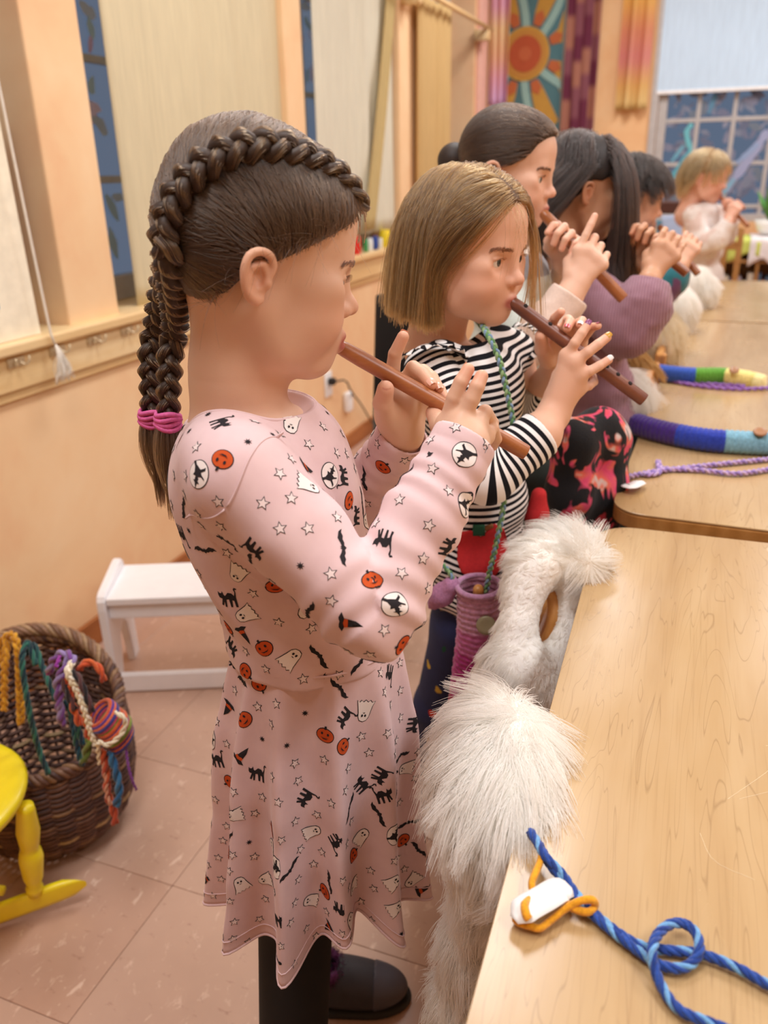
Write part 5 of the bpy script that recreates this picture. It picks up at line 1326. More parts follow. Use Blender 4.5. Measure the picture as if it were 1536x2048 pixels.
MOTIFS = {
    'star': [(star(1.0), INK), (star(0.76), '#EBDAD8')],
    'ghost': [(grow(GHOST, 0.10), INK), (GHOST, WHT), (ellipse(-0.2, 0.62, 0.13, 0.18, 8), INK), (ellipse(0.22, 0.6, 0.13, 0.18, 8), INK), (ellipse(0.02, 0.25, 0.16, 0.05, 8), INK)],
    'pumpkin': [(ellipse(0, 0, 1.12, 0.92, 20), INK), (ellipse(0, 0, 1.02, 0.82, 20), ORG), ([(-0.15, 0.75), (-0.1, 1.15), (0.15, 1.2), (0.12, 0.75)], INK), (ellipse(-0.38, 0.22, 0.14, 0.18, 6), INK), (ellipse(0.38, 0.22, 0.14, 0.18, 6), INK), ([(-0.5, -0.2), (-0.2, -0.42), (0.2, -0.42), (0.5, -0.2), (0.22, -0.3), (-0.22, -0.3)], INK)],
    'bat': [(BAT, INK)], 'cat': [(CAT, INK)],
    'hat': [(HAT, INK), ([(-0.52, -0.48), (-0.44, -0.15), (0.46, -0.15), (0.54, -0.48), (0, -0.6)], ORG)],
    'moon': [(ellipse(0, 0, 1.55, 1.55, 26), INK), (ellipse(0, 0, 1.44, 1.44, 26), WHT), ([(x * 1.15, y * 1.15 - 0.2) for x, y in WITCH], INK)],
    'spider': [(spider(), INK)],
    'apple': [([(0, 0.8), (0.5, 0.95), (1.0, 0.6), (1.0, -0.2), (0.6, -0.9), (0, -0.75), (-0.6, -0.9), (-1.0, -0.2), (-1.0, 0.6), (-0.5, 0.95)], '#C8381F'), ([(0, 0.8), (0.35, 1.3), (0.75, 1.35), (0.5, 1.0)], '#3B6B34')],
    'pear': [([(0, 1.0), (0.4, 0.6), (0.5, 0.1), (0.85, -0.5), (0.5, -1.1), (-0.5, -1.1), (-0.85, -0.5), (-0.5, 0.1), (-0.4, 0.6)], '#C9A94A'), ([(-0.06, 0.9), (0.1, 1.4), (0.18, 1.4), (0.08, 0.9)], '#3B4B24')],
    'leaf': [([(0, 1.1), (0.5, 0.3), (0.35, -0.6), (0, -1.1), (-0.35, -0.6), (-0.5, 0.3)], '#23503F')],
}
_CDT = {}
def fill(poly, step):
    key = (id(poly), round(step, 3))
    if key in _CDT: return _CDT[key]
    P = [Vector(p) for p in poly]; A = np.array(poly); lo, hi = A.min(0), A.max(0)
    pts = list(P)
    for x in np.arange(lo[0] + step / 2, hi[0], step):
        for y in np.arange(lo[1] + step / 2, hi[1], step): pts.append(Vector((x, y)))
    n = len(P); r = delaunay_2d_cdt(pts, [(i, (i + 1) % n) for i in range(n)], [], 1, 1e-4)
    out = (np.array([v[:] for v in r[0]]), [tuple(f) for f in r[2]]); _CDT[key] = out
    return out
M_PRINT = vcol_mat('fabric_ink', 0.9, spec=0.15)
def sphere_pts(V, Q, spacing, seed, mask=None, tries=6000):
    P, N = scatter(V, Q, tries, seed, mask); keep = []; cell = {}
    for i, p in enumerate(P):
        k = tuple((p / spacing).astype(int)); ok = True
        for dx in (-1, 0, 1):
            for dy in (-1, 0, 1):
                for dz in (-1, 0, 1):
                    for j in cell.get((k[0] + dx, k[1] + dy, k[2] + dz), ()):
                        if ((P[j] - p) ** 2).sum() < spacing ** 2 and N[j].dot(N[i]) > 0: ok = False
        if ok: keep.append(i); cell.setdefault(k, []).append(i)
    return P[keep], N[keep]
def prints(name, V, Q, parent, spacing, sizes, seq, seed, mask=None, spin=PI, up=(0, 0, 1), h0=0.00035, dh=0.00022):
    """Scatters motifs evenly over a cloth mesh, each one draped on to the surface."""
    bvh = BVHTree.FromPolygons([Vector(v) for v in V], [tuple(int(i) for i in q) for q in Q])
    P, N = sphere_pts(V, Q, spacing, seed, mask); r = np.random.default_rng(seed); g = Geo(); up = np.array(up, float)
    for i, (p, n) in enumerate(zip(P, N)):
        m = seq[r.integers(len(seq))]; s = sizes[m]; a = (r.random() - 0.5) * 2 * spin
        n = nrm(n); u = np.cross(up, n)
        if np.linalg.norm(u) < 0.1: u = np.cross((1, 0, 0), n)
        u = nrm(u); w = np.cross(n, u); u, w = u * math.cos(a) + w * math.sin(a), w * math.cos(a) - u * math.sin(a)
        if r.random() < 0.5: u = -u
        for k, (poly, c) in enumerate(MOTIFS[m]):
            T2, F = fill(poly, max(0.35, 0.0032 / s)); X = []
            for x, y in T2:
                loc_, nor, idx, dist = bvh.find_nearest(Vector(p + u * x * s + w * y * s))
                X.append(np.array(loc_) + np.array(nor) * (h0 + dh * k))
            g.add(X, F, srgb(c))
    return g.build(name, M_PRINT, parent, True)
def wood_flute(name, a, b, r, label, bore=True, holes=None, hole_dir=None, mat=None):
    """Straight wooden flute with a beak end at a, an open bore at b and finger holes along hole_dir."""
    L = np.linalg.norm(np.array(b) - a); M = axis_matrix(a, b)
    g = Geo().lathe([(r * 0.55, 0), (r * 0.80, 0.003), (r * 0.93, 0.012), (r, 0.03), (r, L - 0.003), (r * 0.95, L), (r * 0.62, L), (r * 0.60, L - 0.02), (0, L - 0.021)], M, 32)
    o = g.build(name, mat or M_FLUTE, None, True, 0.7); tag(o, label, 'flute', 'wooden flutes being played')
    d = nrm(np.array(b) - a)
    if holes:
        hd = nrm(hole_dir - d * np.dot(hole_dir, d)); q0 = 0.0032
        for s in holes:
            c = np.array(a) + d * L * s + hd * (r * 0.985); Geo().lathe([(0, 0.0006), (q0 * 0.9, 0.0007), (q0, 0.0002), (q0, -0.002)], axis_matrix(c, c + hd), 14).build('finger_hole', plain('dark_hole', '#1C0F0B', 0.9), o)
    return o
M_FLUTE = m_wood('pearwood', '#8A4E2A', '#A26236', '#B87848', 0.38, 3.0, 0, coat=0.15)
M_FLUTE2 = m_wood('dark_pearwood', '#5E3222', '#74412D', '#85503A', 0.42, 3.0, 0, coat=0.1)
def eye(parent, L, side, look=(0, 0), iris='#5A4632', name='eye'):
    """Eyeball with iris and pupil; look = (towards left, up)."""
    c = np.array((0.0625, side * 0.0305, -0.0105)); d = nrm((1.0, look[0], look[1])); r = 0.0126
    Rw = np.array(L.R); w = L.out(c); dw = Rw @ d; M = axis_matrix(w, w + dw)
    o = Geo().lathe([(r * math.sin(a) * L.s, -r * math.cos(a) * L.s) for a in np.linspace(0, PI, 14)], M, 20).build(name, plain('eye_white', '#E9E4DF', 0.12, 0.02), parent)
    s = L.s
    for nm, rad, z, c_ in (('iris', 0.0062, 0.0001, iris), ('pupil', 0.0029, 0.00025, '#0B0908')):
        pr = [(0, r + z)] + [(rad * k / 4, math.sqrt(r * r - (rad * k / 4) ** 2) + z) for k in range(1, 5)]
        Geo().lathe([(a * s, b * s) for a, b in reversed(pr)], M, 20).build(nm, plain(nm + c_[1:], c_, 0.12, 0.15, 400), o)
    return o
def brow(parent, L, fn, side, col, n=70, lift=0.0, seed=0, half=0.017):
    """Eyebrow and upper lashes as short hairs."""
    q = np.random.default_rng(seed); R0 = []; D0 = []
    t = q.random(n); y = side * (0.014 + 0.034 * t); z = 0.0060 + 0.0062 * np.sin(t * 2.2) - 0.0025 * t + q.normal(0, 0.0011, n) + lift
    P = project(fn, L.out(np.c_[0.085 - 0.016 * t, y, z]), 0.0004)
    D = np.c_[0.1 * np.ones(n), side * (0.6 + 0.5 * t), 0.5 - 0.8 * t] @ np.array(L.R).T
    S = np.stack([P + D * 0.006 * k / 4 for k in range(5)], 1); S = project(fn, S.reshape(-1, 3), 0.0005, 2).reshape(n, 5, 3)
    return strands('eyebrow', S, 0.00034, 0.00012, col, parent)
def lashes(parent, L, side, col, n=26, seed=0):
    c = np.array((0.0625, side * 0.0305, -0.0105)); S = []
    for k in range(n):
        t = k / (n - 1) * 2 - 1; p = c + np.array((0.0134 - 0.0022 * t * t, t * 0.0116, 0.0056 - 0.0036 * t * t)); d = np.array((0.0052, side * 0.0012 + t * 0.0022, 0.0012))
        S.append([L.out(p + d * u + (0, 0, 0.0022 * u * u)) for u in np.linspace(0, 1, 4)])
    return strands('eyelashes', np.array(S), 0.00018, 0.00005, col, parent)
def tubes_field(fr, arm, rad): return [fr(*p) for p in arm], rad

def cut_strands(S, keep):
    """Trim each strand where keep(points) first fails, then respace its points."""
    n, m = S.shape[:2]; k = keep(S.reshape(-1, 3)).reshape(n, m); k[:, :2] = True
    last = np.where(k.all(1), m - 1, np.argmin(k, 1) - 1).clip(1); t = np.linspace(0, 1, m)[None] * last[:, None]
    i = np.floor(t).astype(int).clip(0, m - 2); f = (t - i)[..., None]; r = np.arange(n)[:, None]
    return S[r, i] * (1 - f) + S[r, i + 1] * f
def hairline(front=0.050, temple=0.010, nape=-0.060, ear=0.012):
    """Signed hairline of a plain head of hair."""
    def f(q):
        y = np.abs(q[:, 1]); x, z = q[:, 0], q[:, 2]
        zz = np.interp(x, [-0.09, -0.05, -0.020, -0.002, 0.020, 0.045, 0.062, 0.085], [nape, nape, ear - 0.03, ear, temple - 0.004, temple + 0.012, front - 0.010, front + 0.008])
        zz = zz + np.where(x > 0.05, -0.15 * np.maximum(0, y - 0.03), 0)
        return z - zz
    return f
def place(fr, yaw, pitch, roll, sc, local, px, py, off=0.0):
    """Head axes and centre such that a head-local point lands on a pixel."""
    R = head_axes(fr, yaw, pitch, roll); p = R @ (np.array(local) * sc); c = fr(px, py, off + p @ fr.v) - p
    return R, c
def gen_hand(f, w, d, across, back, s=1.0, curl=(0.5, 0.7, 0.7, 0.8), thumb_side=True, r=0.0068):
    """Hand from wrist w along d; across runs index -> little finger, back is the back of the hand; fingers curl away from it."""
    d = nrm(d); across = nrm(across - d * np.dot(across, d)); back = nrm(np.cross(across, d)) * np.sign(np.dot(np.cross(across, d), back))
    K = [w + d * s * (0.062 - 0.004 * abs(i - 1) * 1.3) + across * s * (i - 1.4) * 0.0165 for i in range(4)]; F_ = []
    for i in range(4):
        L = s * (0.029, 0.032, 0.030, 0.024)[i]; c = curl[i]; P = [K[i]]; a = c * 0.55
        for j in range(3):
            u = d * math.cos(a) - back * math.sin(a); P.append(P[-1] + u * L * (1.0, 0.72, 0.6)[j]); a += c * 1.1
        F_.append(P[1:])
    T = [w + d * s * 0.014 - across * s * 0.018, w + d * s * 0.035 - across * s * 0.030 - back * s * 0.016, w + d * s * 0.058 - across * s * 0.026 - back * s * 0.030, w + d * s * 0.074 - across * s * 0.018 - back * s * 0.034]
    return Hand(f, w, K, F_, T, r * s, wr=0.020 * s, thick=0.0100 * s)
def skin_mesh(parts, parent, tone, name='body'):
    V = []; Q = []; C = []; n = 0
    for v, q, c in parts:
        V.append(v); Q.append(q + n); n += len(v); C.append(np.tile(np.array(tone), (len(v), 1)) if c is None else c)
    return mesh_obj(name, np.concatenate(V), np.concatenate(Q), M_SKIN, parent, True, np.concatenate(C))
def fingertip_tint(V, tips, tone):
    c = np.tile(np.array(tone), (len(V), 1))
    for a, b, r in tips:
        w = np.exp(-(np.linalg.norm(V - b, axis=1) / 0.012) ** 2)[:, None] * 0.45; c = c * (1 - w) + c * np.array((1.03, 0.74, 0.68)) * w
    return np.clip(c, 0, 1)
def tapered_legs(f, hips, feet, r=(0.055, 0.045, 0.032)):
    for h_, (k_, a_) in zip(hips, feet): f.chain([h_, k_, a_], list(r), k=0.02)
def shoe(c, d, mat, parent, L=0.19, sole='#E9E6E2'):
    d = nrm((d[0], d[1], 0)); w = np.array((-d[1], d[0], 0)); z = np.array((0, 0, 1.0)); R = np.column_stack([d, w, z]); f = Field()
    f.ell(c + d * 0.045 + z * 0.045, (0.048, 0.034, 0.042), R); f.ell(c + d * 0.125 + z * 0.030, (0.062, 0.036, 0.028), R, 0.025); f.post.append(lambda p, dd: smax(dd, 0.016 - p[:, 2], 0.003))
    V, Q = field_mesh(f, *f.bounds(), 0.004); u = mesh_obj('shoe', V, Q, mat, parent)
    s = Field(); s.ell(c + d * 0.05 + z * 0.01, (0.055, 0.038, 0.03), R); s.ell(c + d * 0.125 + z * 0.01, (0.066, 0.039, 0.03), R, 0.03); s.post.append(lambda p, dd: smax(smax(dd, 0.001 - p[:, 2], 0.002), p[:, 2] - 0.018, 0.003))
    V, Q = field_mesh(s, *s.bounds(), 0.004); mesh_obj('sole', V, Q, plain('sole_' + sole[1:], sole, 0.7), u)

def arc_along(V, P, sig=0.012):
    """Smooth length along a sleeve's centre line for every point (carried on past both ends)."""
    Q = smooth_path(P, 40); s = np.linspace(0, path_len(Q), 40); T, N, B = frames(Q); out = np.zeros(len(V))
    for i in range(0, len(V), 20000):
        v = V[i:i + 20000]; D = v[:, None] - Q[None]; d2 = (D ** 2).sum(2); w = np.exp(-(d2 - d2.min(1)[:, None]) / (2 * sig ** 2)); a = s[None] + 0.35 * (D * T[None]).sum(2)
        out[i:i + 20000] = (w * a).sum(1) / w.sum(1)
        t0 = D[:, 0] @ T[0]; out[i:i + 20000] += np.minimum(t0, 0) * 0.65
    return out
# ================================================================== the nearest girl: braids, pink printed dress
A = Frame(560, 0.78)
g1 = empty('person', A(600, 2000)[:2].tolist() + [0.0], 'person with two braids in a pink printed dress, nearest of the row', 'person', 'children playing flutes')
SK1 = srgb('#DBB398')
R1 = head_axes(A, 8, -11, 0)
hc1 = A(518, 512, 0.0); HS1 = 0.985
nk = [tuple((p - hc1) @ R1 / HS1) if i else (-0.020, 0, -0.035) for i, p in enumerate([hc1, A(474, 745, 0.0), A(478, 860, 0.0)])]
H1 = Local(head_field(True, 0.9, 1.0, True, 1.0, (nk, [0.041, 0.0405, 0.050]), True, 0.004), hc1, R1, HS1)
H1b = Local(head_field(True, 0.9, 1.0, False, 1.0, None, False, 0.004), hc1, R1, HS1)
a1 = math.radians(-15); F1 = A.r * math.cos(a1) + A.v * math.sin(a1); L1_ = np.cross(A.z, F1); RB1 = np.column_stack([F1, L1_, A.z])
torso1 = [(A(520, 905, 0.0), (0.076, 0.100, 0.060)), (A(528, 960, 0.0), (0.086, 0.108, 0.065)), (A(556, 1050, 0.0), (0.088, 0.104, 0.07)), (A(590, 1150, 0.0), (0.086, 0.098, 0.07)), (A(618, 1240, 0.0), (0.083, 0.096, 0.06)), (A(634, 1300, 0.0), (0.083, 0.096, 0.05))]
shR, elR, wrR = A(482, 955, -0.098), A(742, 1232, -0.155), A(924, 882, -0.070)
shL, elL, wrL = A(545, 925, 0.100), A(690, 1075, 0.150), A(806, 868, 0.055)
def add_torso(f, T, grow_, R, k=0.03):
    for c, r in T: f.ell(c, tuple(x + grow_ for x in r), R, k)
# ---- flute and hands
fa, fb = A(668, 687, 0.030), A(1052, 905, -0.004)
flute1 = wood_flute('wooden_flute', fa, fb, 0.0081, 'reddish brown wooden flute played by the girl with braids')
hl = Field(); hl.PAD = 0.02
fw1 = lambda x, y, o: A(x, y, o)
HR = Hand(hl, fw1(930, 900, -0.068), [fw1(893, 848, -0.046), fw1(922, 842, -0.056), fw1(950, 850, -0.054), fw1(968, 872, -0.044)],
          [[fw1(908, 796, -0.050), fw1(922, 764, -0.050), fw1(936, 739, -0.046)], [fw1(944, 798, -0.058), fw1(954, 774, -0.057), fw1(963, 753, -0.052)], [fw1(970, 824, -0.048), fw1(984, 846, -0.020), fw1(980, 866, 0.004)], [fw1(985, 856, -0.034), fw1(992, 878, -0.014), fw1(986, 892, 0.004)]],
          [fw1(905, 868, -0.040), fw1(880, 850, -0.006), fw1(868, 826, 0.012)], r=0.0068, wr=0.022, thick=0.0095)
HL = Hand(hl, fw1(804, 866, 0.052), [fw1(783, 775, 0.050), fw1(808, 772, 0.056), fw1(828, 782, 0.060), fw1(842, 806, 0.062)],
          [[fw1(786, 736, 0.046), fw1(790, 708, 0.044), fw1(806, 674, 0.042)], [fw1(826, 736, 0.050), fw1(846, 748, 0.034), fw1(862, 768, 0.018)], [fw1(846, 742, 0.054), fw1(864, 756, 0.038), fw1(876, 776, 0.024)], [fw1(860, 776, 0.058), fw1(880, 780, 0.046), fw1(888, 796, 0.036)]],
          [fw1(778, 838, 0.036), fw1(766, 806, 0.018), fw1(771, 778, 0.008)], r=0.0070, wr=0.022, thick=0.011)
hl.chain([fw1(926, 890, -0.070), elR], [0.022, 0.028], k=0.012); hl.chain([fw1(804, 872, 0.055), elL], [0.021, 0.027], k=0.012)
hl.ell(fw1(790, 822, 0.044), (0.022, 0.016, 0.026), None, 0.012)
# ---- body: one skin surface built at two finenesses
bf = Field()
add_torso(bf, torso1, -0.012, RB1)
bf.fn(H1, H1.out((-0.01, 0, -0.03)), 0.20, 0.02)
for s, e in ((shR, elR), (shL, elL)): bf.cap(s, e, 0.032, 0.028, k=0.02)
hip = A(640, 1400, 0.0)
kneeR, ankR = A(592, 1790, -0.012), A(586, 2140, -0.012)
bf.ell(hip, (0.066, 0.076, 0.07), RB1, 0.03)
legpath = lambda o, pts: [A(*p) for p in pts]
rl = [hip - L1_ * 0.036, kneeR, ankR, np.array((ankR[0], ankR[1], 0.055))]
sc = np.array((-0.448, 0.872, 0.0)); ll = [hip + L1_ * 0.036, A(672, 1760, 0.09), np.array((sc[0] - 0.035, sc[1] - 0.0, 0.15)), np.array((sc[0] - 0.04, sc[1], 0.05))]
V1, Q1 = field_mesh(bf, hc1 - 0.15 + np.array((0, 0, -0.10)), hc1 + 0.16, 0.0019)
V2, Q2 = field_mesh(bf, *(lambda lo, hi: (lo, np.array((hi[0], hi[1], hc1[2] - 0.22))))(*bf.bounds()), 0.005)
V3, Q3 = field_mesh(hl, *hl.bounds(), 0.0014)
qs = H1.to(V1); c1_ = skin_colours(qs, SK1)
fc = np.tile(np.array(SK1), (len(V3), 1))
for a, b, r in HR.tips + HL.tips:
    w = np.exp(-(np.linalg.norm(V3 - b, axis=1) / 0.013) ** 2)[:, None] * 0.5; fc = fc * (1 - w) + fc * np.array((1.04, 0.72, 0.66)) * w
body1 = mesh_obj('body', np.concatenate([V1, V2, V3]), np.concatenate([Q1, Q2 + len(V1), Q3 + len(V1) + len(V2)]), M_SKIN, g1, True, np.clip(np.concatenate([c1_, np.tile(np.array(SK1), (len(V2), 1)), fc]), 0, 1))
toc = [nrm(CO - b) for a, b, r in HR.tips]
nails(HR.tips[:2], [toc[0] * 0.4 + A.v, None], g1, ['#E2B39C'])
nails(HL.tips, [A.v, A.z * 0.6 - A.v, A.z * 0.6 - A.v, None, -A.v], g1, ['#E2AE98'])
# ---- eyes and brows
for s in (-1, 1): eye(g1, H1, s, (0.05, -0.10), '#4A5048')
M_BROW1 = hair_mat('brown_brow', '#3A2A20', '#261B14')
brow(g1, H1, H1, -1, M_BROW1, 110, -0.001); brow(g1, H1, H1, 1, M_BROW1, 110, -0.001, 1)
lashes(g1, H1, -1, M_BROW1); lashes(g1, H1, 1, M_BROW1)
# ---- hair: cap, swept strands, two french braids
M_HAIR1 = hair_mat('brown_hair', '#523E2E', '#251B15', 0.3)
M_HAIRB = hair_mat('golden_brown_hair', '#806040', '#3A291C', 0.3)
M_CAP1 = plain('brown_hair_base', '#3A2A1F', 0.6, 0.25, 160)
def line1(q):
    """Signed hairline in head-local metres: positive where hair grows."""
    y = np.abs(q[:, 1]); x, z = q[:, 0], q[:, 2]
    fr_ = np.where(x > 0.004, 0.000 + (x - 0.004) * 0.62 + 0.10 * np.maximum(0, 0.045 - y) * (x > 0.05), np.where(x > -0.018, 0.005 - 0.006 * np.clip((x + 0.006) / 0.010, -1, 1), 0.004 + (x + 0.006) * 1.45))
    fr_ = np.where(x > 0.06, np.maximum(fr_, 0.046 + (x - 0.06) * 0.6 - 0.012 * (y / 0.05)), fr_)
    return z - fr_
def crown1(q, off): return off + 0.007 * np.clip((q[:, 2] - 0.055) / 0.04, 0, 1) * np.clip((0.03 - q[:, 0]) / 0.05, 0, 1)
def cap_fn(off):
    def f(p):
        q = H1b.to(p); d = H1b.f(q) - crown1(q, off) * (0.75 + 0.25 * np.clip(q[:, 2] / 0.06, -1, 1)); hl_ = line1(q) * 0.6
        return smax(d, -hl_, 0.006) * H1.s
    return f
capf = cap_fn(0.0055)
hb1 = (H1.out((0, 0, 0.01)) - 0.16, H1.out((0, 0, 0.01)) + 0.16)
Vc, Qc = field_mesh(capf, hb1[0], hb1[1], 0.0026)
cap1 = mesh_obj('hair', Vc, Qc, M_CAP1, g1)
base1 = lambda p: H1b.f(H1b.to(p)) * H1.s - crown1(H1b.to(p), 0.0055) * H1.s
def bpath(side, wob):
    pts = [(0.078, 0.026, 0.054), (0.058, 0.042, 0.078), (0.030, 0.052, 0.088), (-0.004, 0.058, 0.088), (-0.040, 0.056, 0.074), (-0.068, 0.052, 0.050), (-0.085, 0.048, 0.020), (-0.090, 0.044, -0.014), (-0.082, 0.040, -0.046), (-0.078, 0.040, -0.066)]
    return np.array([(x, side * y, z) for x, y, z in pts])
brs = {}
for s in (-1, 1):
    p = project(base1, H1.out(bpath(s, 0)), 0.004 * H1.s, 5); p = smooth_path(p, 60); p = project(base1, p, 0.0045 * H1.s, 3); n = grad(base1, p)
    brs[s] = (p, n)
P_, N_ = scatter(Vc, Qc, 15000, 5, lambda c: (line1(H1.to(c)) > 0.001).astype(float))
S = []
for s in (-1, 1):
    sel = (H1.to(P_)[:, 1] * s) > 0; r_ = P_[sel]; b = brs[s][0]
    d2 = ((r_[:, None] - b[None]) ** 2).sum(2); j = d2.argmin(1); qn = np.random.default_rng(3 + s)
    j2 = np.clip(j + 2 + qn.integers(0, 7, len(j)), 0, 50); tgt = b[j2]
    m = 14; t_ = np.linspace(0, 1, m)[None, :, None]; st = r_[:, None] * (1 - t_) + tgt[:, None] * t_
    bow_ = np.sin(PI * t_) * (0.012 * (0.3 + qn.random((len(r_), 1, 1)))) * (np.array((0, 0, 1.0)) * (r_[:, 2:3] > tgt[:, 2:3] - 9)[:, None])
    st = st + bow_ * 0.35
    flat = project(base1, st.reshape(-1, 3), 0, 3); lift = np.tile((0.0012 + 0.0022 * qn.random((len(r_), 1))) * np.ones((1, m)), 1).reshape(-1, 1)
    flat = flat + grad(base1, flat) * lift; S.append(flat.reshape(len(r_), m, 3))
S = np.concatenate(S); strands('swept_hair', clump(S, 500, 0.35, 4), 0.00030, 0.00022, M_HAIR1, cap1)
# wisps at the temple, ear and nape
q = np.random.default_rng(9); n = 160
qq = np.c_[q.uniform(-0.07, 0.075, n), q.choice([-1, 1], n) * 0.06, np.zeros(n)]
x = qq[:, 0]; qq[:, 2] = np.where(x > -0.006, 0.012 + (x + 0.006) * 0.42, 0.012 + (x + 0.006) * 1.25)
r_ = project(base1, H1.out(qq), 0.001); d0 = (np.c_[-0.5 + q.normal(0, 0.4, n), np.sign(qq[:, 1]) * 0.5, q.normal(0, 0.5, n)] @ R1.T)
strands('wisps', flow_hair(base1, r_, d0, 0.035, 10, 0.002, 0.05, None, 0.95, 2, 0.25, 1.0), 0.00012, 0.00006, M_HAIR1, cap1)
el_m = plain('pink_elastic', '#D8619F', 0.7, 0.15, 300)
hang = {-1: [(350, 655, 0.045), (340, 705, 0.045), (338, 770, 0.042), (336, 838, 0.040)], 1: [(312, 650, 0.085), (301, 705, 0.085), (301, 770, 0.085), (303, 832, 0.085)]}
for s in (-1, 1):
    b, nn = brs[s]; hp = np.array([A(*h) for h in hang[s]]); raw = np.concatenate([b[:53:3], hp]); path = smooth_path(raw, 140)
    sI = np.linspace(0, 1, 140); nb = len(b[:53:3]); Nn = np.concatenate([nn[:53:3], np.tile(-A.v * 0.8 - A.r * 0.2, (len(hp), 1))]); s0 = np.r_[0, np.cumsum(np.linalg.norm(np.diff(raw, axis=0), axis=1))]; s0 = s0 / s0[-1]
    NN = np.stack([np.interp(sI, s0, Nn[:, i]) for i in range(3)], 1)
    rad = [0.006, 0.0095, 0.0125, 0.0135, 0.0140, 0.0145, 0.0145, 0.0135, 0.0130, 0.0120, 0.0105]
    hs, cl, Rr = braid_hair(path, NN, rad, 0.052, 95, 20 + s)
    strands('braid', hs, 0.00034, 0.00030, M_HAIRB, cap1)
    g = Geo()
    for c in cl: g.tube(c, Rr[:len(c)] * 0.44, 8)
    g.build('braid_core', M_CAP1, cap1)
    e = hp[-1]; d = nrm(hp[-1] - hp[-2]); g = Geo(); T0 = axis_matrix(e, e + d)
    for k in range(4):
        c = e + d * (k - 1.2) * 0.0042; a = np.linspace(0, 2 * PI, 22, endpoint=False); w = 0.0115 + 0.0006 * (k % 2)
        g.tube(c + np.cos(a)[:, None] * T0[:3, 0] * w + np.sin(a)[:, None] * T0[:3, 1] * w + d * 0.002 * np.sin(a * 2 + k)[:, None], 0.0028, 7, closed=True)
    g.build('hair_elastic', el_m, g1)
    tip = A(345, 1022, 0.03) if s < 0 else A(322, 1000, 0.07); n = 420; q = np.random.default_rng(40 + s); a = q.random(n) * 2 * PI; rr = q.random(n) ** 0.5
    st = []
    for k in range(n):
        o0 = (math.cos(a[k]) * T0[:3, 0] + math.sin(a[k]) * T0[:3, 1]) * rr[k]; L = 0.75 + 0.35 * q.random()
        st.append([e + (tip - e) * u * L + o0 * (0.009 + 0.010 * math.sin(min(1, u * 1.3) * PI) * 0.9 - 0.004 * u) for u in np.linspace(0, 1, 9)])
    strands('braid_tail', np.array(st), 0.00032, 0.00010, M_HAIR1, cap1)
# ---- dress
dress = Field()
add_torso(dress, torso1, 0.0, RB1, 0.035)
dress.ell(A(640, 1330, 0), (0.080, 0.094, 0.05), RB1, 0.03)
armR = [shR, shR * 0.5 + elR * 0.5, elR, elR * 0.45 + wrR * 0.55, fw1(927, 884, -0.072)]; armL = [shL, shL * 0.5 + elL * 0.5, elL, elL * 0.45 + wrL * 0.55, fw1(806, 872, 0.056)]
dress.chain(armR, [0.044, 0.042, 0.040, 0.035, 0.0305], k=0.012, k0=0.022)
dress.chain(armL, [0.045, 0.044, 0.042, 0.036, 0.0300], k=0.012, k0=0.022)
dress.cap(A(440, 905, -0.07), shR, 0.033, 0.037, k=0.03); dress.cap(A(470, 880, 0.06), shL, 0.035, 0.038, k=0.03)
def along(p, P):
    """Nearest place on a polyline: (distance, arc length, axis vector)."""
    best = np.full(len(p), 9.0); arc = np.zeros(len(p)); s0 = 0; ax = np.zeros((len(p), 3))
    for a, b in zip(P[:-1], P[1:]):
        ab = b - a; L = np.linalg.norm(ab); t_ = np.clip((p - a) @ ab / (L * L), 0, 1); d = np.linalg.norm(p - a - t_[:, None] * ab, axis=1); m = d < best
        best[m] = d[m]; arc[m] = s0 + t_[m] * L; ax[m] = (p - a - t_[:, None] * ab)[m]; s0 += L
    return best, arc, ax
def wrinkles(P, where, amp, seed):
    tot = path_len(np.array(P))
    def f(p, d):
        m = np.nonzero(np.abs(d) < 0.03)[0]
        if not len(m): return d
        pd, arc, ax = along(p[m], P); near = pd < 0.065; ph = noise3(p[m], 22, seed); ph2 = noise3(p[m], 9, seed + 3); w = np.zeros(len(m))
        for c, wd, fr_, am in where:
            w += am * np.exp(-((arc / tot - c) / wd) ** 2) * np.sin(arc * fr_ + 3.2 * ph2 + 1.2 * ph)
        d = d.copy(); d[m] += amp * w * near; return d
    return f
dress.post.append(wrinkles(armR, [(0.50, 0.13, 230, 1.0), (0.86, 0.10, 300, 0.55), (0.68, 0.10, 210, 0.6), (0.25, 0.2, 70, 0.9)], 0.0026, 1))
dress.post.append(wrinkles(armL, [(0.5, 0.12, 230, 1.0), (0.85, 0.12, 300, 0.6)], 0.0022, 2))
tb = [c for c, r in torso1]
def long_folds(p, d):
    m = np.nonzero(np.abs(d) < 0.02)[0]
    if not len(m): return d
    q = p[m] - tb[2]; u = q @ A.r; z = q[:, 2]; d = d.copy()
    d[m] += 0.0022 * np.sin((u * 1.0 + z * 0.7) * 95 + 2.5 * noise3(p[m], 12, 6)) * np.exp(-((z + 0.08) / 0.12) ** 2) + 0.0012 * noise3(p[m], 28, 8)
    return d
dress.post.append(long_folds)
nc0 = A(470, 800, 0.01)                                            # neck opening
def neck_hole(p): return d_ell(p, nc0 + F1 * 0.010 + np.array((0, 0, 0.030)), (0.082, 0.078, 0.062), RB1)
cuffs = []
for P, hd in ((armR, HR), (armL, HL)):
    d = nrm(P[-1] - P[-2]); cuffs.append((P[-1], d))
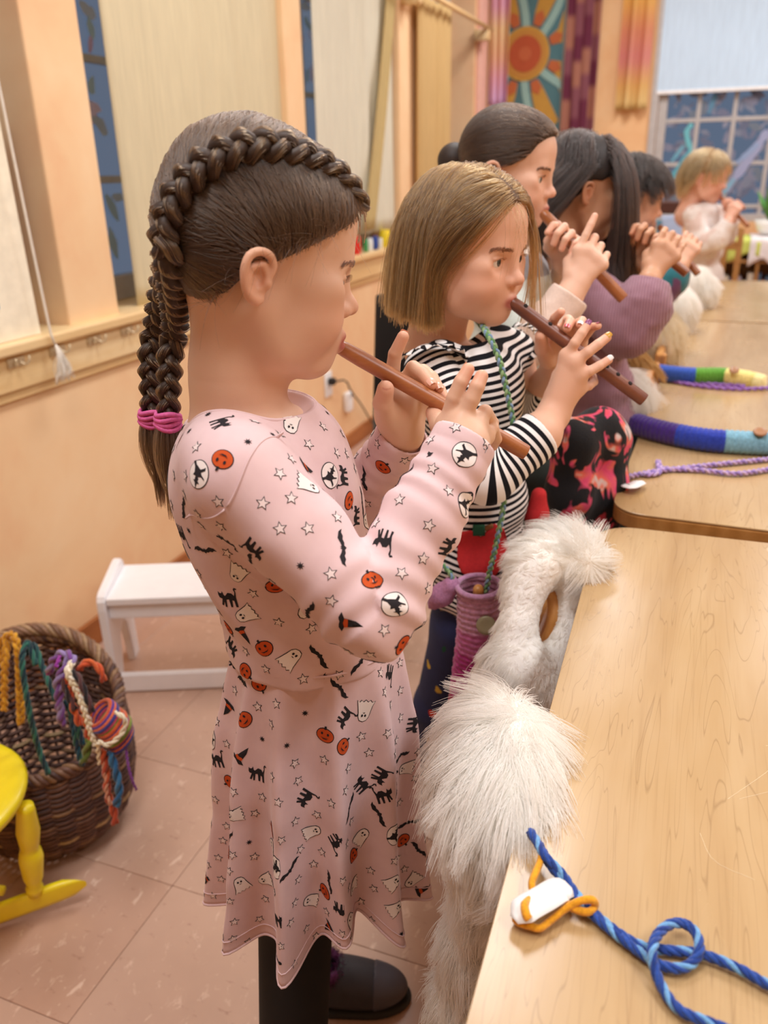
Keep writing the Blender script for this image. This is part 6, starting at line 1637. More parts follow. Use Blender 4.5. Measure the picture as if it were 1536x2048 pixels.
def cut(p, d):
    d = smax(d, -neck_hole(p), 0.002)
    for i, (c, n) in enumerate(cuffs):
        q = p - c; t_ = q @ n; rad = np.linalg.norm(q - t_[:, None] * n, axis=1); near = rad < 0.06
        d = np.where(near & (t_ > -0.05), smax(d, t_ - 0.004, 0.002), d)
        ri = (0.0305, 0.0300)[i] - 0.0046
        d = np.where(near & (t_ > -0.03), smax(d, -np.maximum(rad - ri, -(t_ + 0.025)), 0.001), d)
        band = np.exp(-((t_ + 0.012) / 0.0015) ** 2) * (rad < 0.045); d = d + 0.0006 * band
    return d
dress.post.append(cut)
def trim_band(p, d):
    nh = neck_hole(p); return d - 0.0016 * np.exp(-((nh - 0.004) / 0.004) ** 2)
dress.post.append(trim_band)
wz = A(634, 1258, 0.0)[2]
dress.post.append(lambda p, d: smax(d, (wz - 0.012 - p[:, 2]), 0.004))
Vd, Qd = field_mesh(dress, *dress.bounds(0.02), 0.0024, 0)
M_PINK = None
t = NT('pink_jersey'); n1 = t.noise(26, 3, 0.6, t.obj()); t.color(t.ramp(n1, [(0.3, srgb('#DBBDBF')), (0.7, srgb('#E2C6C7'))])); t.set(Roughness=0.9); t.b.inputs['Specular IOR Level'].default_value = 0.2
t.b.inputs['Sheen Weight'].default_value = 0.15; t.bump(t.noise(1600, 2, 0.5, t.obj()), 0.12, 0.0005); M_PINK = t.m
bodice = mesh_obj('dress_bodice', Vd, Qd, M_PINK, g1)
# seams: neck binding and armhole
dr0 = Field(); dr0.ops = dress.ops
a = np.linspace(0, 2 * PI, 90, endpoint=False); P = nc0 + F1 * 0.010 + np.array((0, 0, 0.02)) + np.cos(a)[:, None] * F1 * 0.08 + np.sin(a)[:, None] * L1_ * 0.08
for _ in range(14): P = project(neck_hole, P, 0.003, 1); P = project(dr0, P, 0.0004, 1)
P = P * 0.5 + (np.roll(P, 1, 0) + np.roll(P, -1, 0)) * 0.25
Geo().tube(P, 0.0019, 7, closed=True).build('neck_binding', M_PINK, bodice)
d_ = nrm(elR - shR); u_ = nrm(np.cross(d_, A.z)); v_ = np.cross(d_, u_); P = shR + d_ * 0.004 - L1_ * 0.006 + (np.cos(a)[:, None] * u_ + np.sin(a)[:, None] * v_) * 0.055 + d_ * 0.012 * np.cos(a * 2)[:, None]
P = P[(P - shR) @ -L1_ > -0.012]; P = project(dr0, P, 0.0002, 6)
Geo().tube(smooth_path(P, 70), 0.0009, 6).build('armhole_seam', M_PINK, bodice)
# skirt: gathered at the waist, deep folds falling to a hem
nu, nv = 240, 60; hemc = A(640, 1765, 0.006); wst = A(634, 1245, 0.0); V = []
folds = [(0.0, 0.10, 0.9), (0.55, 0.13, 1.0), (1.15, 0.12, 0.8), (1.75, 0.16, 1.1), (2.4, 0.12, 0.9), (3.0, 0.14, 0.9), (3.55, 0.13, 1.0), (4.08, 0.11, 1.05), (4.55, 0.13, 1.2), (5.1, 0.12, 0.95), (5.7, 0.14, 1.1)]
th = np.linspace(0, 2 * PI, nu, endpoint=False)
def fold_profile(th, tt):
    f = np.zeros_like(th)
    for c, w, a in folds:
        dd = (th - c - 0.10 * math.sin(3 * c) * tt + PI) % (2 * PI) - PI; f += a * np.exp(-(dd / w) ** 2)
    return f - 0.45
for j in range(nv + 1):
    tt = j / nv; c = wst + (hemc - wst) * tt; rx = 0.082 + (0.124 - 0.082) * tt ** 0.8 + 0.008 * math.sin(PI * min(1, tt * 1.6)); ry = 0.094 + (0.114 - 0.094) * tt ** 0.8 + 0.006 * math.sin(PI * tt)
    am = 0.002 + 0.040 * tt ** 0.9; f = fold_profile(th, tt); rr = am * f
    x = (rx + rr) * np.cos(th); y = (ry + rr) * np.sin(th)
    z = c[2] + (0.010 * f * tt ** 2) * -1.0
    P = c[None] + x[:, None] * F1 + y[:, None] * L1_; P[:, 2] = z + 0.0012 * np.sin(th * 9 + tt * 5)
    P[:, 2] += 0.050 * np.exp(-((th - 5.25) / 0.36) ** 2) * tt ** 3
    V.append(P)
V = np.array(V); n3 = noise3(V.reshape(-1, 3), 26, 4).reshape(V.shape[:2]); V += 0.0022 * n3[..., None] * (V - (wst + hemc) / 2) / (np.linalg.norm(V - (wst + hemc) / 2, axis=2)[..., None])
Vs = V.reshape(-1, 3); Qs = np.array([(j * nu + i, (j + 1) * nu + i, (j + 1) * nu + (i + 1) % nu, j * nu + (i + 1) % nu) for j in range(nv) for i in range(nu)])
if (np.cross(Vs[Qs[:, 1]] - Vs[Qs[:, 0]], Vs[Qs[:, 2]] - Vs[Qs[:, 0]]) * (Vs[Qs[:, 0]] - (wst + hemc) / 2)).sum() < 0: Qs = Qs[:, ::-1]
skirt = mesh_obj('dress_skirt', Vs, Qs, M_PINK, g1); sd = skirt.modifiers.new('thick', 'SOLIDIFY'); sd.thickness = 0.0015; sd.offset = -1
g = Geo(); g.tube(V[nv] * 1.0, 0.0016, 6, closed=True); g.tube(V[nv - 3] + (V[nv - 3] - hemc) * 0.004, 0.0007, 5, closed=True); g.build('hem', M_PINK, skirt)
g = Geo(); g.tube(V[1] + (V[1] - wst) * 0.03, 0.0014, 6, closed=True); g.build('waist_seam', M_PINK, skirt)
SZ1 = {'star': 0.0064, 'ghost': 0.0088, 'pumpkin': 0.0092, 'bat': 0.0070, 'cat': 0.0082, 'hat': 0.0092, 'moon': 0.0082, 'spider': 0.0052}
SEQ = ['star'] * 15 + ['ghost', 'pumpkin', 'bat', 'bat', 'cat', 'cat', 'hat', 'moon', 'spider', 'pumpkin', 'ghost']
prints('printed_motifs', Vd, Qd, bodice, 0.0225, SZ1, SEQ, 11, lambda c: ((neck_hole(c) > 0.006) & (c[:, 2] > wz - 0.008) & ((c - hc1) @ np.cross(A.z, A.r) * 0 == 0)).astype(float))
prints('printed_motifs', Vs, Qs, skirt, 0.0225, SZ1, SEQ, 12)
# ---- legs, sock, slippers
lg = Field(); lg.chain(rl, [0.040, 0.047, 0.046, 0.040], k=0.015); lg.chain(ll, [0.040, 0.044, 0.034, 0.030], k=0.015); lg.ell(hip, (0.060, 0.068, 0.065), RB1, 0.03)
lg.post.append(lambda p, d: smax(d, 0.06 - p[:, 2], 0.003))
Vl, Ql = field_mesh(lg, *lg.bounds(), 0.004)
mesh_obj('leggings', Vl, Ql, plain('black_leggings', '#0D0C0E', 0.9), g1)
M_SLIP = plain('charcoal_slipper', '#37343A', 0.7, 0.1, 60); M_PLUSH = vcol_mat('plush_lining', 0.95, 0.6, 500, sheen=0.5)
def slipper(c, d, parent, L=0.20):
    """Rounded padded slipper at floor point c (heel) heading d, with sole, toe cap and plush collar."""
    d = nrm((d[0], d[1], 0)); w = np.array((-d[1], d[0], 0)); z = np.array((0, 0, 1.0)); R = np.column_stack([d, w, z]); f = Field()
    f.ell(c + d * 0.045 + z * 0.040, (0.052, 0.036, 0.040), R); f.ell(c + d * 0.12 + z * 0.032, (0.075, 0.040, 0.034), R, 0.025); f.ell(c + d * 0.085 + z * 0.045, (0.06, 0.034, 0.034), R, 0.02)
    top = c + d * 0.040 + z * 0.088
    f.ell(top, (0.042, 0.030, 0.034), R, 0.006, 's'); f.post.append(lambda p, dd: smax(dd, 0.010 - p[:, 2], 0.004))
    V, Q = field_mesh(f, *f.bounds(), 0.0025); up = mesh_obj('slipper', V, Q, M_SLIP, parent)
    s = Field(); s.ell(c + d * 0.05 + z * 0.008, (0.058, 0.040, 0.030), R); s.ell(c + d * 0.125 + z * 0.008, (0.078, 0.043, 0.030), R, 0.03); s.post.append(lambda p, dd: smax(smax(dd, 0.0015 - p[:, 2], 0.002), p[:, 2] - 0.014, 0.003))
    V, Q = field_mesh(s, *s.bounds(), 0.003); mesh_obj('sole', V, Q, plain('dark_rubber_sole', '#2A2624', 0.8), up)
    tcf = lambda p: smax(f(p) - 0.0018, (c + d * 0.140 - p) @ d, 0.002); V, Q = field_mesh(tcf, *f.bounds(), 0.003); mesh_obj('toe_cap', V, Q, plain('grey_toe_cap', '#4C4953', 0.6), up)
    a = np.linspace(0, 2 * PI, 40, endpoint=False); P = top + np.cos(a)[:, None] * d * 0.044 + np.sin(a)[:, None] * w * 0.031 - z * (0.012 + 0.010 * np.cos(a)[:, None] * 0.6)
    g = Geo(); g.tube(P, 0.0085, 8, srgb('#6A2F5C'), closed=True); col = g.build('plush_collar', M_PLUSH, up)
    Vt, Ft = tube_geo(P, 0.0085, 8, True, False); Pp, Nn = scatter(np.array(Vt), np.array(Ft), 1600, 3); q = np.random.default_rng(1)
    strands('plush', np.stack([Pp, Pp + Nn * 0.003 + q.normal(size=Pp.shape) * 0.001, Pp + Nn * 0.006 + q.normal(size=Pp.shape) * 0.003], 1), 0.0004, 0.0002, hair_mat('plum_plush', '#7A3868', '#5A244C', fur=True), up)
    return up
sd_ = nrm((0.95, 0.30, 0))
slipper(sc - sd_ * 0.07, sd_, g1)
slipper(np.array((ankR[0], ankR[1], 0)) - F1 * 0.045, F1, g1)
Geo().tube([sc - sd_ * 0.036 + np.array((0, 0, 0.05)), sc - sd_ * 0.036 + np.array((0, 0, 0.125))], [0.034, 0.036], 20).build('sock', plain('teal_sock', '#20705F', 0.9, 0.1, 200), g1)
# ================================================================== second girl: bob, striped shirt
B2 = Frame(955, 1.20)
g2 = empty('person', list(B2(950, 1600)[:2]) + [0.0], 'person with a bob haircut in a black and white striped shirt playing a flute', 'person', 'children playing flutes')
SK2 = srgb('#E2B49A'); HS2 = 0.95
R2, hc2 = place(B2, -31, -7, 0, HS2, (0.1003, 0, -0.034), 1047, 562)
nk2 = [(-0.022, 0, -0.035), (-0.032, 0, -0.10), (-0.036, 0, -0.16)]
H2 = Local(head_field(True, 1.1, 1.0, True, 1.08, (nk2, [0.040, 0.038, 0.050])), hc2, R2, HS2)
H2b = Local(head_field(True, 1.0, 1.0, False, 1.0, (nk2, [0.042, 0.040, 0.052]), False), hc2, R2, HS2)
a2 = math.radians(-28); F2 = B2.r * math.cos(a2) + B2.v * math.sin(a2); L2_ = np.cross(B2.z, F2); RB2 = np.column_stack([F2, L2_, B2.z])
nkb = H2.out((-0.034, 0, -0.12)); cx2 = lambda px, py, o=0.0: B2(px, py, o)
torso2 = [(cx2(940, 745, 0.0), (0.066, 0.086, 0.05)), (cx2(945, 800), (0.074, 0.090, 0.06)), (cx2(950, 900), (0.078, 0.088, 0.07)), (cx2(952, 1000, 0.01), (0.080, 0.088, 0.07)), (cx2(955, 1100, 0.02), (0.084, 0.092, 0.07)), (cx2(958, 1165, 0.03), (0.088, 0.096, 0.05))]
sR2, eR2, cR2 = cx2(862, 742, -0.075), cx2(975, 952, -0.150), cx2(1080, 868, -0.115)
sL2, eL2, cL2 = cx2(1030, 705, 0.085), cx2(1062, 842, 0.120), cx2(1082, 775, 0.090)
wR2, wL2 = cx2(1112, 818, -0.085), cx2(1108, 738, 0.060)
fa2, fb2 = B2(1008, 596, -0.045 + 0.0), B2(1288, 800, -0.070)
mouth2 = H2.out((0.0865, 0, -0.066)); fa2 = mouth2 - nrm(fb2 - mouth2) * 0.004
flute2 = wood_flute('wooden_flute', fa2, fb2, 0.0092, 'dark reddish flute with finger holes played by the girl in stripes', holes=(0.10, 0.28, 0.70, 0.78, 0.87), hole_dir=-B2.v * 0.6 + B2.z * 0.8 + B2.r * 0.4, mat=M_FLUTE2)
fd = fb2 - fa2
def fo(px, py, o): # depth measured from the flute's own distance
    return B2(px, py, -0.058 + o)
h2 = Field(); h2.PAD = 0.02
HR2 = Hand(h2, fo(1104, 832, -0.024), [fo(1134, 712, -0.020), fo(1150, 724, -0.026), fo(1160, 748, -0.026), fo(1158, 776, -0.020)],
           [[fo(1150, 686, -0.026), fo(1163, 667, -0.022), fo(1175, 650, -0.014)], [fo(1176, 704, -0.030), fo(1196, 689, -0.026), fo(1214, 675, -0.018)], [fo(1180, 742, -0.030), fo(1198, 732, -0.026), fo(1217, 720, -0.018)], [fo(1178, 772, -0.014), fo(1188, 764, 0.000), fo(1186, 752, 0.010)]],
           [fo(1108, 790, -0.012), fo(1118, 752, 0.008), fo(1130, 725, 0.020)], r=0.0066, wr=0.021, thick=0.0100)
HL2 = Hand(h2, fo(1108, 738, 0.095), [fo(1108, 668, 0.045), fo(1128, 664, 0.046), fo(1146, 670, 0.048), fo(1160, 686, 0.050)],
           [[fo(1104, 648, 0.036), fo(1110, 636, 0.026), fo(1122, 624, 0.018)], [fo(1136, 640, 0.036), fo(1140, 644, 0.018), fo(1134, 656, 0.002)], [fo(1158, 646, 0.038), fo(1164, 642, 0.022), fo(1160, 650, 0.008)], [fo(1176, 666, 0.040), fo(1186, 654, 0.026), fo(1196, 652, 0.014)]],
           [fo(1096, 720, 0.060), fo(1084, 698, 0.030), fo(1082, 672, 0.014)], r=0.0066, wr=0.020, thick=0.0100)
h2.chain([fo(1104, 834, -0.024), cR2, eR2 * 0.3 + cR2 * 0.7], [0.0215, 0.027, 0.028], k=0.014); h2.chain([fo(1108, 740, 0.095), cL2, eL2], [0.020, 0.023, 0.026], k=0.014)
b2 = Field(); add_torso(b2, torso2, -0.012, RB2); b2.fn(H2, H2.out((-0.01, 0, -0.03)), 0.20, 0.02)
for s, e in ((sR2, eR2), (sL2, eL2)): b2.cap(s, e, 0.028, 0.025, k=0.02)
hip2 = cx2(960, 1230, 0.05); feet2 = [(cx2(880, 1410, 0.07), cx2(858, 1605, 0.17)), (cx2(960, 1400, 0.14), cx2(940, 1560, 0.26))]
V1, Q1 = field_mesh(b2, hc2 - 0.16 + np.array((0, 0, -0.09)), hc2 + 0.15, 0.0020)
V2, Q2 = field_mesh(b2, *(lambda lo, hi: (lo, np.array((hi[0], hi[1], hc2[2] - 0.20))))(*b2.bounds()), 0.006)
V3, Q3 = field_mesh(h2, *h2.bounds(), 0.0015)
body2 = skin_mesh([(V1, Q1, skin_colours(H2.to(V1), SK2)), (V2, Q2, None), (V3, Q3, fingertip_tint(V3, HR2.tips + HL2.tips, SK2))], g2, SK2)
nc2 = ['#8C4A78', '#C9973A', '#E9E2DE', '#E9E2DE', '#E2B49A']
tc = nrm(CO - fo(1170, 700, 0)); nails(HR2.tips, [tc + B2.z * 0.6] * 3 + [None, None], g2, nc2)
nails(HL2.tips, [None, tc + B2.z * 0.3, tc + B2.z * 0.4, B2.z], g2, ['#C0505A', '#C0505A', '#E9E2DE', '#B05A7A'])
for s in (-1, 1): eye(g2, H2, s, (0.06, 0.06), '#4C5350')
M_BROW2 = hair_mat('dark_blond_brow', '#4A3424', '#332318')
for s in (-1, 1): brow(g2, H2, H2, s, M_BROW2, 280, -0.001, 5 + s); lashes(g2, H2, s, M_BROW2)
# ---- bob
M_HAIR2 = hair_mat('dark_blond_hair', '#8E6438', '#33200F', 0.30); M_CAP2 = plain('dark_blond_base', '#54391F', 0.6, 0.25, 160)
hl2 = hairline(0.066, 0.034, -0.055, 0.016)
def cap2(p):
    q = H2b.to(p); return smax(H2b.f(q) - 0.004, -hl2(q) * 0.6, 0.006) * HS2
b2f = lambda p: H2b(p)
Vc, Qc = field_mesh(cap2, H2.out((0, 0, 0.01)) - 0.15, H2.out((0, 0, 0.01)) + 0.15, 0.003)
hair2 = mesh_obj('hair', Vc, Qc, M_CAP2, g2)
r_, n_ = scatter(Vc, Qc, 13000, 21, lambda c: (hl2(H2.to(c)) > 0.001).astype(float)); q = H2.to(r_)
d0 = np.c_[np.where(q[:, 0] > 0.03, -0.15, -0.35), np.sign(q[:, 1] + 0.004) * 1.0, -0.2 * np.ones(len(q))] @ R2.T
d0 += n_ * 0.35; d0 /= np.linalg.norm(d0, axis=1)[:, None]
back2 = -R2[:, 0]
def pull2(P, t):
    ql = H2.to(P); G = np.tile((0, 0, -1.0), (len(P), 1)); fr_ = np.clip((ql[:, 0] - 0.000) / 0.035, 0, 1)[:, None] * np.clip((ql[:, 2] + 0.06) / 0.05, 0, 1)[:, None]
    return G + (back2 * 0.9)[None] * fr_ + np.sign(ql[:, 1])[:, None] * R2[:, 1][None] * 0.12 * fr_
S = flow_hair(b2f, r_, d0, 0.26, 26, 0.007, 0.45, pull2, 0.80, 3, 0.10, 0.1)
qn = np.random.default_rng(2); lim = np.repeat(-0.104 + 0.015 * qn.normal(size=len(S)) * 0.6, 26)
S = cut_strands(S, lambda P: H2.to(P)[:, 2] > lim)
S = clump(S, 420, 0.45, 6); strands('bob_strands', S, 0.00034, 0.00022, M_HAIR2, hair2)
# a few loose locks in front of the far cheek and over the brow
n = 130; q = np.random.default_rng(8); rr = np.c_[0.048 + 0.008 * q.normal(size=n) * 0.5, 0.038 + 0.006 * q.normal(size=n) * 0.5, 0.052 + 0.004 * q.normal(size=n)]
rr = project(b2f, H2.out(rr), 0.002); S = flow_hair(b2f, rr, np.tile(R2[:, 0] * 0.5 + R2[:, 1] * 0.25, (n, 1)), 0.16, 22, 0.004, 0.40, None, 0.80, 4, 0.10, 0.25)
strands('face_lock', clump(S, 8, 0.6, 3), 0.00030, 0.00012, M_HAIR2, hair2)
n = 22; rr = project(b2f, H2.out(np.c_[np.full(n, 0.066), -0.012 + 0.01 * q.normal(size=n), np.full(n, 0.062)]), 0.002)
S = flow_hair(b2f, rr, np.tile(R2[:, 0] * 0.8 - R2[:, 1] * 0.5, (n, 1)), 0.085, 16, 0.004, 0.22, None, 0.9, 6, 0.12, 0.5); strands('loose_wisps', S, 0.00020, 0.00008, M_HAIR2, hair2)
# ---- striped shirt: body and two sleeves, ring stripes by measured length along the cloth
t = NT('striped_jersey'); a_ = t.attr('stripe', 'Fac'); fr_ = t.math('FRACT', t.math('MULTIPLY', a_, 1 / 0.0100)); c = t.ramp(fr_, [(0.0, srgb('#16161C')), (0.47, srgb('#16161C')), (0.50, srgb('#EFEDEC')), (0.97, srgb('#EFEDEC'))], 'CONSTANT')
t.color(c); t.set(Roughness=0.9); t.b.inputs['Specular IOR Level'].default_value = 0.2; t.bump(t.noise(1500, 2, 0.5, t.obj()), 0.1, 0.0004); M_STRIPE = t.m
sh = Field(); add_torso(sh, torso2, 0.0, RB2, 0.03)
sh.cap(cx2(880, 722, -0.06), sR2, 0.030, 0.034, k=0.03); sh.cap(cx2(1000, 690, 0.06), sL2, 0.030, 0.034, k=0.03)
def nh2(p): return d_ell(p, H2.out((-0.026, 0, -0.128)) + F2 * 0.012, (0.060, 0.062, 0.045), RB2)
hz2 = torso2[-1][0][2] - 0.035
def post2(p, d):
    m = np.abs(d) < 0.02; d = d.copy(); q = p[m]
    d[m] += 0.0022 * np.sin((q @ B2.r) * 120 + 2 * noise3(q, 14, 3)) * np.exp(-((q[:, 2] - hz2 - 0.05) / 0.12) ** 2) + 0.0018 * noise3(q, 24, 5)
    d = smax(d, -nh2(p), 0.002); d = smax(d, hz2 - p[:, 2], 0.002)
    return smax(d, -np.maximum(np.linalg.norm((p - torso2[-1][0])[:, :2], axis=1) - 0.082, p[:, 2] - hz2 - 0.03), 0.001) - 0.001 * np.exp(-((nh2(p) - 0.003) / 0.003) ** 2)
sh.post.append(post2)
Vs2, Qs2 = field_mesh(sh, *sh.bounds(0.02), 0.0026)
tilt = F2 * 0.10 + L2_ * -0.10
shirt = mesh_obj('shirt', Vs2, Qs2, M_STRIPE, g2, True, None, {'stripe': (Vs2 @ (np.array((0, 0, 1.0)) + tilt)) + 0.0007 * noise3(Vs2, 18, 2)})
def sleeve2(P, rad, seed, cuff_open=True):
    f = Field(); f.chain(P, rad, k=0.014); f.post.append(wrinkles(P, [(0.45, 0.14, 210, 1.0), (0.8, 0.15, 180, 0.4)], 0.0022, seed)); e = P[-1]; n = nrm(P[-1] - P[-2])
    def cutf(p, d):
        q = p - e; t_ = q @ n; rd = np.linalg.norm(q - t_[:, None] * n, axis=1); near = rd < 0.06
        d = np.where(near & (t_ > -0.05), smax(d, t_ - 0.003, 0.002), d); return np.where(near & (t_ > -0.03), smax(d, -np.maximum(rd - rad[-1] + 0.0045, -(t_ + 0.025)), 0.001), d)
    f.post.append(cutf); V, Q = field_mesh(f, *f.bounds(), 0.0026); arc = arc_along(V, P)
    return mesh_obj('sleeve', V, Q, M_STRIPE, g2, True, None, {'stripe': arc + 0.0005 * noise3(V, 20, seed)})
sleeve2([sR2, sR2 * 0.45 + eR2 * 0.55, eR2, cR2], [0.038, 0.036, 0.037, 0.0335], 4)
sleeve2([sL2, eL2, cL2], [0.036, 0.034, 0.029], 5)
# shoulder ruffles
def ruffle(c, ax, up, rad, w, seed, a0, a1):
    ax = nrm(ax); u = nrm(up - ax * np.dot(up, ax)); v = np.cross(ax, u); n = 150; V = []; St = []
    for i, a in enumerate(np.linspace(a0, a1, n)):
        b = c + (u * math.cos(a) + v * math.sin(a)) * rad; o = nrm(u * math.cos(a) + v * math.sin(a)); fl = math.sin(PI * i / (n - 1)) ** 0.5
        for k in range(6):
            s = k / 5; V.append(b + o * (w * s * fl * 0.75) + ax * (w * s * fl * 0.7) + (ax * -0.5 + o * 0.5) * 0.0035 * s * math.sin(i * 0.42 + seed)); St.append((a * rad * 1.0))
    F = [(i * 6 + k, (i + 1) * 6 + k, (i + 1) * 6 + k + 1, i * 6 + k + 1) for i in range(n - 1) for k in range(5)]
    o = mesh_obj('ruffle', V, F, M_STRIPE, g2, True, None, {'stripe': St}); o.modifiers.new('t', 'SOLIDIFY').thickness = 0.0015
dR = nrm(eR2 - sR2); ruffle(sR2 - dR * 0.012 + np.array((0, 0, 0.002)), dR * 0.9 - L2_ * 0.4, B2.z, 0.040, 0.026, 1, -2.0, 2.0)
dL = nrm(eL2 - sL2); ruffle(sL2 - dL * 0.012, dL * 0.8 + L2_ * 0.5, B2.z, 0.037, 0.024, 2, -2.0, 2.0)
# apple pockets of red felt
def felt_patch(name, V, Q, px, py, fr, off, pts, cs, th, cat=None):
    bvh = BVHTree.FromPolygons([Vector(v) for v in V], [tuple(int(i) for i in k) for k in Q]); X = []; T2, F = fill(pts, 0.14)
    for x, y in T2:
        p0 = fr(px + x, py - y, -0.4); d = nrm(p0 - CO); h_ = bvh.ray_cast(Vector(p0), Vector(d))
        X.append(np.array(h_[0] if h_[0] is not None else bvh.find_nearest(Vector(fr(px + x, py - y, off)))[0]) - d * th)
    g = Geo().add(X, F); o = g.build(name, cs, g2); md = o.modifiers.new('t', 'SOLIDIFY'); md.thickness = th * 0.9; return o
M_RED = plain('red_felt', '#C62A2E', 0.9, 0.08, 200, bump=0.2)
AP = [(-47, 10), (-40, 34), (-20, 38), (-6, 28), (0, 24), (10, 34), (28, 52), (46, 42), (56, 10), (50, -24), (30, -50), (6, -60), (-22, -56), (-40, -44), (-48, -20)]
_CDT.clear(); T_, F_ = None, None
def fillpx(pts, step): return fill(pts, step)
def patch(pts, px, py, mat, name, th):
    bvh = BVHTree.FromPolygons([Vector(v) for v in Vs2], [tuple(int(i) for i in k) for k in Qs2]); X = []
    T2, F = fill(pts, 7.0)
    for x, y in T2:
        d = ray(px + x, py - y); h_ = bvh.ray_cast(Vector(CO), Vector(d)); X.append(np.array(h_[0]) - d * th if h_[0] is not None else None)
    ok = [x is not None for x in X]; F = [f for f in F if all(ok[i] for i in f)]; X = [x if x is not None else CO * 0 for x in X]
    use = sorted({i for f in F for i in f}); mp = {a: b for b, a in enumerate(use)}
    g = Geo().add([X[i] for i in use], [tuple(mp[i] for i in f) for f in F]); o = g.build(name, mat, shirt); md = o.modifiers.new('t', 'SOLIDIFY'); md.thickness = th * 0.8
patch(AP, 962, 1100, M_RED, 'apple_pocket', 0.0035)
patch([(-12, 10), (12, 10), (12, -10), (-12, -10)], 958, 1062, plain('green_felt', '#1F5A40', 0.9), 'pocket_leaf', 0.005)
patch([(-8, 3), (8, 9), (9, 3), (-6, -5)], 978, 1058, plain('brown_felt', '#8A5A30', 0.9), 'pocket_stem', 0.005)
rp = Field(); rp.chain([cx2(1078, 990, 0.03), cx2(1074, 1030, 0.03), cx2(1062, 1066, 0.03)], [0.012, 0.018, 0.010], k=0.01); V, Q = field_mesh(rp, *rp.bounds(), 0.003)
mesh_obj('side_pocket', V, Q, M_RED, shirt)
# ---- leggings and shoes
lg2 = Field(); lg2.ell(hip2, (0.082, 0.088, 0.08), RB2, 0.03)
feetpts = []
for h_, (k_, a_) in zip((hip2 - L2_ * 0.045, hip2 + L2_ * 0.045), feet2):
    fl_ = np.array((a_[0], a_[1], 0.05)); lg2.chain([h_, k_, a_, fl_], [0.060, 0.046, 0.034, 0.032], k=0.02); feetpts.append(fl_)
lg2.post.append(lambda p, d: smax(d, 0.075 - p[:, 2], 0.003))
Vl, Ql = field_mesh(lg2, *lg2.bounds(), 0.004); leg2 = mesh_obj('leggings', Vl, Ql, plain('navy_leggings', '#20274F', 0.9, 0.08, 60), g2)
prints('printed_fruit', Vl, Ql, leg2, 0.045, {'apple': 0.0095, 'pear': 0.0085, 'leaf': 0.0080}, ['apple', 'apple', 'pear', 'leaf'], 31, lambda c: (c[:, 2] > 0.1).astype(float), 0.6)
for fp_ in feetpts: shoe(np.array((fp_[0], fp_[1], 0.0)) - F2 * 0.05, F2, plain('grey_white_shoe', '#CFCAC6', 0.7), g2)
# ---- neck cord and knitted pouch with a wooden stick
pz = [cx2(958, 1172, -0.118), cx2(957, 1260, -0.115), cx2(947, 1340, -0.105), cx2(932, 1440, -0.09), cx2(912, 1540, -0.07)]
pouch = knit_case(pz, 0.032, [(0, '#C08AA4'), (0.17, '#BC6698'), (0.28, '#AE3A82'), (0.52, '#9A2348'), (0.60, '#9A1A22')], 'p', name='knitted_pouch', ends=False)
tag(pouch, 'lilac to red knitted flute pouch hanging from the neck of the striped girl', 'flute case')
T_, N_, B_ = frames(np.array(pz)); a = np.linspace(0, 2 * PI, 40, endpoint=False); g = Geo()
g.tube(pz[0] + (np.cos(a)[:, None] * N_[0] + np.sin(a)[:, None] * B_[0]) * 0.0325, 0.0042, 8, srgb('#B585A6'), closed=True); g.build('rolled_rim', M_KNIT, pouch)
st = Field(); st.chain([cx2(957, 1180, -0.118), cx2(957, 1230, -0.115)], [0.0085, 0.0085], k=0.01); V, Q = field_mesh(st, *st.bounds(), 0.002); tag(mesh_obj('wooden_stick', V, Q, M_CHAIR, None), 'rounded end of a pale wooden stick standing in the knitted pouch', 'stick')
bq = cx2(972, 1250, -0.152); Geo().lathe([(0, 0), (0.012, 0), (0.0145, 0.002), (0.013, 0.005), (0.008, 0.004), (0, 0.004)], axis_matrix(bq, bq - B2.v + B2.z * 0.3), 20).build('button', plain('horn_button', '#8C8264', 0.35), pouch)
fl = Field(); fl.chain([cx2(902, 1172, -0.115), cx2(884, 1190, -0.11), cx2(868, 1206, -0.10)], [0.014, 0.016, 0.010], k=0.01); V, Q = field_mesh(fl, *fl.bounds(), 0.003); mesh_obj('flap', V + (noise3(V, 160, 2) * 0.0015)[:, None], Q, plain('lilac_knit', '#B07A9E', 0.95, 0.2, 300, bump=0.4), pouch)
nco = ('#5E8C5A', '#7C98B4', '#8FAE7A')
cord_thing('neck_lanyard', [[cx2(955, 640, 0.0), cx2(975, 668, -0.075), cx2(997, 715, -0.098), cx2(1012, 775, -0.104), cx2(1026, 845, -0.102), cx2(1030, 900, -0.10), cx2(1012, 975, -0.100), cx2(1004, 1030, -0.102), cx2(992, 1090, -0.112), cx2(978, 1150, -0.116), cx2(972, 1185, -0.118)],
                         [cx2(886, 1130, -0.112), cx2(902, 1150, -0.115), cx2(910, 1178, -0.118)]], 0.0042, nco, 'green and blue plaited cord round the neck of the striped girl', kind='braid')
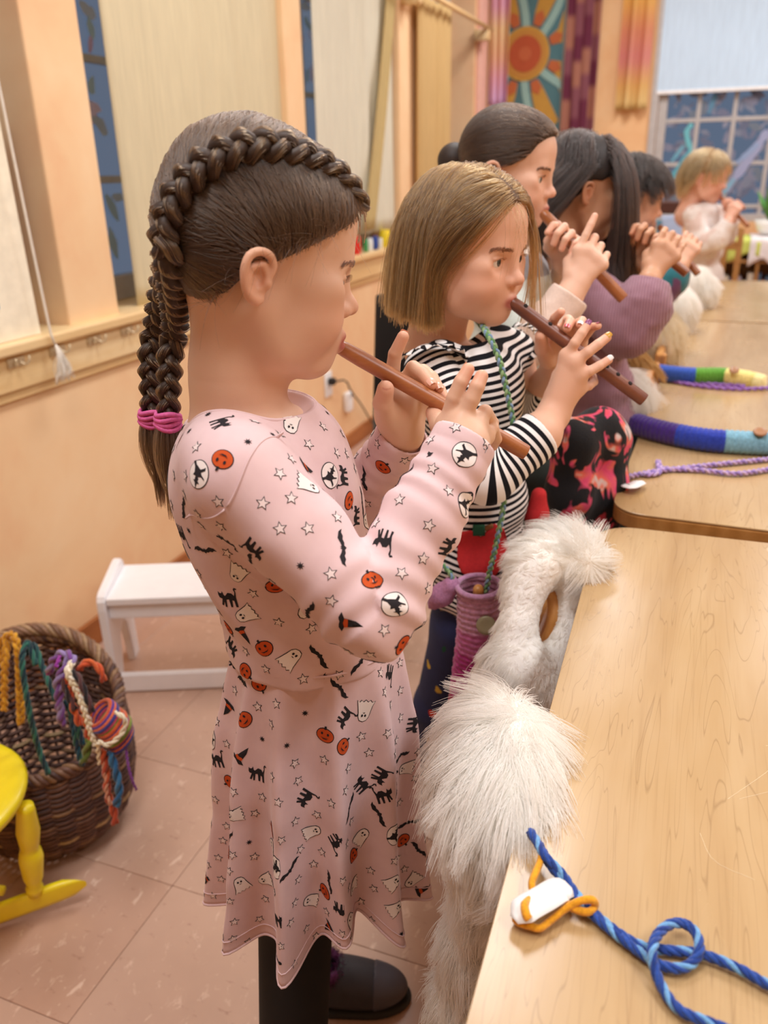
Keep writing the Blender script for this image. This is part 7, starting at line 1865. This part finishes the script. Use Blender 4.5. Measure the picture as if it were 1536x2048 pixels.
# ================================================================== the children further along
def child(fr, label, yaw, pitch, sc, nose_px, skin, torso, fdir, arms, hands, cloth, legs=None, sleeves=None, h=0.0028, iris='#4A3A2C', anchor=(0.1003, 0, -0.034), noff=0.0, neckr=0.040, foot=None):
    """Builds body, eyes, top and trousers of one child; returns what the hair needs."""
    g = empty('person', list(torso[-1][0][:2]) + [0.0], label, 'person', 'children playing flutes')
    R, c = place(fr, yaw, pitch, 0, sc, anchor, *nose_px, noff)
    nkp = ([(-0.022, 0, -0.035), (-0.032, 0, -0.10), (-0.038, 0, -0.17)], [neckr, neckr - 0.002, neckr + 0.012])
    Hh = Local(head_field(True, 1.0, 1.0, True, 1.0, nkp), c, R, sc); Hb = Local(head_field(True, 1.0, 1.0, False, 1.0, nkp, False), c, R, sc)
    a = math.radians(fdir); Fd = fr.r * math.cos(a) + fr.v * math.sin(a); Ld = np.cross(fr.z, Fd); RB = np.column_stack([Fd, Ld, fr.z])
    b = Field(); add_torso(b, torso, -0.014, RB); b.fn(Hh, Hh.out((-0.01, 0, -0.03)), 0.20, 0.02)
    V1, Q1 = field_mesh(b, c - 0.17 + np.array((0, 0, -0.07)), c + 0.15, h); V2, Q2 = field_mesh(b, *(lambda lo, hi: (lo, np.array((hi[0], hi[1], c[2] - 0.19))))(*b.bounds()), 0.008)
    parts = [(V1, Q1, skin_colours(Hh.to(V1), skin)), (V2, Q2, None)]
    hf = Field(); hf.PAD = 0.02; tips = []
    for (w, d, ac, bk, s, curl), A_ in zip(hands, arms):
        H_ = gen_hand(hf, w, d, ac, bk, s, curl); tips += H_.tips; hf.chain([w, A_[-1], A_[-2] * 0.4 + A_[-1] * 0.6], [0.020 * s, 0.022, 0.024], k=0.012)
    V3, Q3 = field_mesh(hf, *hf.bounds(), 0.0019 if h < 0.003 else 0.0028); parts.append((V3, Q3, fingertip_tint(V3, tips, skin)))
    skin_mesh(parts, g, skin)
    for s in (-1, 1): eye(g, Hh, s, (0.0, -0.1), iris)
    t = Field(); add_torso(t, torso, 0.0, RB, 0.03)
    nb = Hh.out((-0.028, 0, -0.128))
    for A_, rd in zip(arms, sleeves): t.chain(A_, rd, k=0.018, k0=0.03)
    def post(p, d):
        m = np.abs(d) < 0.02; d = d.copy(); d[m] += 0.003 * noise3(p[m], 24, 3) + 0.0015 * noise3(p[m], 60, 4)
        d = smax(d, -d_ell(p, nb + Fd * 0.010, (0.056, 0.058, 0.040), RB), 0.003)
        for A_, rd in zip(arms, sleeves):
            e = A_[-1]; n = nrm(A_[-1] - A_[-2]); q = p - e; t_ = q @ n; r_ = np.linalg.norm(q - t_[:, None] * n, axis=1); near = (r_ < 0.055)
            d = np.where(near & (t_ > -0.04), smax(d, t_ - 0.004, 0.003), d)
            d = np.where(near & (t_ > -0.02), smax(d, -np.maximum(r_ - rd[-1] + 0.0095, -(t_ + 0.016)), 0.001), d)
        return d
    t.post.append(post); Vt, Qt = field_mesh(t, *t.bounds(), 0.0042 if h > 0.003 else 0.0034)
    mat, colf = cloth; top = mesh_obj('sweater', Vt, Qt, mat, g, True, colf(Vt) if colf else None)
    if legs:
        lf = Field(); hp = torso[-1][0]; lf.ell(hp, (0.075, 0.085, 0.07), RB, 0.03)
        for s, (k_, a_) in zip((-1, 1), legs[0]): lf.chain([hp + Ld * 0.045 * s + np.array((0, 0, -0.03)), k_, np.array((a_[0], a_[1], 0.03))], [0.062, 0.048, 0.038], k=0.02)
        lf.post.append(lambda p, d: smax(d, 0.03 - p[:, 2], 0.004)); V, Q = field_mesh(lf, *lf.bounds(), 0.006); mesh_obj('trousers', V, Q, legs[1], g)
        for s, (k_, a_) in zip((-1, 1), legs[0]): shoe(np.array((a_[0], a_[1], 0)) - Fd * 0.05, Fd, plain('dark_shoe', '#2B2A30', 0.7), g)
    return g, Hh, Hb, R, c, Fd, Ld, top
def capped(g, Hh, Hb, sc, hl, off, mat, h=0.0034):
    def f(p): q = Hb.to(p); return smax(Hb.f(q) - off, -hl(q) * 0.6, 0.006) * sc
    V, Q = field_mesh(f, Hh.out((0, 0, 0.01)) - 0.15, Hh.out((0, 0, 0.01)) + 0.15, h)
    return mesh_obj('hair', V, Q, mat, g), V, Q
down = np.array((0, 0, -1.0))
# ---- third: hair pulled back, mint sweater with a grey band
C3 = Frame(1050, 1.56); c3 = lambda x, y, o=0.0: C3(x, y, o)
SK3 = srgb('#E6BBA2')
tor3 = [(c3(1020, 545), (0.066, 0.088, 0.05)), (c3(1020, 600), (0.075, 0.092, 0.06)), (c3(1022, 700), (0.078, 0.088, 0.07)), (c3(1025, 800), (0.078, 0.088, 0.07)), (c3(1028, 890), (0.08, 0.09, 0.06))]
ar3 = [[c3(990, 560, -0.085), c3(1035, 690, -0.135), c3(1090, 660, -0.135), c3(1138, 592, -0.125)], [c3(1060, 545, 0.085), c3(1100, 640, 0.125), c3(1118, 560, 0.10)]]
f3a, f3b = c3(1084, 424, -0.055), c3(1247, 598, -0.085)
fl3 = wood_flute('wooden_flute', f3a, f3b, 0.0098, 'light brown wooden flute played by the child with hair pulled back')
fx3 = nrm(f3b - f3a); toC = nrm(CO - c3(1160, 520))
h3 = [(c3(1152, 572, -0.118), c3(1190, 492, -0.104) - c3(1152, 572, -0.118), fx3, toC * 0.9 - C3.r * 0.3, 0.92, (0.1, 0.85, 1.0, 1.0)), (c3(1128, 530, -0.02), c3(1140, 470, -0.05) - c3(1128, 530, -0.02), fx3, -toC, 0.92, (0.7, 1.0, 1.0, 0.9))]
def col3(V):
    c = np.tile(np.array(srgb('#CFDBD6')), (len(V), 1)); s = sR3 = None
    pd, arc, ax = along(V, ar3[0]); pl, al, ax2 = along(V, ar3[1]); zt = c3(1060, 505)[2]; zb = c3(1060, 548)[2]
    z = V[:, 2]; c[z > zt] = srgb('#E9E2D6'); c[(z <= zt) & (z > zb)] = srgb('#8A8A90')
    tot = path_len(np.array(ar3[0])); m = (pd < 0.055) & (arc > tot * 0.50); c[m] = srgb('#E4CDBF'); m = (pl < 0.05) & (al > path_len(np.array(ar3[1])) * 0.5); c[m] = srgb('#E4CDBF')
    return c
M_SWEAT = vcol_mat('fleece_sweater', 0.95, 0.35, 500, sheen=0.3, spec=0.15, var=0.06)
lg3 = ([(c3(1085, 960, -0.03), c3(1075, 1120, 0.02)), (c3(1110, 960, 0.1), c3(1100, 1120, 0.14))], plain('dark_green_trousers', '#3C4A48', 0.9))
g3, H3, H3b, R3, hc3, F3, L3, top3 = child(C3, 'person with dark hair pulled back in a mint sweater with a grey band', -14, -8, 0.90, (1112, 388), SK3, tor3, -20, ar3, h3, (M_SWEAT, col3), lg3, [[0.042, 0.044, 0.042, 0.034], [0.04, 0.042, 0.033]], iris='#4C5A60')
M_H3 = hair_mat('dark_brown_hair', '#4A3628', '#1C120D', 0.4); M_C3 = plain('dark_brown_base', '#2E2119', 0.6, 0.25, 160)
hl3 = hairline(0.062, 0.010, -0.055, 0.010)
M_BR3 = hair_mat('dark_brow', '#32241A', '#1E150F')
for s in (-1, 1): brow(g3, H3, H3, s, M_BR3, 130, -0.001, 15 + s); lashes(g3, H3, s, M_BR3)
hr3, V, Q = capped(g3, H3, H3b, 0.90, hl3, 0.006, M_C3)
r_, n_ = scatter(V, Q, 8500, 41, lambda c: (hl3(H3.to(c)) > 0.001).astype(float)); bun = H3.out((-0.105, 0, 0.000))
bf3 = lambda p: H3b(p) - 0.0055
def pull3(P, t): D = bun - P; return D / (np.linalg.norm(D, axis=1)[:, None] + 1e-6)
S = flow_hair(bf3, r_, pull3(r_, 0) + n_ * 0.1, 0.10, 14, 0.002, 0.5, pull3, 0.7, 7, 0.06, 0.3); S = cut_strands(S, lambda P: np.linalg.norm(P - bun, axis=1) > 0.018); strands('combed_hair', clump(S, 300, 0.3, 2), 0.0004, 0.0003, M_H3, hr3)
bn = Field(); bn.ell(bun - R3[:, 0] * 0.006, (0.030, 0.030, 0.030)); Vb, Qb = field_mesh(bn, *bn.bounds(), 0.003); mesh_obj('bun', Vb, Qb, M_C3, hr3)
# ---- fourth: long dark hair, mauve knitted sweater
C4 = Frame(1190, 1.90); c4 = lambda x, y, o=0.0: C4(x, y, o); SK4 = srgb('#C99878')
tor4 = [(c4(1168, 560), (0.068, 0.092, 0.05)), (c4(1172, 610), (0.078, 0.098, 0.06)), (c4(1182, 690), (0.082, 0.094, 0.07)), (c4(1190, 770), (0.084, 0.094, 0.07)), (c4(1196, 830), (0.084, 0.094, 0.05))]
ar4 = [[c4(1160, 580, -0.09), c4(1255, 650, -0.16), c4(1285, 610, -0.165), c4(1298, 565, -0.15)], [c4(1180, 560, 0.09), c4(1230, 610, 0.13), c4(1275, 545, 0.06)]]
g4s = [[0.056, 0.062, 0.056, 0.034], [0.05, 0.05, 0.034]]
mth = (1237, 440)
f4a, f4b = c4(1236, 438, -0.02), c4(1374, 547, -0.06); fx4 = nrm(f4b - f4a); fl4 = wood_flute('wooden_flute', f4a, f4b, 0.0098, 'dark wooden flute played by the child with long black hair'); toC = nrm(CO - c4(1320, 520))
h4 = [(c4(1304, 548, -0.125), c4(1338, 488, -0.105) - c4(1304, 548, -0.125), fx4, toC * 0.9 - C4.r * 0.3, 0.94, (0.5, 0.7, 0.6, 0.5)), (c4(1285, 525, -0.02), c4(1298, 462, -0.04) - c4(1285, 525, -0.02), fx4, -toC, 0.92, (0.8, 1.0, 1.0, 0.9))]
t = NT('mauve_rib_knit'); w = t.n('TexWave'); w.inputs['Scale'].default_value = 60; w.inputs['Distortion'].default_value = 1.5; t.l(t.obj((1, 1, 0.15)), w.inputs['Vector']); t.color(t.ramp(w.outputs['Fac'], [(0.2, srgb('#8C6474')), (0.8, srgb('#A67E8C'))])); t.set(Roughness=0.95); t.bump(w.outputs['Fac'], 0.5, 0.003); t.b.inputs['Sheen Weight'].default_value = 0.2
lg4 = ([(c4(1240, 900, 0.0), c4(1230, 1000, 0.05)), (c4(1240, 880, 0.12), c4(1235, 980, 0.16))], plain('dark_teal_trousers', '#2C4A50', 0.9))
g4, H4, H4b, R4, hc4, F4, L4, top4 = child(C4, 'person with long black hair in a mauve ribbed sweater playing a flute', 20, -8, 0.96, (1174, 388), SK4, tor4, 0, ar4, h4, (t.m, None), lg4, g4s, anchor=(-0.010, -0.078, -0.013))
M_H4 = hair_mat('black_brown_hair', '#271B16', '#0E0908', 0.42); M_C4 = plain('black_brown_base', '#1E1512', 0.6, 0.25, 160); hl4 = hairline(0.056, 0.020, -0.05, 0.016)
hr4, V, Q = capped(g4, H4, H4b, 0.96, hl4, 0.006, M_C4)
r_, n_ = scatter(V, Q, 9000, 51, lambda c: (hl4(H4.to(c)) > 0.001).astype(float)); q = H4.to(r_)
tf4 = Field(); add_torso(tf4, tor4, 0.012, np.column_stack([F4, L4, C4.z])); coll4 = lambda p: np.minimum(H4b(p) - 0.005, tf4(p))
d0 = np.c_[np.where(q[:, 0] > 0.02, 0.3, -0.5), np.sign(q[:, 1] + 0.002), -0.1 * np.ones(len(q))] @ R4.T; d0 = d0 + n_ * 0.4; d0 /= np.linalg.norm(d0, axis=1)[:, None]
ear4 = H4.out((-0.008, -0.075, -0.013))
def pull4(P, t):
    ql = H4.to(P); G = np.tile(down, (len(P), 1)); m = (ql[:, 1] < -0.03) & (ql[:, 0] < 0.030) & (ql[:, 2] < 0.05) & (ql[:, 2] > -0.06)
    G[m] += -R4[:, 0] * 0.9; return G
S = flow_hair(coll4, r_, d0, 0.36, 26, 0.008, 0.45, pull4, 0.8, 9, 0.06, 0.25); S = S[np.linalg.norm(S - ear4, axis=2).min(1) > 0.026]; S = clump(S, 260, 0.4, 5); ql_ = H4.to(S.reshape(-1, 3)).reshape(S.shape); S = S[~((np.abs(ql_[..., 0] + 0.010) < 0.019) & (np.abs(ql_[..., 2] + 0.012) < 0.027) & (ql_[..., 1] < -0.04)).any(1)]; strands('long_strands', S, 0.00055, 0.0003, M_H4, hr4)
n = 700; qn = np.random.default_rng(3); rr = project(lambda p: H4b(p), H4.out(np.c_[0.050 + 0.010 * qn.normal(size=n) * 0.5, -0.046 + 0.010 * qn.normal(size=n) * 0.5, 0.058 + 0.004 * qn.normal(size=n)]), 0.006)
rr = rr[:500]; n = 500; S = flow_hair(coll4, rr, np.tile(R4[:, 0] * 0.35 - R4[:, 1] * 0.35, (n, 1)), 0.30, 24, 0.006, 0.5, None, 0.85, 10, 0.05, 0.25); strands('front_lock', clump(S, 20, 0.5, 3), 0.00055, 0.0003, M_H4, hr4)
# ---- fifth: short dark hair
C5 = Frame(1295, 2.5); c5 = lambda x, y, o=0.0: C5(x, y, o); SK5 = srgb('#D9A88C')
tor5 = [(c5(1280, 510), (0.066, 0.09, 0.05)), (c5(1284, 560), (0.076, 0.094, 0.06)), (c5(1284, 630), (0.076, 0.09, 0.07)), (c5(1286, 690), (0.074, 0.085, 0.06))]
ar5 = [[c5(1272, 520, -0.09), c5(1310, 590, -0.11), c5(1342, 560, -0.10), c5(1356, 535, -0.09)], [c5(1290, 515, 0.09), c5(1330, 570, 0.12), c5(1356, 530, 0.06)]]
f5a, f5b = c5(1318, 452, 0.0), c5(1396, 548, -0.06); fx5 = nrm(f5b - f5a); fl5 = wood_flute('wooden_flute', f5a, f5b, 0.0098, 'wooden flute played by the child with short black hair in blue'); toC = nrm(CO - c5(1360, 510))
h5 = [(c5(1362, 530, -0.08), c5(1378, 490, -0.06) - c5(1362, 530, -0.08), fx5, toC * 0.9 - C5.r * 0.3, 0.92, (0.5, 0.8, 0.8, 0.7)), (c5(1358, 522, 0.0), c5(1362, 480, -0.03) - c5(1358, 522, 0.0), fx5, -toC, 0.92, (0.8, 1.0, 1.0, 0.9))]
def col5(V):
    c = np.tile(np.array(srgb('#2C6A74')), (len(V), 1)); n = noise3(V, 22, 9); c[n > 0.15] = srgb('#6A4260'); c[V[:, 2] > c5(1250, 520)[2]] = srgb('#2C7FC0'); return c
lg5 = ([(c5(1286, 780, -0.02), c5(1284, 900, 0.0)), (c5(1300, 775, 0.10), c5(1296, 890, 0.12))], plain('dark_teal_trousers', '#2C4A50', 0.9))
g5, H5, H5b, R5, hc5, F5, L5, top5 = child(C5, 'person with short black hair in a blue collar and teal sweater, behind the mauve sleeve', 12, -12, 0.94, (1324, 430), SK5, tor5, 0, ar5, h5, (M_SWEAT, col5), lg5, [[0.044, 0.046, 0.042, 0.034], [0.04, 0.042, 0.033]], h=0.0036)
M_H5 = hair_mat('black_hair', '#221A16', '#0E0908', 0.42); M_C5 = plain('black_base', '#1A1411', 0.6, 0.25, 160); hl5 = hairline(0.050, 0.022, -0.045, 0.016)
hr5, V, Q = capped(g5, H5, H5b, 0.94, hl5, 0.009, M_C5)
r_, n_ = scatter(V, Q, 4500, 61, lambda c: (hl5(H5.to(c)) > 0.001).astype(float)); q = H5.to(r_); d0 = (np.c_[np.where(q[:, 0] > 0.0, 0.9, 0.1), np.sign(q[:, 1]) * 0.4, -0.3 * np.ones(len(q))] @ R5.T) + n_ * 0.6
S = flow_hair(lambda p: H5b(p) - 0.008, r_, d0 / np.linalg.norm(d0, axis=1)[:, None], 0.045, 10, 0.004, 0.25, None, 0.85, 11, 0.12, 0.4); strands('short_strands', clump(S, 300, 0.5, 2), 0.0006, 0.0003, M_H5, hr5)
for s in (-1, 1): brow(g5, H5, H5, s, M_BR3, 90, -0.001, 25 + s)
# ---- sixth: blond fringe, pale sweater, beyond the far table
C6 = Frame(1420, 4.55); c6 = lambda x, y, o=0.0: C6(x, y, o); SK6 = srgb('#E2B09A')
tor6 = [(c6(1408, 425), (0.070, 0.098, 0.05)), (c6(1408, 455), (0.082, 0.104, 0.07)), (c6(1410, 500), (0.088, 0.104, 0.08)), (c6(1410, 555), (0.092, 0.108, 0.09)), (c6(1408, 610), (0.094, 0.11, 0.07))]
ar6 = [[c6(1388, 432, -0.09), c6(1402, 486, -0.14), c6(1436, 478, -0.16), c6(1456, 446, -0.15)], [c6(1428, 428, 0.10), c6(1452, 470, 0.10), c6(1464, 440, 0.03)]]
f6a, f6b = c6(1441, 394, 0.0), c6(1496, 452, -0.12); fx6 = nrm(f6b - f6a); fl6 = wood_flute('wooden_flute', f6a, f6b, 0.0105, 'wooden flute played by the farthest child in the pale sweater'); toC = nrm(CO - c6(1465, 430))
h6 = [(c6(1458, 440, -0.13), c6(1470, 412, -0.11) - c6(1458, 440, -0.13), fx6, toC * 0.9 - C6.r * 0.3, 1.05, (0.8, 0.9, 0.9, 0.8)), (c6(1462, 436, -0.03), c6(1468, 408, -0.06) - c6(1462, 436, -0.03), fx6, -toC, 1.05, (0.8, 1.0, 1.0, 0.9))]
def col6(V):
    c = np.tile(np.array(srgb('#E3D9D4')), (len(V), 1)); n = noise3(V, 26, 9); c[n > 0.25] = srgb('#D9C4BC'); c[n < -0.45] = srgb('#E9E4E2'); return c
lg6 = ([(c6(1400, 690, 0.0), c6(1398, 720, 0.0)), (c6(1420, 690, 0.08), c6(1418, 720, 0.08))], plain('grey_trousers', '#6A6670', 0.9))
g6, H6, H6b, R6, hc6, F6, L6, top6 = child(C6, 'person with a blond fringe in a pale sweater standing beyond the far table', -12, -8, 1.10, (1453, 375), SK6, tor6, -10, ar6, h6, (M_SWEAT, col6), lg6, [[0.052, 0.054, 0.048, 0.036], [0.048, 0.048, 0.036]], h=0.0045)
M_H6 = hair_mat('blond_hair', '#B8925E', '#6E5030', 0.35); M_C6 = plain('blond_base', '#8F7048', 0.6, 0.25, 120); hl6 = hairline(0.048, 0.018, -0.05, 0.012)
hr6, V, Q = capped(g6, H6, H6b, 1.10, hl6, 0.008, M_C6, 0.005)
r_, n_ = scatter(V, Q, 3000, 71, lambda c: (hl6(H6.to(c)) > 0.001).astype(float)); q = H6.to(r_); d0 = (np.c_[np.where(q[:, 0] > 0.01, 1.0, -0.4), np.sign(q[:, 1]) * 0.7, -0.2 * np.ones(len(q))] @ R6.T) + n_ * 0.4
L = np.where((q[:, 0] > 0.02) & (np.abs(q[:, 1]) < 0.05), 0.050, 0.075)
S = flow_hair(lambda p: H6b(p) - 0.006, r_, d0 / np.linalg.norm(d0, axis=1)[:, None], L, 12, 0.006, 0.45, lambda P, t: np.tile(down, (len(P), 1)) - R6[:, 0] * 0.3 * (H6.to(P)[:, 0] < 0.03)[:, None], 0.8, 13, 0.08, 0.2); strands('fringe_strands', clump(S, 160, 0.4, 2), 0.0010, 0.0006, M_H6, hr6)
